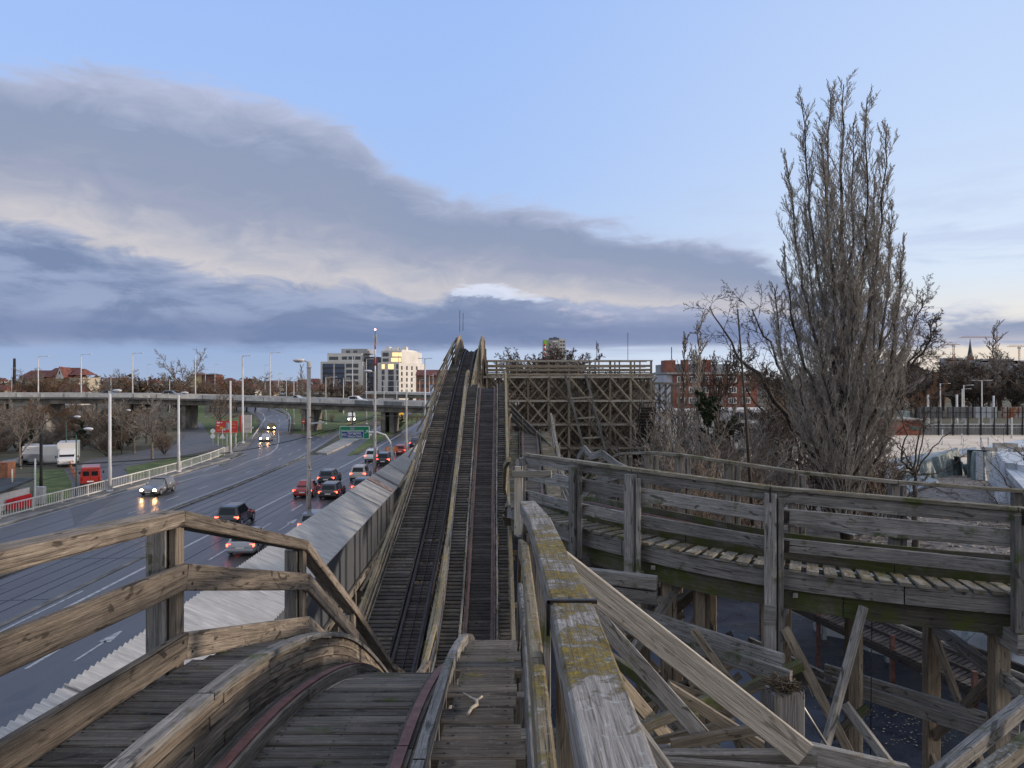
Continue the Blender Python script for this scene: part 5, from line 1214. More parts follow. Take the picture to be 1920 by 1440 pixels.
plate(rrect(a0, a1, b0, b1, .05), -.03, 0, ORG, 'panel', os_); plate(rrect(a0+.12*(a1-a0), a0+.72*(a1-a0), b0+.06, b1-.06, .04), .003, .01, PKS, 'panel', os_)
mb = MB(); zz = (b0+b1)/2; mb.beam((a0+.5, ys_-.02, zz), (a0+1.05, ys_-.02, zz), .01, .06); mb.beam((a0+.95, ys_-.02, zz+.09), (a0+1.12, ys_-.02, zz), .01, .05); mb.beam((a0+.95, ys_-.02, zz-.09), (a0+1.12, ys_-.02, zz), .01, .05); mb.build('arrow', BLACKP, os_)
mb = MB(); mb.tube([((a0+a1)/2+.5, ys_+.06, 0), ((a0+a1)/2+.5, ys_+.06, b1)], .05, 6); mb.build('pole', GALV, os_)
bb = thing('billboard', 'red advertising billboard on posts beside the exit ramp', 'billboard', (-50, 128, 0))
ys_ = 128.0; MS = Matrix(((1, 0, 0, 0), (0, 0, -1, ys_), (0, 1, 0, 0), (0, 0, 0, 1))); a0, a1 = W(404, 0, ys_).x, W(445, 0, ys_).x; b0, b1 = W(0, 812, ys_).z, W(0, 789.5, ys_).z
REDB = plain('billboard red', (.55, .045, .035), (.62, .07, .05), .8, .5); YELB = plain('billboard yellow', (.65, .42, .05), None, rough=.5); GREB = plain('billboard grey', (.45, .5, .48), None, rough=.5); PINKB = plain('billboard pink', (.62, .22, .17), None, rough=.5)
plate([(a0, b0), (a1, b0), (a1, b1), (a0, b1)], -.08, 0, REDB, 'panel', bb)
bw, bh = a1-a0, b1-b0
def bp(x0, x1, z0, z1, mat, nm='printed_mark'): plate([(a0+x0*bw, b0+z0*bh), (a0+x1*bw, b0+z0*bh), (a0+x1*bw, b0+z1*bh), (a0+x0*bw, b0+z1*bh)], .003, .012, mat, nm, bb)
bp(.06, .2, .8, .93, WHITES); bp(.24, .31, .84, .9, WHITES); bp(.06, .11, .6, .68, WHITES); bp(.12, .18, .58, .64, WHITES); bp(.2, .34, .38, .52, YELB); bp(.07, .32, .2, .28, PINKB); bp(.07, .32, .3, .34, PINKB); bp(.48, .62, .3, .85, GREB); bp(.51, .54, .34, .9, WHITES); bp(.36, .46, .2, .42, GREB); bp(.66, .95, .7, .78, PINKB); bp(.0, 1, .0, .08, PINKB); bp(.7, .9, .84, .88, PINKB); bp(.72, .92, .4, .5, PINKB)
for fx in (.1, .5, .9): mb = MB(); mb.box(a0+fx*bw-.1, a0+fx*bw+.1, ys_+.1, ys_+.3, 0, b0+.3); mb.build('post', GALV, bb)
bb2 = thing('poster_column', 'narrow white poster board behind the tall lamp post, right of the red billboard', 'poster board', (-46, 134, 0))
p = G(462, 826); mb = MB(); mb.box(p.x-.9, p.x+.9, p.y-.1, p.y+.1, 1.4, 4.6); mb.build('panel', plain('poster white', (.5, .46, .44), (.62, .55, .5), 1.5, .6), bb2); mb = MB(); mb.box(p.x-1.3, p.x-.9, p.y-.08, p.y+.1, 1.6, 4.5); mb.build('edge_panel', REDB, bb2); mb = MB(); mb.box(p.x-.1, p.x+.1, p.y, p.y+.1, 0, 1.4); mb.build('post', GALV, bb2); mb = MB(); mb.box(p.x-.1, p.x+1.3, p.y-.2, p.y-.12, 2.2, 2.5); mb.build('bracket', WHITEP, bb2)
rs = thing('round_sign', 'two stacked round white road signs on a post left of the billboard', 'road sign', (0, 0, 0)); p = G(399, 838); rs.location = (p.x, p.y, 0)
for zz in (2.6, 1.75): mb = MB(); mb.tube([(p.x, p.y, zz), (p.x, p.y-.04, zz)], .38, 14); mb.build('panel', WHITES, rs)
mb = MB(); mb.tube([(p.x, p.y+.05, 0), (p.x, p.y+.05, 3)], .04, 6); mb.build('post', GALV, rs)
ts = thing('triangle_sign', 'white triangular sign back in front of the billboard', 'road sign', (0, 0, 0)); p = G(417, 838); ts.location = (p.x, p.y, 0)
mb = MB(); mb.face([(p.x-.5, p.y, 1.4), (p.x+.5, p.y, 1.4), (p.x, p.y, 2.3)]); mb.face([(p.x-.5, p.y+.03, 1.4), (p.x, p.y+.03, 2.3), (p.x+.5, p.y+.03, 1.4)]); mb.build('panel', WHITES, ts); mb = MB(); mb.tube([(p.x, p.y+.06, 0), (p.x, p.y+.06, 3)], .035, 6); mb.build('post', GALV, ts)
ne = thing('no_entry_sign', 'red no-entry sign on a post by the flyover pier', 'road sign', (0, 0, 0)); p = G(569, 812); ne.location = (p.x, p.y, 0)
mb = MB(); mb.tube([(p.x, p.y, 2.4), (p.x, p.y-.04, 2.4)], .42, 14); mb.build('panel', REDB, ne); mb = MB(); mb.box(p.x-.26, p.x+.26, p.y-.07, p.y-.045, 2.34, 2.46); mb.build('bar', WHITES, ne); mb = MB(); mb.tube([(p.x, p.y+.05, 0), (p.x, p.y+.05, 2.9)], .04, 6); mb.build('post', GALV, ne)
# ramp barriers beside the exit ramp
rb = thing('crash_barrier', 'steel crash barrier curving along the exit ramp', 'crash barrier', (-50, 140, 0))
mb = MB(); P_ = [G(*q) for q in ((473, 828), (482, 814), (492, 800), (497, 789), (493, 780), (480, 773))]
for a, b in zip(P_, P_[1:]): mb.beam(a+Vector((0, 0, .7)), b+Vector((0, 0, .7)), .08, .3)
mb.build('rail', GALV, rb)
for a in P_: mb = MB(); mb.beam(a, a+Vector((0, 0, .6)), .1, .1); mb.build('post', GALV, rb)
rb = thing('crash_barrier', 'pale railing on the right side of the exit ramp under the flyover', 'crash barrier', (-42, 150, 0))
mb = MB(); P_ = [G(*q) for q in ((543, 814), (545, 800), (545, 790), (540, 780), (528, 772), (515, 768))]
for a, b in zip(P_, P_[1:]): mb.beam(a+Vector((0, 0, 1.0)), b+Vector((0, 0, 1.0)), .1, .1); mb.beam(a+Vector((0, 0, .5)), b+Vector((0, 0, .5)), .05, .4)
mb.build('rail', GALV, rb)
# wires
WIRE = plain('black cable', (.012, .012, .013), None, rough=.6)
def wire(A, B, sag, r, label, n=14, name='overhead_cable'):
    mb = MB(); A, B = Vector(A), Vector(B)
    mb.tube([A.lerp(B, i/n) - Vector((0, 0, sag*4*(i/n)*(1-i/n))) for i in range(n+1)], r, 5); tag(mb.build(name, WIRE), label, 'cable')
wire(W(-60, 878, 70), W(432, 848, 112), .3, .075, 'thick black cable running from the left edge to the billboard pole')
wire(W(432, 848, 112), W(703, 782, 84), .4, .05, 'black cable from the billboard pole across the exit ramp to the second lamp post')
wire(W(582, 782, 57.8), W(703, 778, 83.8), .55, .04, 'black cable drooping above the green sign')
wire(W(703, 778, 83.8), W(797, 768, 133.5), .5, .04, 'cable continuing from the second lamp post to the T-shaped lamp')
wire(W(-40, 922, 64), W(235, 868, 80), .05, .02, 'thin pale wire crossing in front of the red van')
wire(W(-40, 892, 70), W(335, 860, 91), .2, .02, 'thin wire below the thick black cable at the left')
# house at the left edge
hs = thing('house', 'small white house with a dark flat roof and brick chimney at the left edge', 'house', (-45, 66, 0))
mb = MB(); mb.box(-52, -42.7, 64, 68, 0, 1.48); mb.build('wall', plain('white render', (.50, .50, .50), (.62, .62, .61), 1, .8), hs)
mb = MB(); q = [Vector((-52.5, 63.7, 1.5)), Vector((-42.5, 63.7, 1.5)), Vector((-42.5, 68.4, 2.1)), Vector((-52.5, 68.4, 2.1))]; mb.face([p+Vector((0, 0, .16)) for p in q]); mb.face(q[::-1]); [mb.face([q[k], q[(k+1) % 4], q[(k+1) % 4]+Vector((0, 0, .16)), q[k]+Vector((0, 0, .16))]) for k in range(4)]; mb.build('roof', plain('roof felt', (.035, .042, .048), (.07, .08, .088), 1, .8), hs)
mb = MB(); mb.box(-44.9, -44.3, 63.9, 63.995, .6, 1.2); mb.build('window', GLASS, hs); mb = MB(); mb.box(-50, -48.6, 63.9, 63.995, .3, 1.3); mb.build('window', WHITEP, hs)
mb = MB(); mb.box(-46.6, -45.0, 68.5, 69.6, 0, 3.6); mb.build('chimney', plain('chimney brick', (.22, .09, .05), (.32, .15, .09), 5, .9), hs)

mb = MB(); mb.tube([(-43.6, 67, 1.9), (-43.6, 67, 3.2)], .07, 6); mb.build('vent_pipe', WHITEP, hs)
rbn = MB(); rbn.beam((-42.5, 64.6, .35), (-41.9, 67.0, .55), .05, 1.1); tag(rbn.build('red_banner', plain('red banner cloth', (.48, .012, .02), (.55, .02, .03), 1, .7)), 'red banner panel standing behind the white railing', 'banner')
of = MB(); pts = [G(131, 872), G(134, 885), G(140, 895), G(145, 904)]
for a, b in zip(pts, pts[1:]): of.beam(a+Vector((0, 0, .4)), b+Vector((0, 0, .4)), .05, .7)
tag(of.build('orange_barrier_net', plain('orange netting', (.5, .12, .04), (.58, .2, .1), 6, .8)), 'strip of orange barrier netting curving beside the side road', 'barrier netting')
cab = MB(); p = G(72, 945); cab.box(p.x-.4, p.x+.4, p.y, p.y+.5, 0, 1.5); tag(cab.build('utility_cabinet', GALV), 'grey utility cabinet behind the thin white pole', 'cabinet')
# ------------------------------------------------------------------ trees
def bark(name, c1, c2): return plain(name, c1, c2, 6, .9, 0, .5, (1, 1, .3), bd=.03)
B_GREY = bark('grey bark', (.08, .07, .06), (.17, .15, .13)); B_TWIG = bark('pale twigs', (.22, .20, .175), (.42, .385, .34)); B_DARK = bark('dark bark', (.028, .024, .021), (.075, .062, .052))
B_BROWN = bark('brown twigs', (.11, .085, .068), (.21, .165, .13)); B_RUST = bark('russet twigs', (.13, .085, .055), (.24, .155, .10)); B_GT = bark('grey twigs', (.14, .125, .11), (.28, .255, .23)); B_BIRCH = bark('birch bark', (.2, .19, .18), (.4, .39, .37))
LEAFD = plain('dead brown leaf', (.05, .034, .026), (.12, .08, .055), 9, .9); LEAFG = plain('evergreen leaf', (.012, .022, .008), (.035, .05, .018), 5, .8); LEAFR = plain('russet leaf', (.12, .05, .02), (.2, .09, .035), 5, .9)
def rv(s=1.0): return Vector((random.gauss(0, s), random.gauss(0, s), random.gauss(0, s)))
class Tree:
    def __init__(s): s.wood = MB(); s.tw = MB(); s.leaf = MB(); s.nl = 0
    def poly(s, pts, r0, r1, lvl, k):
        n = len(pts); (s.wood if lvl < 1 else s.tw).tube(pts, [r0+(r1-r0)*i/(n-1) for i in range(n)], k, caps=False)
    def grow(s, pts, r0, r1, lvl, P):
        """spawn children along polyline pts"""
        if lvl > P['maxl']: return
        tipf = P.get('tip', 0)
        n = P['n'][lvl-1]; cum = [0]
        for a, b in zip(pts, pts[1:]): cum.append(cum[-1]+(b-a).length)
        L = cum[-1]
        for c in range(n):
            t = P['t0'][lvl-1] + (1-P['t0'][lvl-1])*(c+random.random())/n; q = t*L; i = max(0, min(len(pts)-2, int(np.searchsorted(cum, q))-1))
            f = (q-cum[i])/max(1e-6, cum[i+1]-cum[i]); p = pts[i].lerp(pts[i+1], min(1, f)); ax = (pts[i+1]-pts[i]).normalized()
            side = rv(); side = (side - ax*side.dot(ax)).normalized(); an = math.radians(P['ang'][lvl-1]*random.uniform(.7, 1.3))
            d = ax*math.cos(an)+side*math.sin(an); ln = L*P['lr'][lvl-1]*(1-P['tp']*t)*random.uniform(.6, 1.25)*(1-tipf*t**4*(lvl == 1)); ns = P['ns'][lvl-1]; pp = [p]; q_ = p.copy()
            for k in range(ns):
                d = (d + rv(P['wig']) + Vector((0, 0, P['up'][lvl-1]))).normalized(); q_ = q_ + d*ln/ns; pp.append(q_.copy())
            ra = max(P['rmin'], (r0+(r1-r0)*t)*P['rr']); rb = P['rmin']*.7 if lvl == P['maxl'] else max(P['rmin'], ra*.35)
            s.poly(pp, ra, rb, lvl, 4 if ra > .05 else 3)
            s.grow(pp, ra, rb, lvl+1, P)
            if P.get('leaf') and lvl == P['maxl']:
                for _ in range(P['leaf']):
                    if random.random() < .8:
                        c_ = pp[-1].lerp(pp[0], random.random()*.8)+rv(.05); a_, b_ = rv(1).normalized()*P['ls'], rv(1).normalized()*P['ls']; s.leaf.face([c_-a_, c_+b_, c_+a_])
    def build(s, name, label, cat, base, tm, cm, lm=None, group=None):
        t = thing(name, label, cat, base, group); s.wood.build('trunk', tm, t); cr = s.tw.build('crown', cm, t)
        if s.leaf.f: s.leaf.build('leaves', lm, cr)
        return t
def smooth(pts, n=6, jit=.0):
    T = [(i,)+tuple(p) for i, p in enumerate(pts)]; m = (len(pts)-1)*n
    return [Vector(interp(T, (len(pts)-1)*i/m)) + (rv(jit) if 0 < i < m else Vector((0, 0, 0))) for i in range(m+1)]
# big Lombardy poplar
YP = 52.0; T = Tree(); PP = dict(tip=.55, maxl=3, n=[52, 14, 4], t0=[.15, .06, .15], ang=[33, 27, 30], lr=[.22, .38, .70], ns=[6, 4, 3], up=[.17, .15, .08], tp=.58, wig=.13, rmin=.0125, rr=.38)
base = Vector(((1588-960)/FPX*YP, YP, 0)); leaders = []
raw = [([(1588, 1040), (1586, 900), (1583, 760), (1582, 640), (1578, 400), (1582, 158)], .46, 0), ([(1586, 720), (1606, 600), (1622, 420), (1626, 182)], .18, .4), ([(1583, 700), (1564, 560), (1552, 400), (1558, 170)], .16, -.5),
 ([(1583, 790), (1556, 640), (1524, 430), (1502, 190)], .17, .9), ([(1586, 800), (1618, 660), (1650, 450), (1664, 232)], .16, -.7), ([(1584, 830), (1546, 700), (1500, 500), (1474, 300)], .17, -1.2),
 ([(1586, 850), (1630, 720), (1662, 560), (1672, 385)], .16, 1.2), ([(1585, 870), (1536, 760), (1488, 610), (1470, 465)], .16, 1.6), ([(1587, 880), (1640, 770), (1682, 610), (1694, 445)], .16, -1.5),
 ([(1586, 905), (1520, 810), (1470, 680), (1452, 540)], .14, -.6), ([(1588, 910), (1650, 820), (1690, 710), (1702, 590)], .14, .8), ([(1583, 740), (1592, 600), (1598, 430), (1600, 230)], .16, 2.0), ([(1583, 760), (1568, 620), (1556, 440), (1536, 260)], .16, -2.2), ([(1586, 800), (1610, 680), (1632, 560), (1640, 330)], .15, 2.6), ([(1584, 820), (1550, 700), (1524, 560), (1510, 380)], .15, 2.4), ([(1586, 860), (1590, 740), (1602, 600), (1606, 480)], .14, -2.8),
 ([(1586, 930), (1540, 860), (1510, 780), (1500, 690)], .12, -2), ([(1588, 930), (1640, 870), (1668, 790), (1676, 700)], .12, -2), ([(1586, 900), (1570, 800), (1545, 700), (1540, 600)], .12, -3), ([(1586, 900), (1612, 800), (1632, 700), (1640, 600)], .12, -3)]
for pts, r0, dy in raw:
    n = len(pts); P3d = [W(px, py, YP + dy*(i/(n-1))) for i, (px, py) in enumerate(pts)]
    if r0 < .5: P3d[0].y = YP
    pp = smooth(P3d, 6, .07); T.poly(pp, r0, .03, 0, 7); T.grow(pp, r0*.5, .05, 1, PP)
for k in range(30):     # low water-shoots round the foot
    a = random.random()*6.28; p0 = base + Vector((math.cos(a)*.5, math.sin(a)*.5, random.uniform(.5, 5))); d = Vector((math.cos(a)*.42, math.sin(a)*.4, 1)).normalized(); L_ = random.uniform(4, 8); pp = [p0]
    for i in range(7): d = (d+rv(.10)+Vector((0, 0, .03))).normalized(); pp.append(pp[-1]+d*L_/7)
    T.poly(pp, .05, .015, 1, 3); T.grow(pp, .03, .012, 2, dict(PP, n=[0, 16, 4], lr=[0, .25, .4]))
T.build('poplar_tree', 'very tall bare poplar with upswept branches, the tallest tree in view', 'tree', base, B_DARK, B_TWIG)
# spreading plane tree behind it
YQ = 60.0; T = Tree(); base = Vector(((1560-960)/FPX*YQ, YQ, 0)); QP = dict(maxl=3, n=[15, 9, 4], t0=[.22, .15, .1], ang=[48, 48, 50], lr=[.30, .42, .42], ns=[6, 4, 3], up=[.10, .06, .03], tp=.4, wig=.2, rmin=.016, rr=.45, leaf=5, ls=.045)
for pts, r0 in (([(1560, 980), (1562, 880), (1560, 800)], .5), ([(1560, 900), (1490, 800), (1430, 715), (1380, 660), (1330, 575)], .26), ([(1555, 880), (1500, 770), (1450, 660), (1410, 580)], .2), ([(1565, 900), (1520, 760), (1500, 650), (1480, 580)], .2),
 ([(1570, 900), (1640, 810), (1680, 770), (1700, 690), (1738, 640)], .28), ([(1680, 770), (1672, 700), (1700, 640), (1730, 560)], .16), ([(1570, 880), (1620, 740), (1660, 640), (1690, 560)], .2), ([(1550, 900), (1460, 850), (1400, 810), (1350, 800)], .16), ([(1700, 700), (1740, 640), (1750, 600)], .1), ([(1560, 860), (1540, 740), (1560, 660)], .2)):
    P3d = [W(px, py, YQ + random.uniform(-2, 2)*(i > 0)) for i, (px, py) in enumerate(pts)]; pp = smooth(P3d, 5, .08); T.poly(pp, r0, .04, 0, 6); T.grow(pp, r0*.5, .04, 1, QP)
T.build('plane_tree', 'wide dark spreading tree with a few dead leaves, behind the tall poplar', 'tree', base, B_DARK, B_DARK, LEAFD)
# pollarded fruit tree
YF_ = 50.0; T = Tree(); base = Vector(((1716-960)/FPX*YF_, YF_, 0)); FP = dict(maxl=2, n=[7, 5], t0=[.15, .2], ang=[50, 45], lr=[.35, .4], ns=[6, 4], up=[.10, .05], tp=.3, wig=.16, rmin=.010, rr=.45)
for pts, r0 in (([(1716, 1030), (1715, 950), (1718, 900), (1712, 882)], .24), ([(1714, 890), (1700, 872), (1690, 860), (1694, 840), (1660, 830)], .1), ([(1690, 862), (1697, 800), (1660, 735)], .06), ([(1716, 890), (1740, 850), (1790, 800)], .07), ([(1714, 890), (1722, 820), (1752, 760)], .07), ([(1714, 886), (1690, 890), (1662, 920)], .07), ([(1718, 890), (1765, 885), (1815, 850)], .07), ([(1716, 900), (1750, 915), (1800, 930)], .05), ([(1712, 880), (1680, 830), (1640, 800)], .05), ([(1716, 886), (1735, 800), (1720, 740)], .05)):
    P3d = [W(px, py, YF_ + random.uniform(-.8, .8)*(i > 0)) for i, (px, py) in enumerate(pts)]; pp = smooth(P3d, 5, .06); T.poly(pp, r0, .02, 0, 6); T.grow(pp, r0*.5, .02, 1, FP)
T.build('fruit_tree', 'small pollarded bare tree with a crooked dark trunk behind the railings at the right', 'tree', base, B_DARK, B_DARK)
# near twigs entering at the right edge
T = Tree(); base = Vector((21.6, 30, 0)); 
for pts, r0 in (([(1998, 1150), (1990, 1000), (1975, 900)], .16), ([(1985, 960), (1900, 920), (1850, 860)], .05), ([(1985, 980), (1900, 960), (1860, 930), (1835, 900)], .05), ([(1980, 920), (1930, 860), (1880, 835)], .045), ([(1990, 1020), (1900, 990), (1830, 985)], .045), ([(1990, 1040), (1920, 1010), (1870, 950)], .04), ([(1980, 930), (1940, 900), (1915, 835)], .04)):
    P3d = [W(px, py, 30 + random.uniform(-1, 1)*(i > 0)) for i, (px, py) in enumerate(pts)]; pp = smooth(P3d, 5, .05); T.poly(pp, r0, .012, 0, 5); T.grow(pp, r0*.5, .012, 1, dict(FP, rmin=.006, leaf=1, ls=.035, n=[9, 4]))
T.build('bare_tree', 'bare twiggy tree reaching in from the right edge', 'tree', base, B_DARK, B_DARK, LEAFD)
# prototypes --------------------------------------------------------
def proto(kind, h, seed, tm, cm, lm=None):
    random.seed(seed); T = Tree()
    if kind == 'round':
        n = 6; pp = smooth([(0, 0, 0), (random.gauss(0, .15), 0, h*.25), (0, random.gauss(0, .3), h*.5)], 4, .04); T.poly(pp, h*.022, h*.014, 0, 6)
        for k in range(n):
            a = k*6.28/n + random.random(); L_ = h*random.uniform(.5, .72); d = Vector((math.cos(a)*.75, math.sin(a)*.75, .9)).normalized(); q = pp[random.choice((3, 5, 7, 8))]; b = [q]
            for i in range(6): d = (d+rv(.12)+Vector((0, 0, .06))).normalized(); b.append(b[-1]+d*L_/6)
            T.poly(b, h*.012, h*.003, 0, 4); T.grow(b, h*.008, h*.002, 1, dict(maxl=3, n=[11, 8, 4], t0=[.15, .15, .2], ang=[42, 40, 40], lr=[.42, .45, .5], ns=[4, 3, 2], up=[.07, .05, .02], tp=.45, wig=.15, rmin=.0026*h, rr=.5, leaf=(2 if lm else 0), ls=.010*h))
    elif kind == 'poplar':
        pp = smooth([(0, 0, 0), (0, .1, h*.5), (.1, 0, h)], 8, .05); T.poly(pp, h*.016, .02, 0, 6)
        T.grow(pp, h*.010, .02, 1, dict(maxl=3, n=[44, 9, 4], t0=[.12, .1, .2], ang=[26, 24, 30], lr=[.24, .34, .45], ns=[5, 3, 2], up=[.14, .12, .05], tp=.6, wig=.09, rmin=.0018*h, rr=.4))
    elif kind == 'shrub':
        for k in range(14):
            a = random.random()*6.28; sp = random.uniform(.1, .7); d = Vector((math.cos(a)*sp, math.sin(a)*sp, 1)).normalized(); b = [Vector((math.cos(a)*.2, math.sin(a)*.2, 0))]; L_ = h*random.uniform(.65, 1.05)
            for i in range(6): d = (d+rv(.09)+Vector((0, 0, .0))).normalized(); b.append(b[-1]+d*L_/6)
            T.poly(b, h*.009, h*.002, 0, 4); T.grow(b, h*.006, h*.002, 1, dict(maxl=2, n=[14, 7], t0=[.2, .1], ang=[35, 38], lr=[.38, .45], ns=[4, 3], up=[.05, .03], tp=.5, wig=.12, rmin=.0026*h, rr=.45, leaf=(3 if lm else 0), ls=.012*h))
    elif kind == 'evergreen':
        pp = smooth([(0, 0, 0), (0, .1, h*.5), (.1, 0, h)], 5, .05); T.poly(pp, h*.02, .03, 0, 5)
        T.grow(pp, h*.008, .02, 1, dict(maxl=2, n=[40, 8], t0=[.08, .1], ang=[62, 45], lr=[.36, .4], ns=[4, 3], up=[.10, .05], tp=.75, wig=.12, rmin=.0016*h, rr=.4, leaf=16, ls=.018*h))
    root = T.build('bare_tree' if kind != 'evergreen' else 'evergreen_tree', '', 'tree', (0, 0, 0), tm, cm, lm); random.seed(seed*3+1); return root
PR = {}
def getp(kind, var, mats):
    key = (kind, var, mats); 
    if key not in PR:
        tm, cm, lm = {'brown': (B_DARK, B_BROWN, None), 'rust': (B_DARK, B_RUST, LEAFR), 'grey': (B_GREY, B_GT, None), 'dark': (B_DARK, B_DARK, LEAFD), 'green': (B_DARK, B_DARK, LEAFG), 'birch': (B_BIRCH, B_GT, None)}[mats]
        PR[key] = [proto(kind, 10.0, 11+var*7+len(kind), tm, cm, lm), False]
    r = PR[key]
    if not r[1]: r[1] = True; return r[0]
    return copy_tree(r[0])
def put(kind, var, mats, p, h, label, group=None, name=None, wid=1.0):
    o = getp(kind, var, mats); o.location = (p[0], p[1], 0); o.rotation_euler = (0, 0, random.random()*6.28); s = h/10.0; o.scale = (s*wid, s*wid, s); o['label'] = label
    if group: o['group'] = group
    elif 'group' in o.keys(): del o['group']
    if name: o.name = name
    return o
def putpx(kind, var, mats, px, pb, ptop, label, group=None, wid=1.0, name=None):
    p = G(px, pb); h = EYE-(ptop-HY)/FPX*p.y; return put(kind, var, mats, p, h, label, group, name, wid)
random.seed(99)
putpx('round', 0, 'grey', 286, 862, 762, 'grey bare many-stemmed tree on the lawn between the two railing lamp posts', wid=1.25)
putpx('round', 1, 'brown', 415, 822, 742, 'brown bare tree right behind the red billboard', wid=1.2)
putpx('round', 2, 'grey', 28+10, 880, 752, 'pale bare tree rising over the flyover parapet near the left edge', wid=.8)
gL = 'bare brown trees massed below the flyover at the left'
for i in range(46):
    px = random.uniform(-30, 335); pb = random.uniform(800, 862) if px > 130 else random.uniform(815, 860); pt = random.uniform(752, 792) if px < 300 else random.uniform(765, 790)
    putpx(random.choice(('round', 'shrub', 'round')), i % 2, random.choice(('brown', 'rust', 'grey', 'brown')), px, pb, pt, 'bare brown tree in the thicket between the flyover and the parked vans', gL, wid=1.35)
for i in range(18):
    putpx('shrub', i % 2, random.choice(('dark', 'brown', 'grey')), random.uniform(-20, 320), random.uniform(828, 858), random.uniform(792, 822), 'low dark bush at the foot of the thicket below the flyover', 'low dark bushes below the flyover', wid=1.6)
for px, pb, pt in ((155, 845, 790), (215, 845, 785), (250, 838, 790), (60, 850, 800)): putpx('evergreen', 0, 'green', px, pb, pt, 'dark ivy-green tree in the thicket below the flyover', 'dark ivy-green trees below the flyover', wid=1.3)
putpx('round', 0, 'grey', 347, 768, 672, 'large round bare tree standing alone on the skyline beyond the flyover', wid=1.0)
gB = 'bare trees beyond the flyover'
for i in range(60):
    px = random.choice((random.uniform(-10, 230), random.uniform(230, 470), random.uniform(470, 700))); pb = random.uniform(757, 775); pt = random.uniform(706, 722)
    if 330 < px < 500: pt += 5
    if px > 590: pt += 8
    putpx('round', i % 3, random.choice(('brown', 'grey', 'rust', 'brown')), px, pb, pt, 'bare tree in the belt just beyond the flyover', gB, wid=1.5)
putpx('poplar', 0, 'grey', 565, 775, 690, 'slim pale poplar left of the blue glass block', wid=1.4)
for px in (745, 752): putpx('evergreen', 0, 'green', px, 806, 778, 'small dark tree on the median under the flyover', 'small dark trees on the median', wid=1.3)
for i, px in enumerate((765, 772, 782, 790)): putpx('round', 1, 'brown', px, 797-i, 777, 'small bare tree in the row on the median beyond the flyover', 'small bare trees on the median', wid=1.2)
for px, pb, pt in ((535+70, 790, 772), (622, 792, 775), (600, 784, 768)): putpx('shrub', 0, 'brown', px, pb, pt, 'bush on the grass under the flyover', 'bushes on the grass under the flyover')
# right side
putpx('poplar', 0, 'grey', 1311, 905, 605, 'slim bare poplar in front of the red brick block, the taller', wid=.9)
putpx('poplar', 1, 'brown', 1283, 900, 640, 'smaller bare poplar left of the slim tall one before the brick block', wid=1.0)
putpx('round', 0, 'dark', 1345, 880, 650, 'leafy dark-twigged tree in front of the brick block roof', wid=.6)
for px, pb, pt, w_ in ((1330, 985, 745, 1.0), (1375, 960, 790, 1.2)): putpx('evergreen', 0, 'green', px, pb, pt, 'dull green ivy-covered tree in the thicket, %s' % ('the tall one' if px < 1350 else 'the low one'), wid=w_)
gR = 'bare grey shrubs and birches in the thicket beside the trestle'
for px, pb, pt, m in ((1260, 985, 745, 'birch'), (1295, 1000, 760, 'birch'), (1240, 1000, 850, 'grey'), (1350, 1010, 800, 'birch'), (1275, 1040, 830, 'grey'), (1400, 1000, 800, 'brown'), (1320, 1060, 850, 'brown'), (1430, 1010, 830, 'grey'), (1385, 1040, 870, 'brown'), (1255, 1080, 880, 'brown')):
    putpx('shrub', int(px) % 2, m, px, pb, pt, 'bare twiggy shrub in the thicket between the trestle and the poplar', gR, wid=1.0)
gM = 'bare dark trees between the brick block and the poplar'
for px, pb, pt, k in ((1440, 870, 700, 'round'), (1480, 860, 690, 'round'), (1430, 900, 750, 'round'), (1500, 900, 730, 'round'), (1530, 870, 720, 'round'), (1470, 930, 780, 'shrub'), (1520, 960, 800, 'shrub'), (1550, 980, 830, 'shrub'), (1610, 1000, 850, 'shrub'), (1640, 1000, 860, 'shrub'), (1660, 940, 830, 'shrub')):
    putpx(k, int(px/10) % 2, random.choice(('dark', 'brown', 'grey')), px, pb, pt, 'bare dark tree in the grove between the brick block and the tall poplar', gM, wid=1.15)
putpx('round', 1, 'dark', 1600, 860, 690, 'dark bare tree directly behind the poplar trunk', wid=.9)
gW = 'bare trees of the park wood on the right skyline'
for i in range(44):
    px = 1640 + (i*37) % 330 + random.uniform(-8, 8); row = i % 3; pb = (770, 776, 783)[row]; pt = (681, 692, 705)[row]+random.uniform(-6, 8)
    putpx('round', i % 3, ('dark', 'brown', 'grey', 'dark')[i % 4], px, pb, pt, 'bare dark tree in the park wood behind the row of billboard backs', gW, wid=1.5)
putpx('poplar', 0, 'grey', 1866, 770, 612, 'bare poplar standing above the wood at the far right', wid=1.5)
putpx('round', 2, 'rust', 1733, 800, 712, 'russet tree left of the row of billboard backs', wid=.8)
for px, pt, w_, lb in ((1035, 648, 1.05, 'below the tower block'), (1070, 650, 1.0, 'right of the tower block'), (992, 657, .95, 'left of the tower block')):
    for k in range(3): putpx('round', k, 'dark', px+(k-1)*12, 800, pt+10+5*k, 'rounded tree keeping dead leaves above the upper track railing, '+lb, 'rounded trees above the upper track, '+lb, wid=w_)
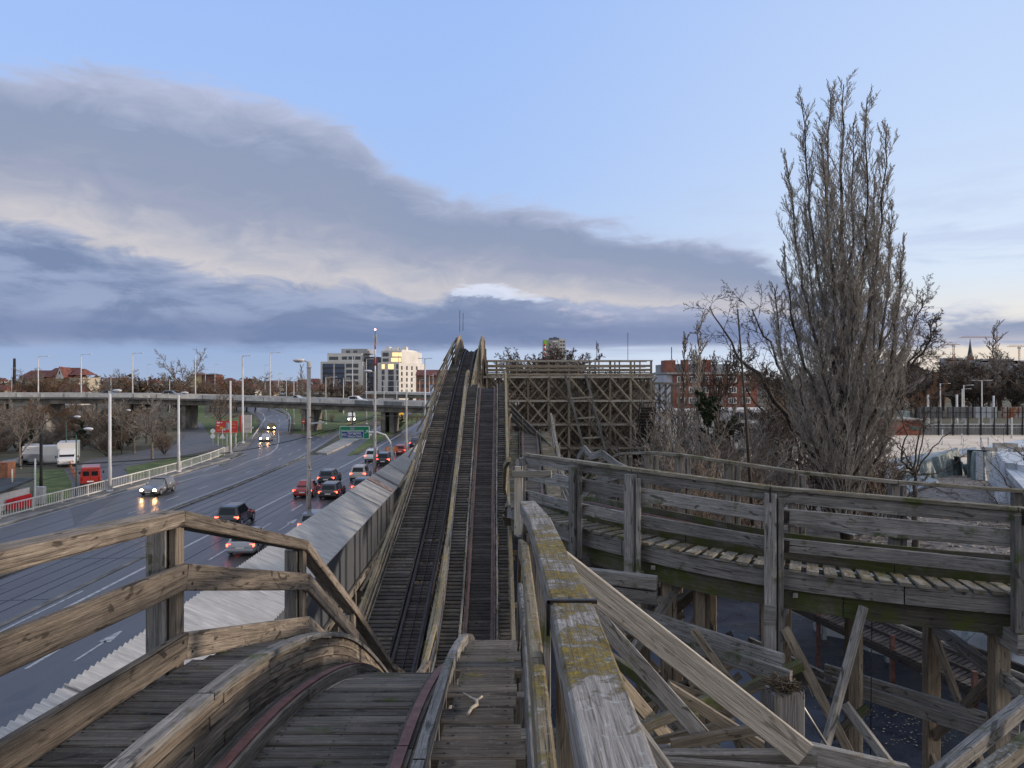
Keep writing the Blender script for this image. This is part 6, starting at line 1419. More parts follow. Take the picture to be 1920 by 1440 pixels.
# far wooded skyline as one mass
random.seed(5)
mb = MB()
for i in range(2600):
    Y = random.uniform(420, 900); az_ = random.uniform(-.72, .72); x = Y*math.tan(az_); h = 5.5+4.5*math.sin(x*.013+Y*.01)+random.uniform(0, 5)
    if x > 0: h += 5
    for k in range(7):
        a = random.random()*6.28; r = random.uniform(1.5, 4.5); c = Vector((x+random.gauss(0, 3), Y+random.gauss(0, 3), h*random.uniform(.3, 1.0)))
        p, q = rv(1).normalized()*r*.6, rv(1).normalized()*r*.6; mb.face([c-p, c+q, c+p*.6-q*.4], None, random.random())
o = mb.build('distant_woodland', plain('distant bare woodland', (.06, .05, .043), (.14, .105, .08), .15, .95)); o['kind'] = 'stuff'; o['label'] = 'far-off bare woodland along the skyline'
# ------------------------------------------------------------------ buildings
CREAM = plain('cream facade', (.48, .475, .45), (.58, .575, .55), .15, .75); WHITEF = plain('white facade', (.52, .51, .49), (.62, .61, .59), .15, .7); BRICK = plain('red brick', (.19, .07, .05), (.27, .11, .08), .8, .85); ROOFR = plain('red roof tiles', (.10, .034, .028), (.17, .062, .05), .6, .8)
ROOFD = plain('dark roof', (.05, .045, .045), (.1, .09, .085), .5, .8); BGLASS = plain('blue curtain glass', (.01, .022, .06), (.03, .05, .10), .6, .12, spec=.8); SUNREF = emit('painted sunset reflection', (1.0, .66, .30), .7); WGL = plain('window glass', (.03, .035, .045), (.06, .07, .085), .5, .15, spec=.7)  # glow on the golden window panes stands in for reflected sunset
def windows(parent, x0, x1, y, z0, z1, nx, nz, w, h, mat=None, frame=None, axis='x', lit=()):
    for i in range(nx):
        for j in range(nz):
            cx = x0+(x1-x0)*(i+.5)/nx; cz = z0+(z1-z0)*(j+.5)/nz; mb = MB()
            if axis == 'x': mb.box(cx-w/2, cx+w/2, y-.12, y+.05, cz-h/2, cz+h/2)
            else: mb.box(y-.12, y+.05, cx-w/2, cx+w/2, cz-h/2, cz+h/2)
            mb.build('window', SUNREF if (i, j) in lit else (mat or WGL), parent)
def gable(mb, x0, x1, y0, y1, z0, z1, along='x'):
    if along == 'x':
        m = (y0+y1)/2; A, B, C_, D = (x0, y0, z0), (x1, y0, z0), (x1, y1, z0), (x0, y1, z0); E, F = (x0, m, z1), (x1, m, z1); mb.face([A, B, F, E]); mb.face([C_, D, E, F]); mb.face([B, C_, F]); mb.face([D, A, E])
    else:
        m = (x0+x1)/2; A, B, C_, D = (x0, y0, z0), (x1, y0, z0), (x1, y1, z0), (x0, y1, z0); E, F = (m, y0, z1), (m, y1, z1); mb.face([A, E, F, D]); mb.face([B, C_, F, E]); mb.face([A, B, E]); mb.face([C_, D, F])
def hip(mb, x0, x1, y0, y1, z0, z1, k=.3):
    m = (y0+y1)/2; dx = (x1-x0)*k; A, B, C_, D = (x0, y0, z0), (x1, y0, z0), (x1, y1, z0), (x0, y1, z0); E, F = (x0+dx, m, z1), (x1-dx, m, z1); mb.face([A, B, F, E]); mb.face([C_, D, E, F]); mb.face([B, C_, F]); mb.face([D, A, E])
YB = 380.0; bx = lambda px, Y=YB: (px-960)/FPX*Y; bz = lambda py, Y=YB: EYE-(py-HY)/FPX*Y
A = thing('office_block', 'cream office block with dark blue glass bays, left of the striped mast', 'building', (bx(640), YB, 0))
mb = MB(); mb.box(bx(601), bx(680), YB, YB+30, 0, bz(678)); mb.build('wall', CREAM, A)
mb = MB(); mb.box(bx(611), bx(676), YB+3, YB+28, bz(678)+.01, bz(662)); mb.build('upper_floor', CREAM, A); mb = MB(); mb.box(bx(634), bx(684), YB+7, YB+27, bz(662)+.01, bz(653)); mb.build('upper_floor', plain('grey penthouse', (.28, .28, .29), (.36, .36, .37), .2, .7), A)
for a, b in ((605, 625), (628, 646)): mb = MB(); mb.box(bx(a), bx(b), YB-.15, YB+.1, 3, bz(682)); f = mb.build('window', BGLASS, A)
for j in range(4):
    for a, b in ((605, 625), (628, 646)): mb = MB(); mb.box(bx(a), bx(b), YB-.3, YB-.16, bz(690+j*10)-.3, bz(690+j*10)+.3); mb.build('spandrel', plain('dark spandrel', (.03, .03, .035), None, rough=.4) if 'dark spandrel' not in MATS else MATS['dark spandrel'], A)
windows(A, bx(649), bx(672), YB, bz(735), bz(680), 4, 5, 1.5, 1.9); windows(A, bx(614), bx(632), YB+3, bz(676), bz(667), 1, 1, 4.5, 1.6); windows(A, bx(637), bx(675), YB+3, bz(676), bz(666), 3, 1, 2.6, 1.6); windows(A, bx(640), bx(668), YB+7, bz(661), bz(656), 2, 1, 2, 1.2)
mb = MB(); mb.box(bx(680), bx(704), YB+8, YB+30, 0, bz(668)); mb.build('link_wing', plain('dark cladding', (.06, .065, .08), (.12, .125, .14), .3, .5), A); windows(A, bx(683), bx(702), YB+8, bz(735), bz(672), 1, 5, 4.4, 1.7, BGLASS)
B = thing('apartment_tower', 'white stepped apartment tower with windows glowing with painted golden reflections, right of the striped mast', 'building', (bx(745), YB, 0))
mb = MB(); mb.box(bx(708), bx(748), YB, YB+28, 0, bz(680)); mb.build('wall', WHITEF, B)
mb = MB(); mb.extrude([(bx(748)+.02, YB), (bx(779), YB+14), (bx(779), YB+40), (bx(748)+.02, YB+28)], 0, bz(680)); mb.build('wall', WHITEF, B)
mb = MB(); mb.extrude([(bx(714), YB+1), (bx(752), YB+1), (bx(775), YB+14), (bx(775), YB+36), (bx(714), YB+26)], bz(680)+.01, bz(658)); mb.build('upper_floor', WHITEF, B)
mb = MB(); mb.extrude([(bx(717), YB+4), (bx(752), YB+4), (bx(768), YB+14), (bx(768), YB+30), (bx(717), YB+22)], bz(658)+.01, bz(655)); mb.box(bx(720), bx(727), YB+6, YB+12, bz(654.9), bz(649)); mb.box(bx(733), bx(742), YB+7, YB+14, bz(654.9), bz(650)); mb.box(bx(748), bx(757), YB+9, YB+16, bz(654.9), bz(648.5)); mb.build('roof_terrace', WHITEF, B)
for a, b, c, d, lit in ((717, 728, 668, 661, 0), (735, 747, 668, 661, 1), (748, 752, 668, 661, 1), (717, 728, 678, 672, 0), (733, 746, 678, 671, 1), (747.5, 751, 678, 671, 1)):
    mb = MB(); mb.box(bx(a), bx(b), YB+.85, YB+1.05, bz(c), bz(d)); mb.build('window', SUNREF if lit else WGL, B)
windows(B, bx(715), bx(722), YB, bz(735), bz(682), 1, 5, 1.4, 2.2, lit=((0, 4),)); windows(B, bx(728), bx(738), YB, bz(735), bz(682), 3, 5, 1.0, 2.4, lit=((0, 4), (1, 4), (2, 4))); windows(B, bx(742), bx(748), YB, bz(735), bz(682), 1, 5, 1.0, 2.2)
for i in range(4):
    for j in range(5):
        t = (i+.5)/4; x = bx(748)+(bx(779)-bx(748))*t; y = YB+14*t; z = bz(682)-2-j*2.95; mb = MB(); mb.beam((x-.5, y-.35, z), (x+.5, y+.1, z), .2, 1.9); mb.build('window', WGL, B)
mast = thing('radio_mast', 'tall red and white striped antenna mast between the two white blocks', 'mast', (bx(703, 260), 260, 0))
MRED = plain('mast red', (.45, .04, .03), None, rough=.6); xm = bx(703.5, 260)
stops_ = [745, 726, 702, 686, 672, 655, 640]
for i, (a, b) in enumerate(zip(stops_, stops_[1:])): mb = MB(); mb.tube([(xm, 260, bz(a, 260)), (xm, 260, bz(b, 260))], .28, 6); mb.build('mast_section', MRED if i % 2 else WHITEF, mast)
mb = MB(); mb.tube([(xm, 260, 0), (xm, 260, bz(745, 260))], .3, 6); mb.build('mast_section', WHITEF, mast)
for zz, dx in ((630, -.4), (633, .4), (638, .45), (628, .3), (642, -.35)): mb = MB(); mb.box(xm+dx-.22, xm+dx+.22, 259.6, 259.9, bz(zz+5, 260), bz(zz-1, 260)); mb.build('antenna', WHITEF, mast)
mb = MB(); mb.tube([(xm, 260, bz(640, 260)), (xm, 260, bz(618, 260))], .1, 5); mb.build('antenna_rod', IRON, mast); mb = MB(); mb.sphere((xm, 260, bz(618, 260)), .35); mb.build('beacon', emit('red beacon', (1, .45, .4), 3), mast)
# red-roofed hall
YH = 420.0; H_ = thing('red_roofed_hall', 'long hall with red tiled roofs and a cream gable on the left skyline', 'building', (bx(93, YH), YH, 0))
X = lambda p: bx(p, YH); Z = lambda p: bz(p, YH)
mb = MB(); mb.box(X(36), X(148), YH, YH+22, 0, Z(708)); mb.build('wall', plain('faded plaster', (.30, .26, .20), (.42, .38, .30), .2, .8), H_)
mb = MB(); hip(mb, X(35), X(88), YH-1, YH+20, Z(709), Z(694), .06); mb.build('roof', ROOFR, H_); mb = MB(); hip(mb, X(82), X(104), YH-3, YH+18, Z(707), Z(689.5), .3); mb.build('roof', ROOFR, H_); mb = MB(); gable(mb, X(102), X(134), YH+2, YH+16, Z(707), Z(689)); mb.build('roof', ROOFR, H_); mb = MB(); hip(mb, X(130), X(149), YH-1, YH+18, Z(703), Z(691), .25); mb.build('roof', ROOFR, H_)
mb = MB(); gable(mb, X(114), X(130), YH-5, YH+5, Z(708), Z(688.5), 'y'); mb.build('roof', ROOFR, H_)
mb = MB(); mb.face([(X(114.5), YH-5.1, Z(710)), (X(129.5), YH-5.1, Z(710)), (X(129.5), YH-5.1, Z(707.5)), (X(122), YH-5.1, Z(689.5)), (X(114.5), YH-5.1, Z(707.5))]); mb.build('gable_wall', CREAM, H_); mb = MB(); mb.box(X(121), X(123), YH-5.3, YH-5.12, Z(702), Z(696)); mb.build('window', WGL, H_); mb = MB(); mb.box(X(100), X(102), YH+5, YH+8, Z(692), Z(687)); mb.build('chimney', BRICK, H_)
mb = MB(); mb.tube([(X(71.5), 400, 0), (X(71.5), 400, bz(672, 400))], [1.0, .6], 8); tag(mb.build('chimney_stack', DARKP), 'dark factory chimney beside the red-roofed hall', 'chimney')
# long red building right of the tower
RH = thing('terraced_building', 'long dark-red roofed brick building between the apartment tower and the lift hill', 'building', (bx(810, 360), 360, 0))
mb = MB(); mb.box(bx(779, 360), bx(842, 360), 362, 374, 0, bz(704, 360)); mb.build('wall', plain('warm brick', (.22, .10, .07), (.34, .18, .12), .5, .8), RH); mb = MB(); gable(mb, bx(778, 360), bx(843, 360), 361, 375, bz(704, 360), bz(693, 360)); mb.build('roof', ROOFR, RH); windows(RH, bx(782, 360), bx(840, 360), 362, bz(730, 360), bz(705, 360), 9, 2, .9, 1.5)
# small distant houses
random.seed(21); cols = [CREAM, WHITEF, BRICK, plain('ochre facade', (.42, .32, .16), (.5, .4, .22), .3, .8), plain('dull facade', (.2, .18, .16), (.3, .27, .24), .3, .8)]
hp = None
for i in range(46):
    px = random.uniform(-20, 590) if i < 34 else random.uniform(1640, 1920); Y = random.uniform(330, 800); w = random.uniform(4, 8); h = random.uniform(4, 7)+ (Y-330)*.009; x = bx(px, Y)
    t = thing('town_house', 'small pitched-roof house among the trees of the distant town', 'house', (x, Y, 0), 'houses of the distant town'); m = random.choice(cols)
    mb = MB(); mb.box(x-w, x+w, Y, Y+9, 0, h); mb.build('wall', m, t); mb = MB(); (gable if i % 2 else hip)(mb, x-w-.4, x+w+.4, Y-.4, Y+9.4, h, h+random.uniform(2.2, 3.6)); mb.build('roof', random.choice((ROOFR, ROOFR, ROOFD)), t)
yb = thing('yellow_house', 'yellow block of flats behind the large bare tree beyond the flyover', 'building', (bx(367, 400), 400, 0)); mb = MB(); mb.box(bx(357, 400), bx(378, 400), 400, 412, 0, bz(703, 400)); mb.build('wall', cols[3], yb); mb = MB(); hip(mb, bx(356, 400), bx(379, 400), 399, 413, bz(703, 400), bz(699, 400)); mb.build('roof', ROOFR, yb)
yb = thing('brick_house', 'red brick block of flats right of the yellow one beyond the flyover', 'building', (bx(390, 400), 400, 0)); mb = MB(); mb.box(bx(380, 400), bx(402, 400), 400, 412, 0, bz(703, 400)); mb.build('wall', BRICK, yb); mb = MB(); hip(mb, bx(379.5, 400), bx(403, 400), 399, 413, bz(703, 400), bz(700, 400)); mb.build('roof', ROOFD, yb); windows(yb, bx(381, 400), bx(401, 400), 400, bz(720, 400), bz(704, 400), 4, 2, .8, 1.2)
# tower block with sign band beyond the upper track
YT = 620.0; tb = thing('tower_block', 'grey tower block with a lime-green corner above the upper track', 'building', (bx(1040, YT), YT, 0))
mb = MB(); mb.box(bx(1019, YT), bx(1049, YT), YT, YT+18, 0, bz(637, YT)); mb.build('wall', plain('grey tower panels', (.30, .29, .28), (.38, .37, .36), .1, .8), tb); mb = MB(); mb.box(bx(1049.2, YT), bx(1061, YT), YT+2, YT+18, 0, bz(635, YT)); mb.build('wing', WHITEF, tb)
mb = MB(); mb.box(bx(1030, YT), bx(1049, YT), YT+3, YT+12, bz(636.8, YT), bz(633, YT)); mb.box(bx(1038, YT), bx(1044, YT), YT+3, YT+9, bz(632.9, YT), bz(631.5, YT)); mb.build('penthouse', BGLASS, tb); mb = MB(); mb.box(bx(1019, YT), bx(1026, YT), YT-.3, YT-.02, bz(648, YT), bz(638, YT)); mb.build('sign_panel', plain('lime green', (.28, .55, .08), None, rough=.6), tb); mb = MB(); mb.box(bx(1036, YT), bx(1046, YT), YT-.3, YT-.02, bz(641.5, YT), bz(639.5, YT)); mb.build('sign_band', WHITES, tb); windows(tb, bx(1050, YT), bx(1060, YT), YT+2, bz(670, YT), bz(637, YT), 2, 5, 1.6, 1.2)
rm = thing('radio_mast', 'short red and white mast in front of the grey tower block', 'mast', (bx(1021.5, 300), 300, 0))
for i in range(8): mb = MB(); mb.tube([(bx(1021.5, 300), 300, bz(680-i*4.4, 300)), (bx(1021.5, 300), 300, bz(675.6-i*4.4, 300))], .4, 6); mb.build('mast_section', MRED if i % 2 else WHITEF, rm)
mb = MB(); mb.tube([(bx(1021.5, 300), 300, 0), (bx(1021.5, 300), 300, bz(680, 300))], .4, 6); mb.build('mast_section', WHITEF, rm)
# red brick block on the right
YR = 130.0; R_ = thing('brick_block', 'red brick block with white-framed windows behind the thicket', 'building', (bx(1330, YR), YR, 0)); x = lambda p: bx(p, YR); z = lambda p: bz(p, YR)
mb = MB(); mb.box(x(1262), x(1420), YR, YR+16, 0, z(702)); mb.build('wall', BRICK, R_); mb = MB(); mb.box(x(1250), x(1262)-.01, YR+.3, YR+16, 0, z(703)); mb.build('stair_wall', plain('pale render', (.36, .38, .42), (.46, .47, .50), .4, .8), R_); mb = MB(); mb.box(x(1249), x(1424), YR-.6, YR+16.5, z(701.8), z(698)); mb.build('cornice', CONC, R_)
mb = MB(); mb.box(x(1256), x(1375), YR+3, YR+13, z(697.9), z(682)); mb.build('roof_storey', plain('grey roof storey', (.2, .22, .25), (.3, .32, .34), .5, .8), R_)
for a, b, t_ in ((1250, 1269, 675), (1288, 1294, 674), (1326, 1336, 674)): mb = MB(); mb.box(x(a), x(b), YR+1, YR+5, z(697.5), z(t_)); mb.build('chimney', BRICK, R_)
for j, py in enumerate((711, 731, 751)):
    for a in (1270, 1292, 1314, 1340, 1366, 1392): mb = MB(); mb.box(x(a)-.08, x(a+14)+.08, YR-.16, YR-.04, z(py+5)-.08, z(py-5)+.08); f = mb.build('window', WHITEP, R_); mb = MB(); [mb.box(x(a+1+k*4.4), x(a+4+k*4.4), YR-.2, YR-.165, z(py+4.2), z(py-4.2)) for k in range(3)]; mb.build('pane', WGL, f)
mb = MB(); mb.tube([(x(1273), YR+6, z(682)), (x(1273), YR+6, z(648))], .08, 5); mb.build('antenna_rod', IRON, R_); mb = MB(); mb.sphere((x(1273), YR+5.5, z(676)), .45, 8, 5, (1, .4, 1)); mb.build('dish', WHITEF, R_)
wb = thing('white_hall', 'long low white building behind the thicket at the right', 'building', (bx(1440, 118), 118, 0)); x = lambda p: bx(p, 118); z = lambda p: bz(p, 118)
mb = MB(); mb.box(x(1255), x(1345), 120, 128, 0, z(770)); mb.box(x(1372), x(1475), 118, 128, 0, z(768)); mb.build('wall', WHITEF, wb); mb = MB(); mb.box(x(1370), x(1510), 114, 117.9, 0, z(794)); mb.build('annex', CREAM, wb); mb = MB(); mb.box(x(1369), x(1512), 113.6, 118, z(793.8), z(790)); mb.build('roof', CONC, wb); windows(wb, x(1378), x(1472), 118, z(788), z(772), 11, 1, .55, 1.1); windows(wb, x(1385), x(1440), 114, z(815), z(797), 6, 1, .5, .9)
wh = thing('white_villa', 'tall white house with dark paired windows behind the poplar', 'building', (bx(1655, 175), 175, 0)); x = lambda p: bx(p, 175); z = lambda p: bz(p, 175)
mb = MB(); mb.box(x(1622), x(1682), 175, 190, 0, z(690)); mb.build('wall', WHITEF, wh); mb = MB(); mb.box(x(1645), x(1664), 174.2, 174.95, 0, z(688)); mb.build('bay', WHITEF, wh); mb = MB(); mb.box(x(1617), x(1686), 173.6, 191, z(687.8), z(685)); hip(mb, x(1617), x(1686), 173.6, 191, z(684.9), z(668), .3); mb.build('roof', plain('light roof', (.3, .3, .32), (.4, .4, .42), .4, .8), wh)
windows(wh, x(1645), x(1664), 174.2, z(760), z(696), 2, 4, .7, 1.5); windows(wh, x(1625), x(1642), 175, z(760), z(696), 2, 4, .6, 1.3); windows(wh, x(1668), x(1680), 175, z(760), z(696), 1, 4, 1.0, 1.4)
# brick hut, fence, billboard backs
YK = 152.0; x = lambda p: bx(p, YK); z = lambda p: bz(p, YK)
k_ = thing('brick_hut', 'low red brick building at the left end of the grey yard fence', 'building', (x(1700), YK, 0)); mb = MB(); mb.box(x(1648), x(1728), YK, YK+9, 0, z(788)); mb.build('wall', BRICK, k_); mb = MB(); mb.box(x(1647), x(1729), YK-.3, YK+9.3, z(787.9), z(785)); mb.build('roof', CONC, k_); mb = MB(); mb.box(x(1706), x(1724), YK-.15, YK-.02, z(806), z(799)); mb.build('shutter', plain('green shutter', (.08, .12, .10), None, rough=.6), k_)
g_ = thing('glass_shed', 'pale lean-to with a glazed side behind the red brick hut', 'building', (x(1685), 165, 0)); mb = MB(); mb.extrude([(bx(1660, 165), 165), (bx(1706, 165), 165), (bx(1706, 165), 172), (bx(1660, 165), 172)], 0, bz(771, 165)); mb.build('wall', plain('greenish glazing', (.12, .2, .2), (.3, .38, .38), 1.0, .3), g_)
fe = thing('yard_fence', 'grey sheet-metal fence with tall black posts behind the sandy yard', 'fence', (x(1830), YK, 0)); FG = plain('grey fence sheet', (.10, .105, .11), (.20, .205, .21), 2.2, .6, .2, 0, (3, 3, .1))
mb = MB()
for i in range(130): a = x(1730)+i*.3; mb.box(a, a+.27, YK-.03*(i % 2), YK+.05, .1, z(796))
mb.build('sheeting', FG, fe); mb = MB(); mb.beam((x(1730), YK-.06, z(795.5)), (x(2080), YK-.06, z(795.5)), .06, .15); mb.beam((x(1734), YK-.1, z(801.5)), (x(2080), YK-.1, z(802)), .05, .08); mb.build('cap_rail', GALV, fe)
for px in (1730, 1759, 1786, 1814, 1838, 1863, 1888, 1916, 1945): mb = MB(); mb.box(x(px)-.1, x(px)+.1, YK-.3, YK-.1, 0, z(763)); mb.build('post', DARKP, fe)
mb = MB()
for i in range(5): zz = z(766)+i*(z(795)-z(766))/5; mb.beam((x(1730), YK-.2, zz), (x(1950), YK-.2, zz), .012, .012)
mb.build('mesh_wire', DARKP, fe)
for i, (a, b, m, lb) in enumerate(((1722, 1768, FG, 'blue-grey back of a billboard, leftmost of the row'), (1776, 1824, FG, 'ribbed grey back of a billboard, second of the row'), (1827, 1871, plain('pale hoarding', (.32, .36, .38), (.44, .47, .48), .6, .5), 'pale four-panel billboard back, third of the row'), (1878, 1940, plain('rusty hoarding', (.30, .30, .30), (.24, .09, .04), .5, .8, lo=.46, hi=.54), 'rust-stained billboard back at the right edge'))):
    t = thing('billboard', lb, 'billboard', (bx((a+b)/2, 166), 166, 0)); mb = MB(); mb.box(bx(a, 166), bx(b, 166), 166, 166.25, bz(784, 166), bz(763, 166)); mb.build('panel', m, t)
    mb = MB(); [mb.box(bx(a+q*(b-a), 166)-.04, bx(a+q*(b-a), 166)+.04, 165.9, 165.98, bz(784, 166), bz(763, 166)) for q in (.02, .25, .5, .75, .98)]; mb.box(bx(a, 166), bx(b, 166), 165.85, 165.9, bz(773.7, 166), bz(773, 166)); mb.build('frame', DARKP, t)
    for q in (.25, .75): mb = MB(); mb.box(bx(a+q*(b-a), 166)-.15, bx(a+q*(b-a), 166)+.15, 166.3, 166.6, 0, bz(765, 166)); mb.build('post', GALV, t)
for px, pt, Y, dbl, lb in ((1763, 719, 180, 0, 'left of the pair behind the first billboard back'), (1807, 722, 180, 0, 'behind the second billboard back'), (1804, 729, 200, 0, 'slightly shorter, behind the second billboard back'), (1841, 713, 190, 1, 'double-armed, behind the pale billboard back')):
    lampW(px, pt, Y, arm=(1.6 if not dbl else 1.8), head='box', double=bool(dbl), r=(.2, .12), label='pale lamp post ' + lb, group='lamp posts behind the billboard backs', k=6)
for px, pt, pb, r, lb in ((1740, 740, 800, .3, 'leftmost'), (1794, 740, 800, .3, 'middle'), (1863, 742, 800, .25, 'rightmost')): lampW(px, pt, 176, arm=0, head=None, r=(r, r*.8), label='short stubby post standing above the billboard backs, %s' % lb, name='utility_pole', group='short stubby posts above the billboard backs')
lampG(1897, 822, 783, arm=0, head=None, r=(.14, .13), label='thin white post at the right end of the sandy yard', name='bollard_post')
for px, pb, pt in ((1663, 830, 805), (1703, 832, 815), (1767, 834, 805), (1803, 834, 813)): lampG(px, pb, pt, arm=0, head=None, r=(.09, .09), label='short white post standing in the sandy yard', name='bollard_post', group='short white posts in the sandy yard')
# leaning dark pole beside the thicket
mb = MB(); mb.tube([W(1412, 985, 42), W(1400, 800, 42), W(1383, 580, 42)], [.11, .085, .04], 7); tag(mb.build('wooden_pole', plain('dark wooden pole', (.02, .016, .014), (.05, .035, .028), 4, .8)), 'thin dark leaning pole left of the poplar', 'pole')
# cranes, spire, far blocks
def crane(px, Y, ptop, jl, jr, label):
    t = thing('tower_crane', label, 'crane', (bx(px, Y), Y, 0)); X0 = bx(px, Y); zt_ = bz(ptop, Y); CR = plain('crane orange', (.42, .16, .06), None, rough=.6) if 'crane orange' not in MATS else MATS['crane orange']
    mb = MB()
    for dx in (-.9, .9): mb.beam((X0+dx, Y, 0), (X0+dx, Y, zt_), .4, .4)
    for k in range(int(zt_/3)): s_ = 1 if k % 2 else -1; mb.beam((X0-.9*s_, Y, k*3), (X0+.9*s_, Y, k*3+3), .3, .3)
    mb.build('mast', CR, t); mb = MB(); a, b = bx(jl, Y), bx(jr, Y); mb.beam((a, Y, zt_), (b, Y, zt_), .5, .5); mb.beam((a+3, Y, zt_+1.8), (b-3, Y, zt_+1.8), .3, .3)
    n = int((b-a)/4); [mb.beam((a+3+(b-a-6)*i/n, Y, zt_), (a+3+(b-a-6)*(i+.5)/n, Y, zt_+1.8), .25, .25) for i in range(n)]
    mb.build('jib', CR, t); mb = MB(); mb.box(X0-1.5, X0+1.5, Y-1, Y+1, zt_-3, zt_-.3); mb.build('cab', WHITEF, t)
crane(1788, 900, 646, 1765, 1800, 'orange tower crane left of the church spire'); crane(1868, 1000, 633, 1799, 1878, 'tower crane with a long jib just over the church spire'); crane(1911, 950, 650, 1888, 1950, 'orange tower crane at the right edge of the skyline')
ch = thing('church_spire', 'dark pointed church spire on the right skyline', 'church', (bx(1819, 1100), 1100, 0)); mb = MB(); X0 = bx(1819, 1100); mb.box(X0-3.2, X0+3.2, 1096, 1104, 0, bz(668, 1100)); mb.build('tower', BRICK, ch); mb = MB(); zb_, zt_ = bz(668, 1100), bz(634, 1100); mb.tube([(X0, 1100, zb_), (X0, 1100, (zb_+zt_)/2), (X0, 1100, zt_)], [3.8, 1.7, .1], 8, smooth=False); mb.build('spire', plain('slate spire', (.05, .055, .07), None, rough=.7), ch)
for a, b, pt, Y, lb in ((1785, 1925, 676, 1000, 'long grey unfinished building under the cranes'), (1778, 1806, 671, 980, 'pale block under the left crane'), (1842, 1900, 673, 940, 'pale flat-roofed block right of the church spire')):
    mb = MB(); mb.box(bx(a, Y), bx(b, Y), Y, Y+20, 0, bz(pt, Y)); t = thing('far_block', lb, 'building', (bx((a+b)/2, Y), Y, 0)); mb.build('wall', plain('hazy concrete', (.24, .25, .28), (.32, .33, .36), .1, .8) if 'hazy concrete' not in MATS else MATS['hazy concrete'], t)
    windows(t, bx(a, Y), bx(b, Y), Y, bz(pt+8, Y), bz(pt+1, Y), 8, 1, (b-a)*.4, 2.0)
# ------------------------------------------------------------------ artificial rockwork and tarpaulins on the right
TARP = plain('grey tarpaulin', (.10, .14, .15), (.20, .25, .26), .9, .55, 0, .6, bd=.1); PALEB = plain('pale blue coating', (.34, .38, .42), (.50, .53, .56), .5, .6, 0, .4, bd=.05); GREYB = plain('grey blue slab', (.18, .21, .235), (.28, .31, .33), .4, .7)
def drape(pts, z0, z1f, mat, name, parent, amp=.25, fold=1.1, depth=.5):
    """hanging sheet along a ground path with vertical folds, given real thickness"""
    P = []; 
    for a, b in zip(pts, pts[1:]):
        a, b = Vector(a), Vector(b); n = max(2, int((b-a).length/.3))
        for i in range(n): P.append(a.lerp(b, i/n))
    P.append(Vector(pts[-1])); mb = MB(); R = 7; rows = []
    for i, p in enumerate(P):
        d = (P[min(i+1, len(P)-1)]-P[max(i-1, 0)]).normalized(); n = Vector((d.y, -d.x, 0)); zt_ = z1f(i/(len(P)-1)); col = []
        for r in range(R+1):
            t = r/R; k = amp*math.sin(i*.3*6.28/fold+2*math.sin(i*.07)+t*1.5)*(1-t)**.6 + amp*.5*math.sin(i*.9+t*3)
            col.append(p + n*(k+ .35*(1-t)) + Vector((0, 0, z0+(zt_-z0)*t)))
        col.append(p - n*depth + Vector((0, 0, zt_))); col.append(p - n*depth + Vector((0, 0, z0))); rows.append(col)
    for i in range(len(rows)-1):
        for r in range(len(rows[0])-1): mb.face([rows[i][r], rows[i+1][r], rows[i+1][r+1], rows[i][r+1]], None, .5, False)
    return mb.build(name, mat, parent)
rw = thing('artificial_rockwork', 'pale blue and grey artificial rock terraces and draped sheets beyond the railings', 'rockwork', (50, 85, 0))
def gxy(px, Y): return ((px-960)/FPX*Y, Y, 0)
drape([gxy(1640, 80), gxy(1690, 82), gxy(1745, 86), gxy(1800, 90)], 0, lambda t: .8+2.2*t, TARP, 'tarpaulin', rw, .2)
drape([gxy(1798, 88), gxy(1812, 91), gxy(1824, 88)], 0, lambda t: 2.2-1.2*math.sin(t*3.14), TARP, 'tarpaulin', rw, .15)
drape([gxy(1823, 85), gxy(1845, 84), gxy(1868, 84.5)], 0, lambda t: 3.1, TARP, 'tarpaulin', rw, .22, depth=2.5)
drape([gxy(1869, 80), gxy(1885, 68), gxy(1960, 62)], 0, lambda t: 3.5+.3*t, PALEB, 'rock_face', rw, .35, 4.0, 3)
mb = MB()
def slab3(pts, th=.35, mat=None):
    m = MB(); n = len(pts); T_ = [Vector(p) for p in pts]; m.face(T_); m.face([p-Vector((0, 0, th)) for p in T_][::-1])
    for i in range(n): a, b = T_[i], T_[(i+1) % n]; m.face([a-Vector((0, 0, th)), b-Vector((0, 0, th)), b, a])
    return m.build('terrace_slab', mat, rw)
Wz = lambda px, py, z: Vector(((px-960)/FPX*((EYE-z)*FPX/(py-HY)), (EYE-z)*FPX/(py-HY), z))
slab3([Wz(1625, 905, .6), Wz(1660, 880, 1.0), Wz(1790, 849, 1.5), Wz(1806, 845, 1.6), Wz(1794, 860, 1.4), Wz(1700, 880, 1.0), Wz(1650, 915, .6)], .5, PALEB)
slab3([Wz(1585, 935, .4), Wz(1650, 893, .5), Wz(1700, 884, .6), Wz(1760, 900, .4), Wz(1700, 925, .35), Wz(1640, 955, .3)], .3, GREYB)
slab3([Wz(1640, 868, .5), Wz(1720, 852, .5), Wz(1830, 838, .6), Wz(1832, 846, .6), Wz(1700, 866, .5)], .4, GREYB)
slab3([Wz(1830, 846, 2.6), Wz(1860, 832, 2.6), Wz(1935, 822, 2.6), Wz(1935, 832, 2.6), Wz(1880, 848, 2.6)], .5, PALEB)
slab3([Wz(1870, 862, 3.2), Wz(1900, 848, 3.2), Wz(1960, 846, 3.2), Wz(1960, 960, 3.2), Wz(1905, 900, 3.2)], .5, PALEB)
for i in range(9):
    a = i/8; pA = gxy(1845+10*i, 96-3*abs(i-4)); m = MB(); m.beam((pA[0], pA[1], 0), (pA[0]+.2, pA[1]+.3, 3.0+.3*(i % 2)), 1.6, .5, .05); m.build('rim_block', CONC if i % 2 else PALEB, rw)
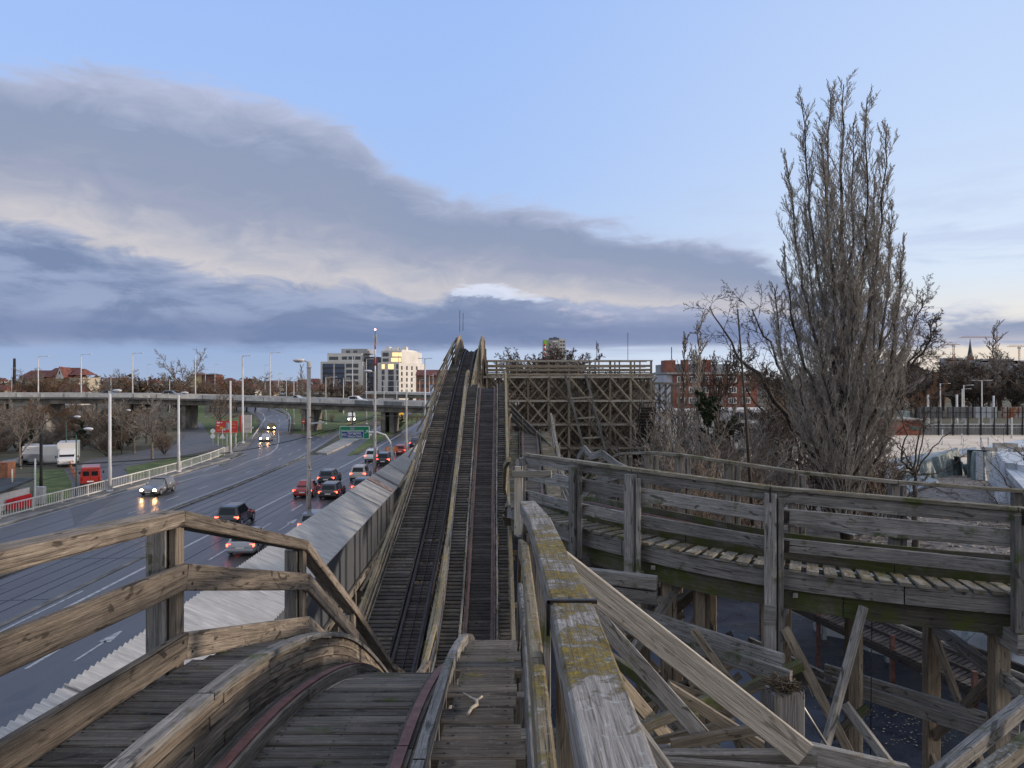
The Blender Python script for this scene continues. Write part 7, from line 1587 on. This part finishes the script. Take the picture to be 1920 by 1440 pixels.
m = MB(); [m.beam(gxy(px, 99), (gxy(px, 99)[0], 99, 3.6), .12, .12) for px in (1839, 1853)]; m.beam((gxy(1839, 99)[0], 99, 3.5), (gxy(1853, 99)[0], 99, 3.5), .1, .1); m.build('frame', GALV, rw)
# long loose strips of debris across the rubble
for i, (a, b, h) in enumerate((((1560, 990), (1760, 1010), .5), ((1700, 890), (1870, 905), .5), ((1620, 965), (1900, 985), .4))):
    pass
random.seed(31); mb = MB()
for i in range(420):
    px, py = random.uniform(1540, 1930), random.uniform(905, 1050); p = G(px, py); r = random.uniform(.12, .55); d = Vector((random.gauss(0, 1), random.gauss(0, 1), random.gauss(0, .15))).normalized()*r*2
    if i % 3: mb.sphere(p, r*.5, 5, 4, (1, 1.2, .5))
    else: mb.beam(p-d+Vector((0, 0, .1)), p+d+Vector((0, 0, .25)), .08, .06)
o = mb.build('rubble', plain('broken rubble', (.10, .09, .085), (.32, .30, .28), 1.5, .9)); o['kind'] = 'stuff'; o['label'] = 'broken stones and planks lying on the rubble ground'
# fallen sheet roofs
for i, (q, lb) in enumerate((([Wz(1398, 952, 2.5), Wz(1450, 945, 2.6), Wz(1640, 985, 1.2), Wz(1600, 1002, 1.0)], 'dark grey sloping sheet roof seen between the railings, left of the fallen beams'), ([Wz(1590, 1048, 1.9), Wz(1660, 1040, 1.7), Wz(1790, 1070, .9), Wz(1720, 1080, .8)], 'white corrugated sheet lying behind the railings'))):
    m = MB(); m.face(q); m.face([p-Vector((0, 0, .06)) for p in q][::-1]); [m.face([q[k]-Vector((0, 0, .06)), q[(k+1) % 4]-Vector((0, 0, .06)), q[(k+1) % 4], q[k]]) for k in range(4)]; tag(m.build('sheet_roof', GREYB if i == 0 else plain('white sheet', (.45, .46, .47), (.55, .56, .56), 3, .5)), lb, 'roof sheet')
# low boardwalk track in the basin
bw_ = thing('low_boardwalk', 'dark low plank track with a handrail on reddish posts, down in the basin', 'boardwalk', (14, 26, 0))
BA, BB, BC, BD = Vector((11.6, 29.5, 2.0)), Vector((13.9, 20.6, 2.0)), Vector((13.4, 31.0, 2.0)), Vector((16.1, 22.0, 2.0))
BA2 = BA+(BA-BB)*.5; BC2 = BC+(BC-BD)*.5; BB2 = BB+(BB-BA)*.6; BD2 = BD+(BD-BC)*.6
mb = MB(); n = 90
for i in range(n):
    t = i/n; a = BA2.lerp(BB2, t); b = BC2.lerp(BD2, t); mb.beam(a, b, .15, .05)
mb.build('track_deck', W_DARK, bw_)
mb = MB(); mb.beam(BA2-Vector((0, 0, .15)), BB2-Vector((0, 0, .15)), .1, .22); mb.beam(BC2+Vector((0, 0, .1)), BD2+Vector((0, 0, .1)), .12, .3); 
for q in (.38, .75): mb.beam(BA2.lerp(BC2, q)+Vector((0, 0, .06)), BB2.lerp(BD2, q)+Vector((0, 0, .06)), .1, .1)
mb.build('stringer', W_DARK, bw_); mb = MB(); mb.beam(BA2.lerp(BC2, .42)+Vector((0, 0, .55)), BB2.lerp(BD2, .42)+Vector((0, 0, .55)), .07, .07); mb.build('handrail', W_PALE, bw_)
RP = plain('reddish post', (.06, .028, .024), (.14, .07, .055), 4, .8)
for t in (.05, .25, .45, .62, .80, .96): p = BA2.lerp(BB2, t).lerp(BC2.lerp(BD2, t), .02); m = MB(); m.beam(Vector((p.x, p.y, 0)), Vector((p.x, p.y, 2.5)), .13, .13); m.build('post', RP, bw_)
# steel skeleton of the rock
st_ = thing('rock_skeleton', 'pale blue-grey steel and concrete skeleton of the artificial rock behind the boardwalk', 'frame', (16, 28, 0))
STL = plain('blue grey struts', (.20, .25, .29), (.32, .38, .42), 3, .6)
drape([(13.6, 34, 0), (15.4, 30.2, 0), (17.6, 25.0, 0), (20, 22, 0)], 0, lambda t: 2.6+.5*math.sin(t*7), PALEB, 'panel', st_, .15, 3.0)
random.seed(8)
for i in range(8):
    t = i/7; a = Vector((13.2+5.0*t, 32.5-9.0*t, 0)); m = MB(); m.beam(a, a+Vector((.1, 0, 3.6)), .16, .16); m.build('post', STL, st_)
    if i < 7:
        b = Vector((13.2+5.0*(i+1)/7, 32.5-9.0*(i+1)/7, 0)); m = MB(); m.beam(a+Vector((0, 0, 3.4)), b+Vector((0, 0, 3.4)), .14, .14); m.beam(a+Vector((0, 0, 2.7)), b+Vector((0, 0, 2.8)), .08, .08); m.beam(a+Vector((.1, 0, 3.3)), b+Vector((0, 0, 1.2)), .12, .12); m.beam(b+Vector((0, .1, 3.3)), a+Vector((0, .1, 1.6)), .12, .12); m.build('strut', STL, st_)
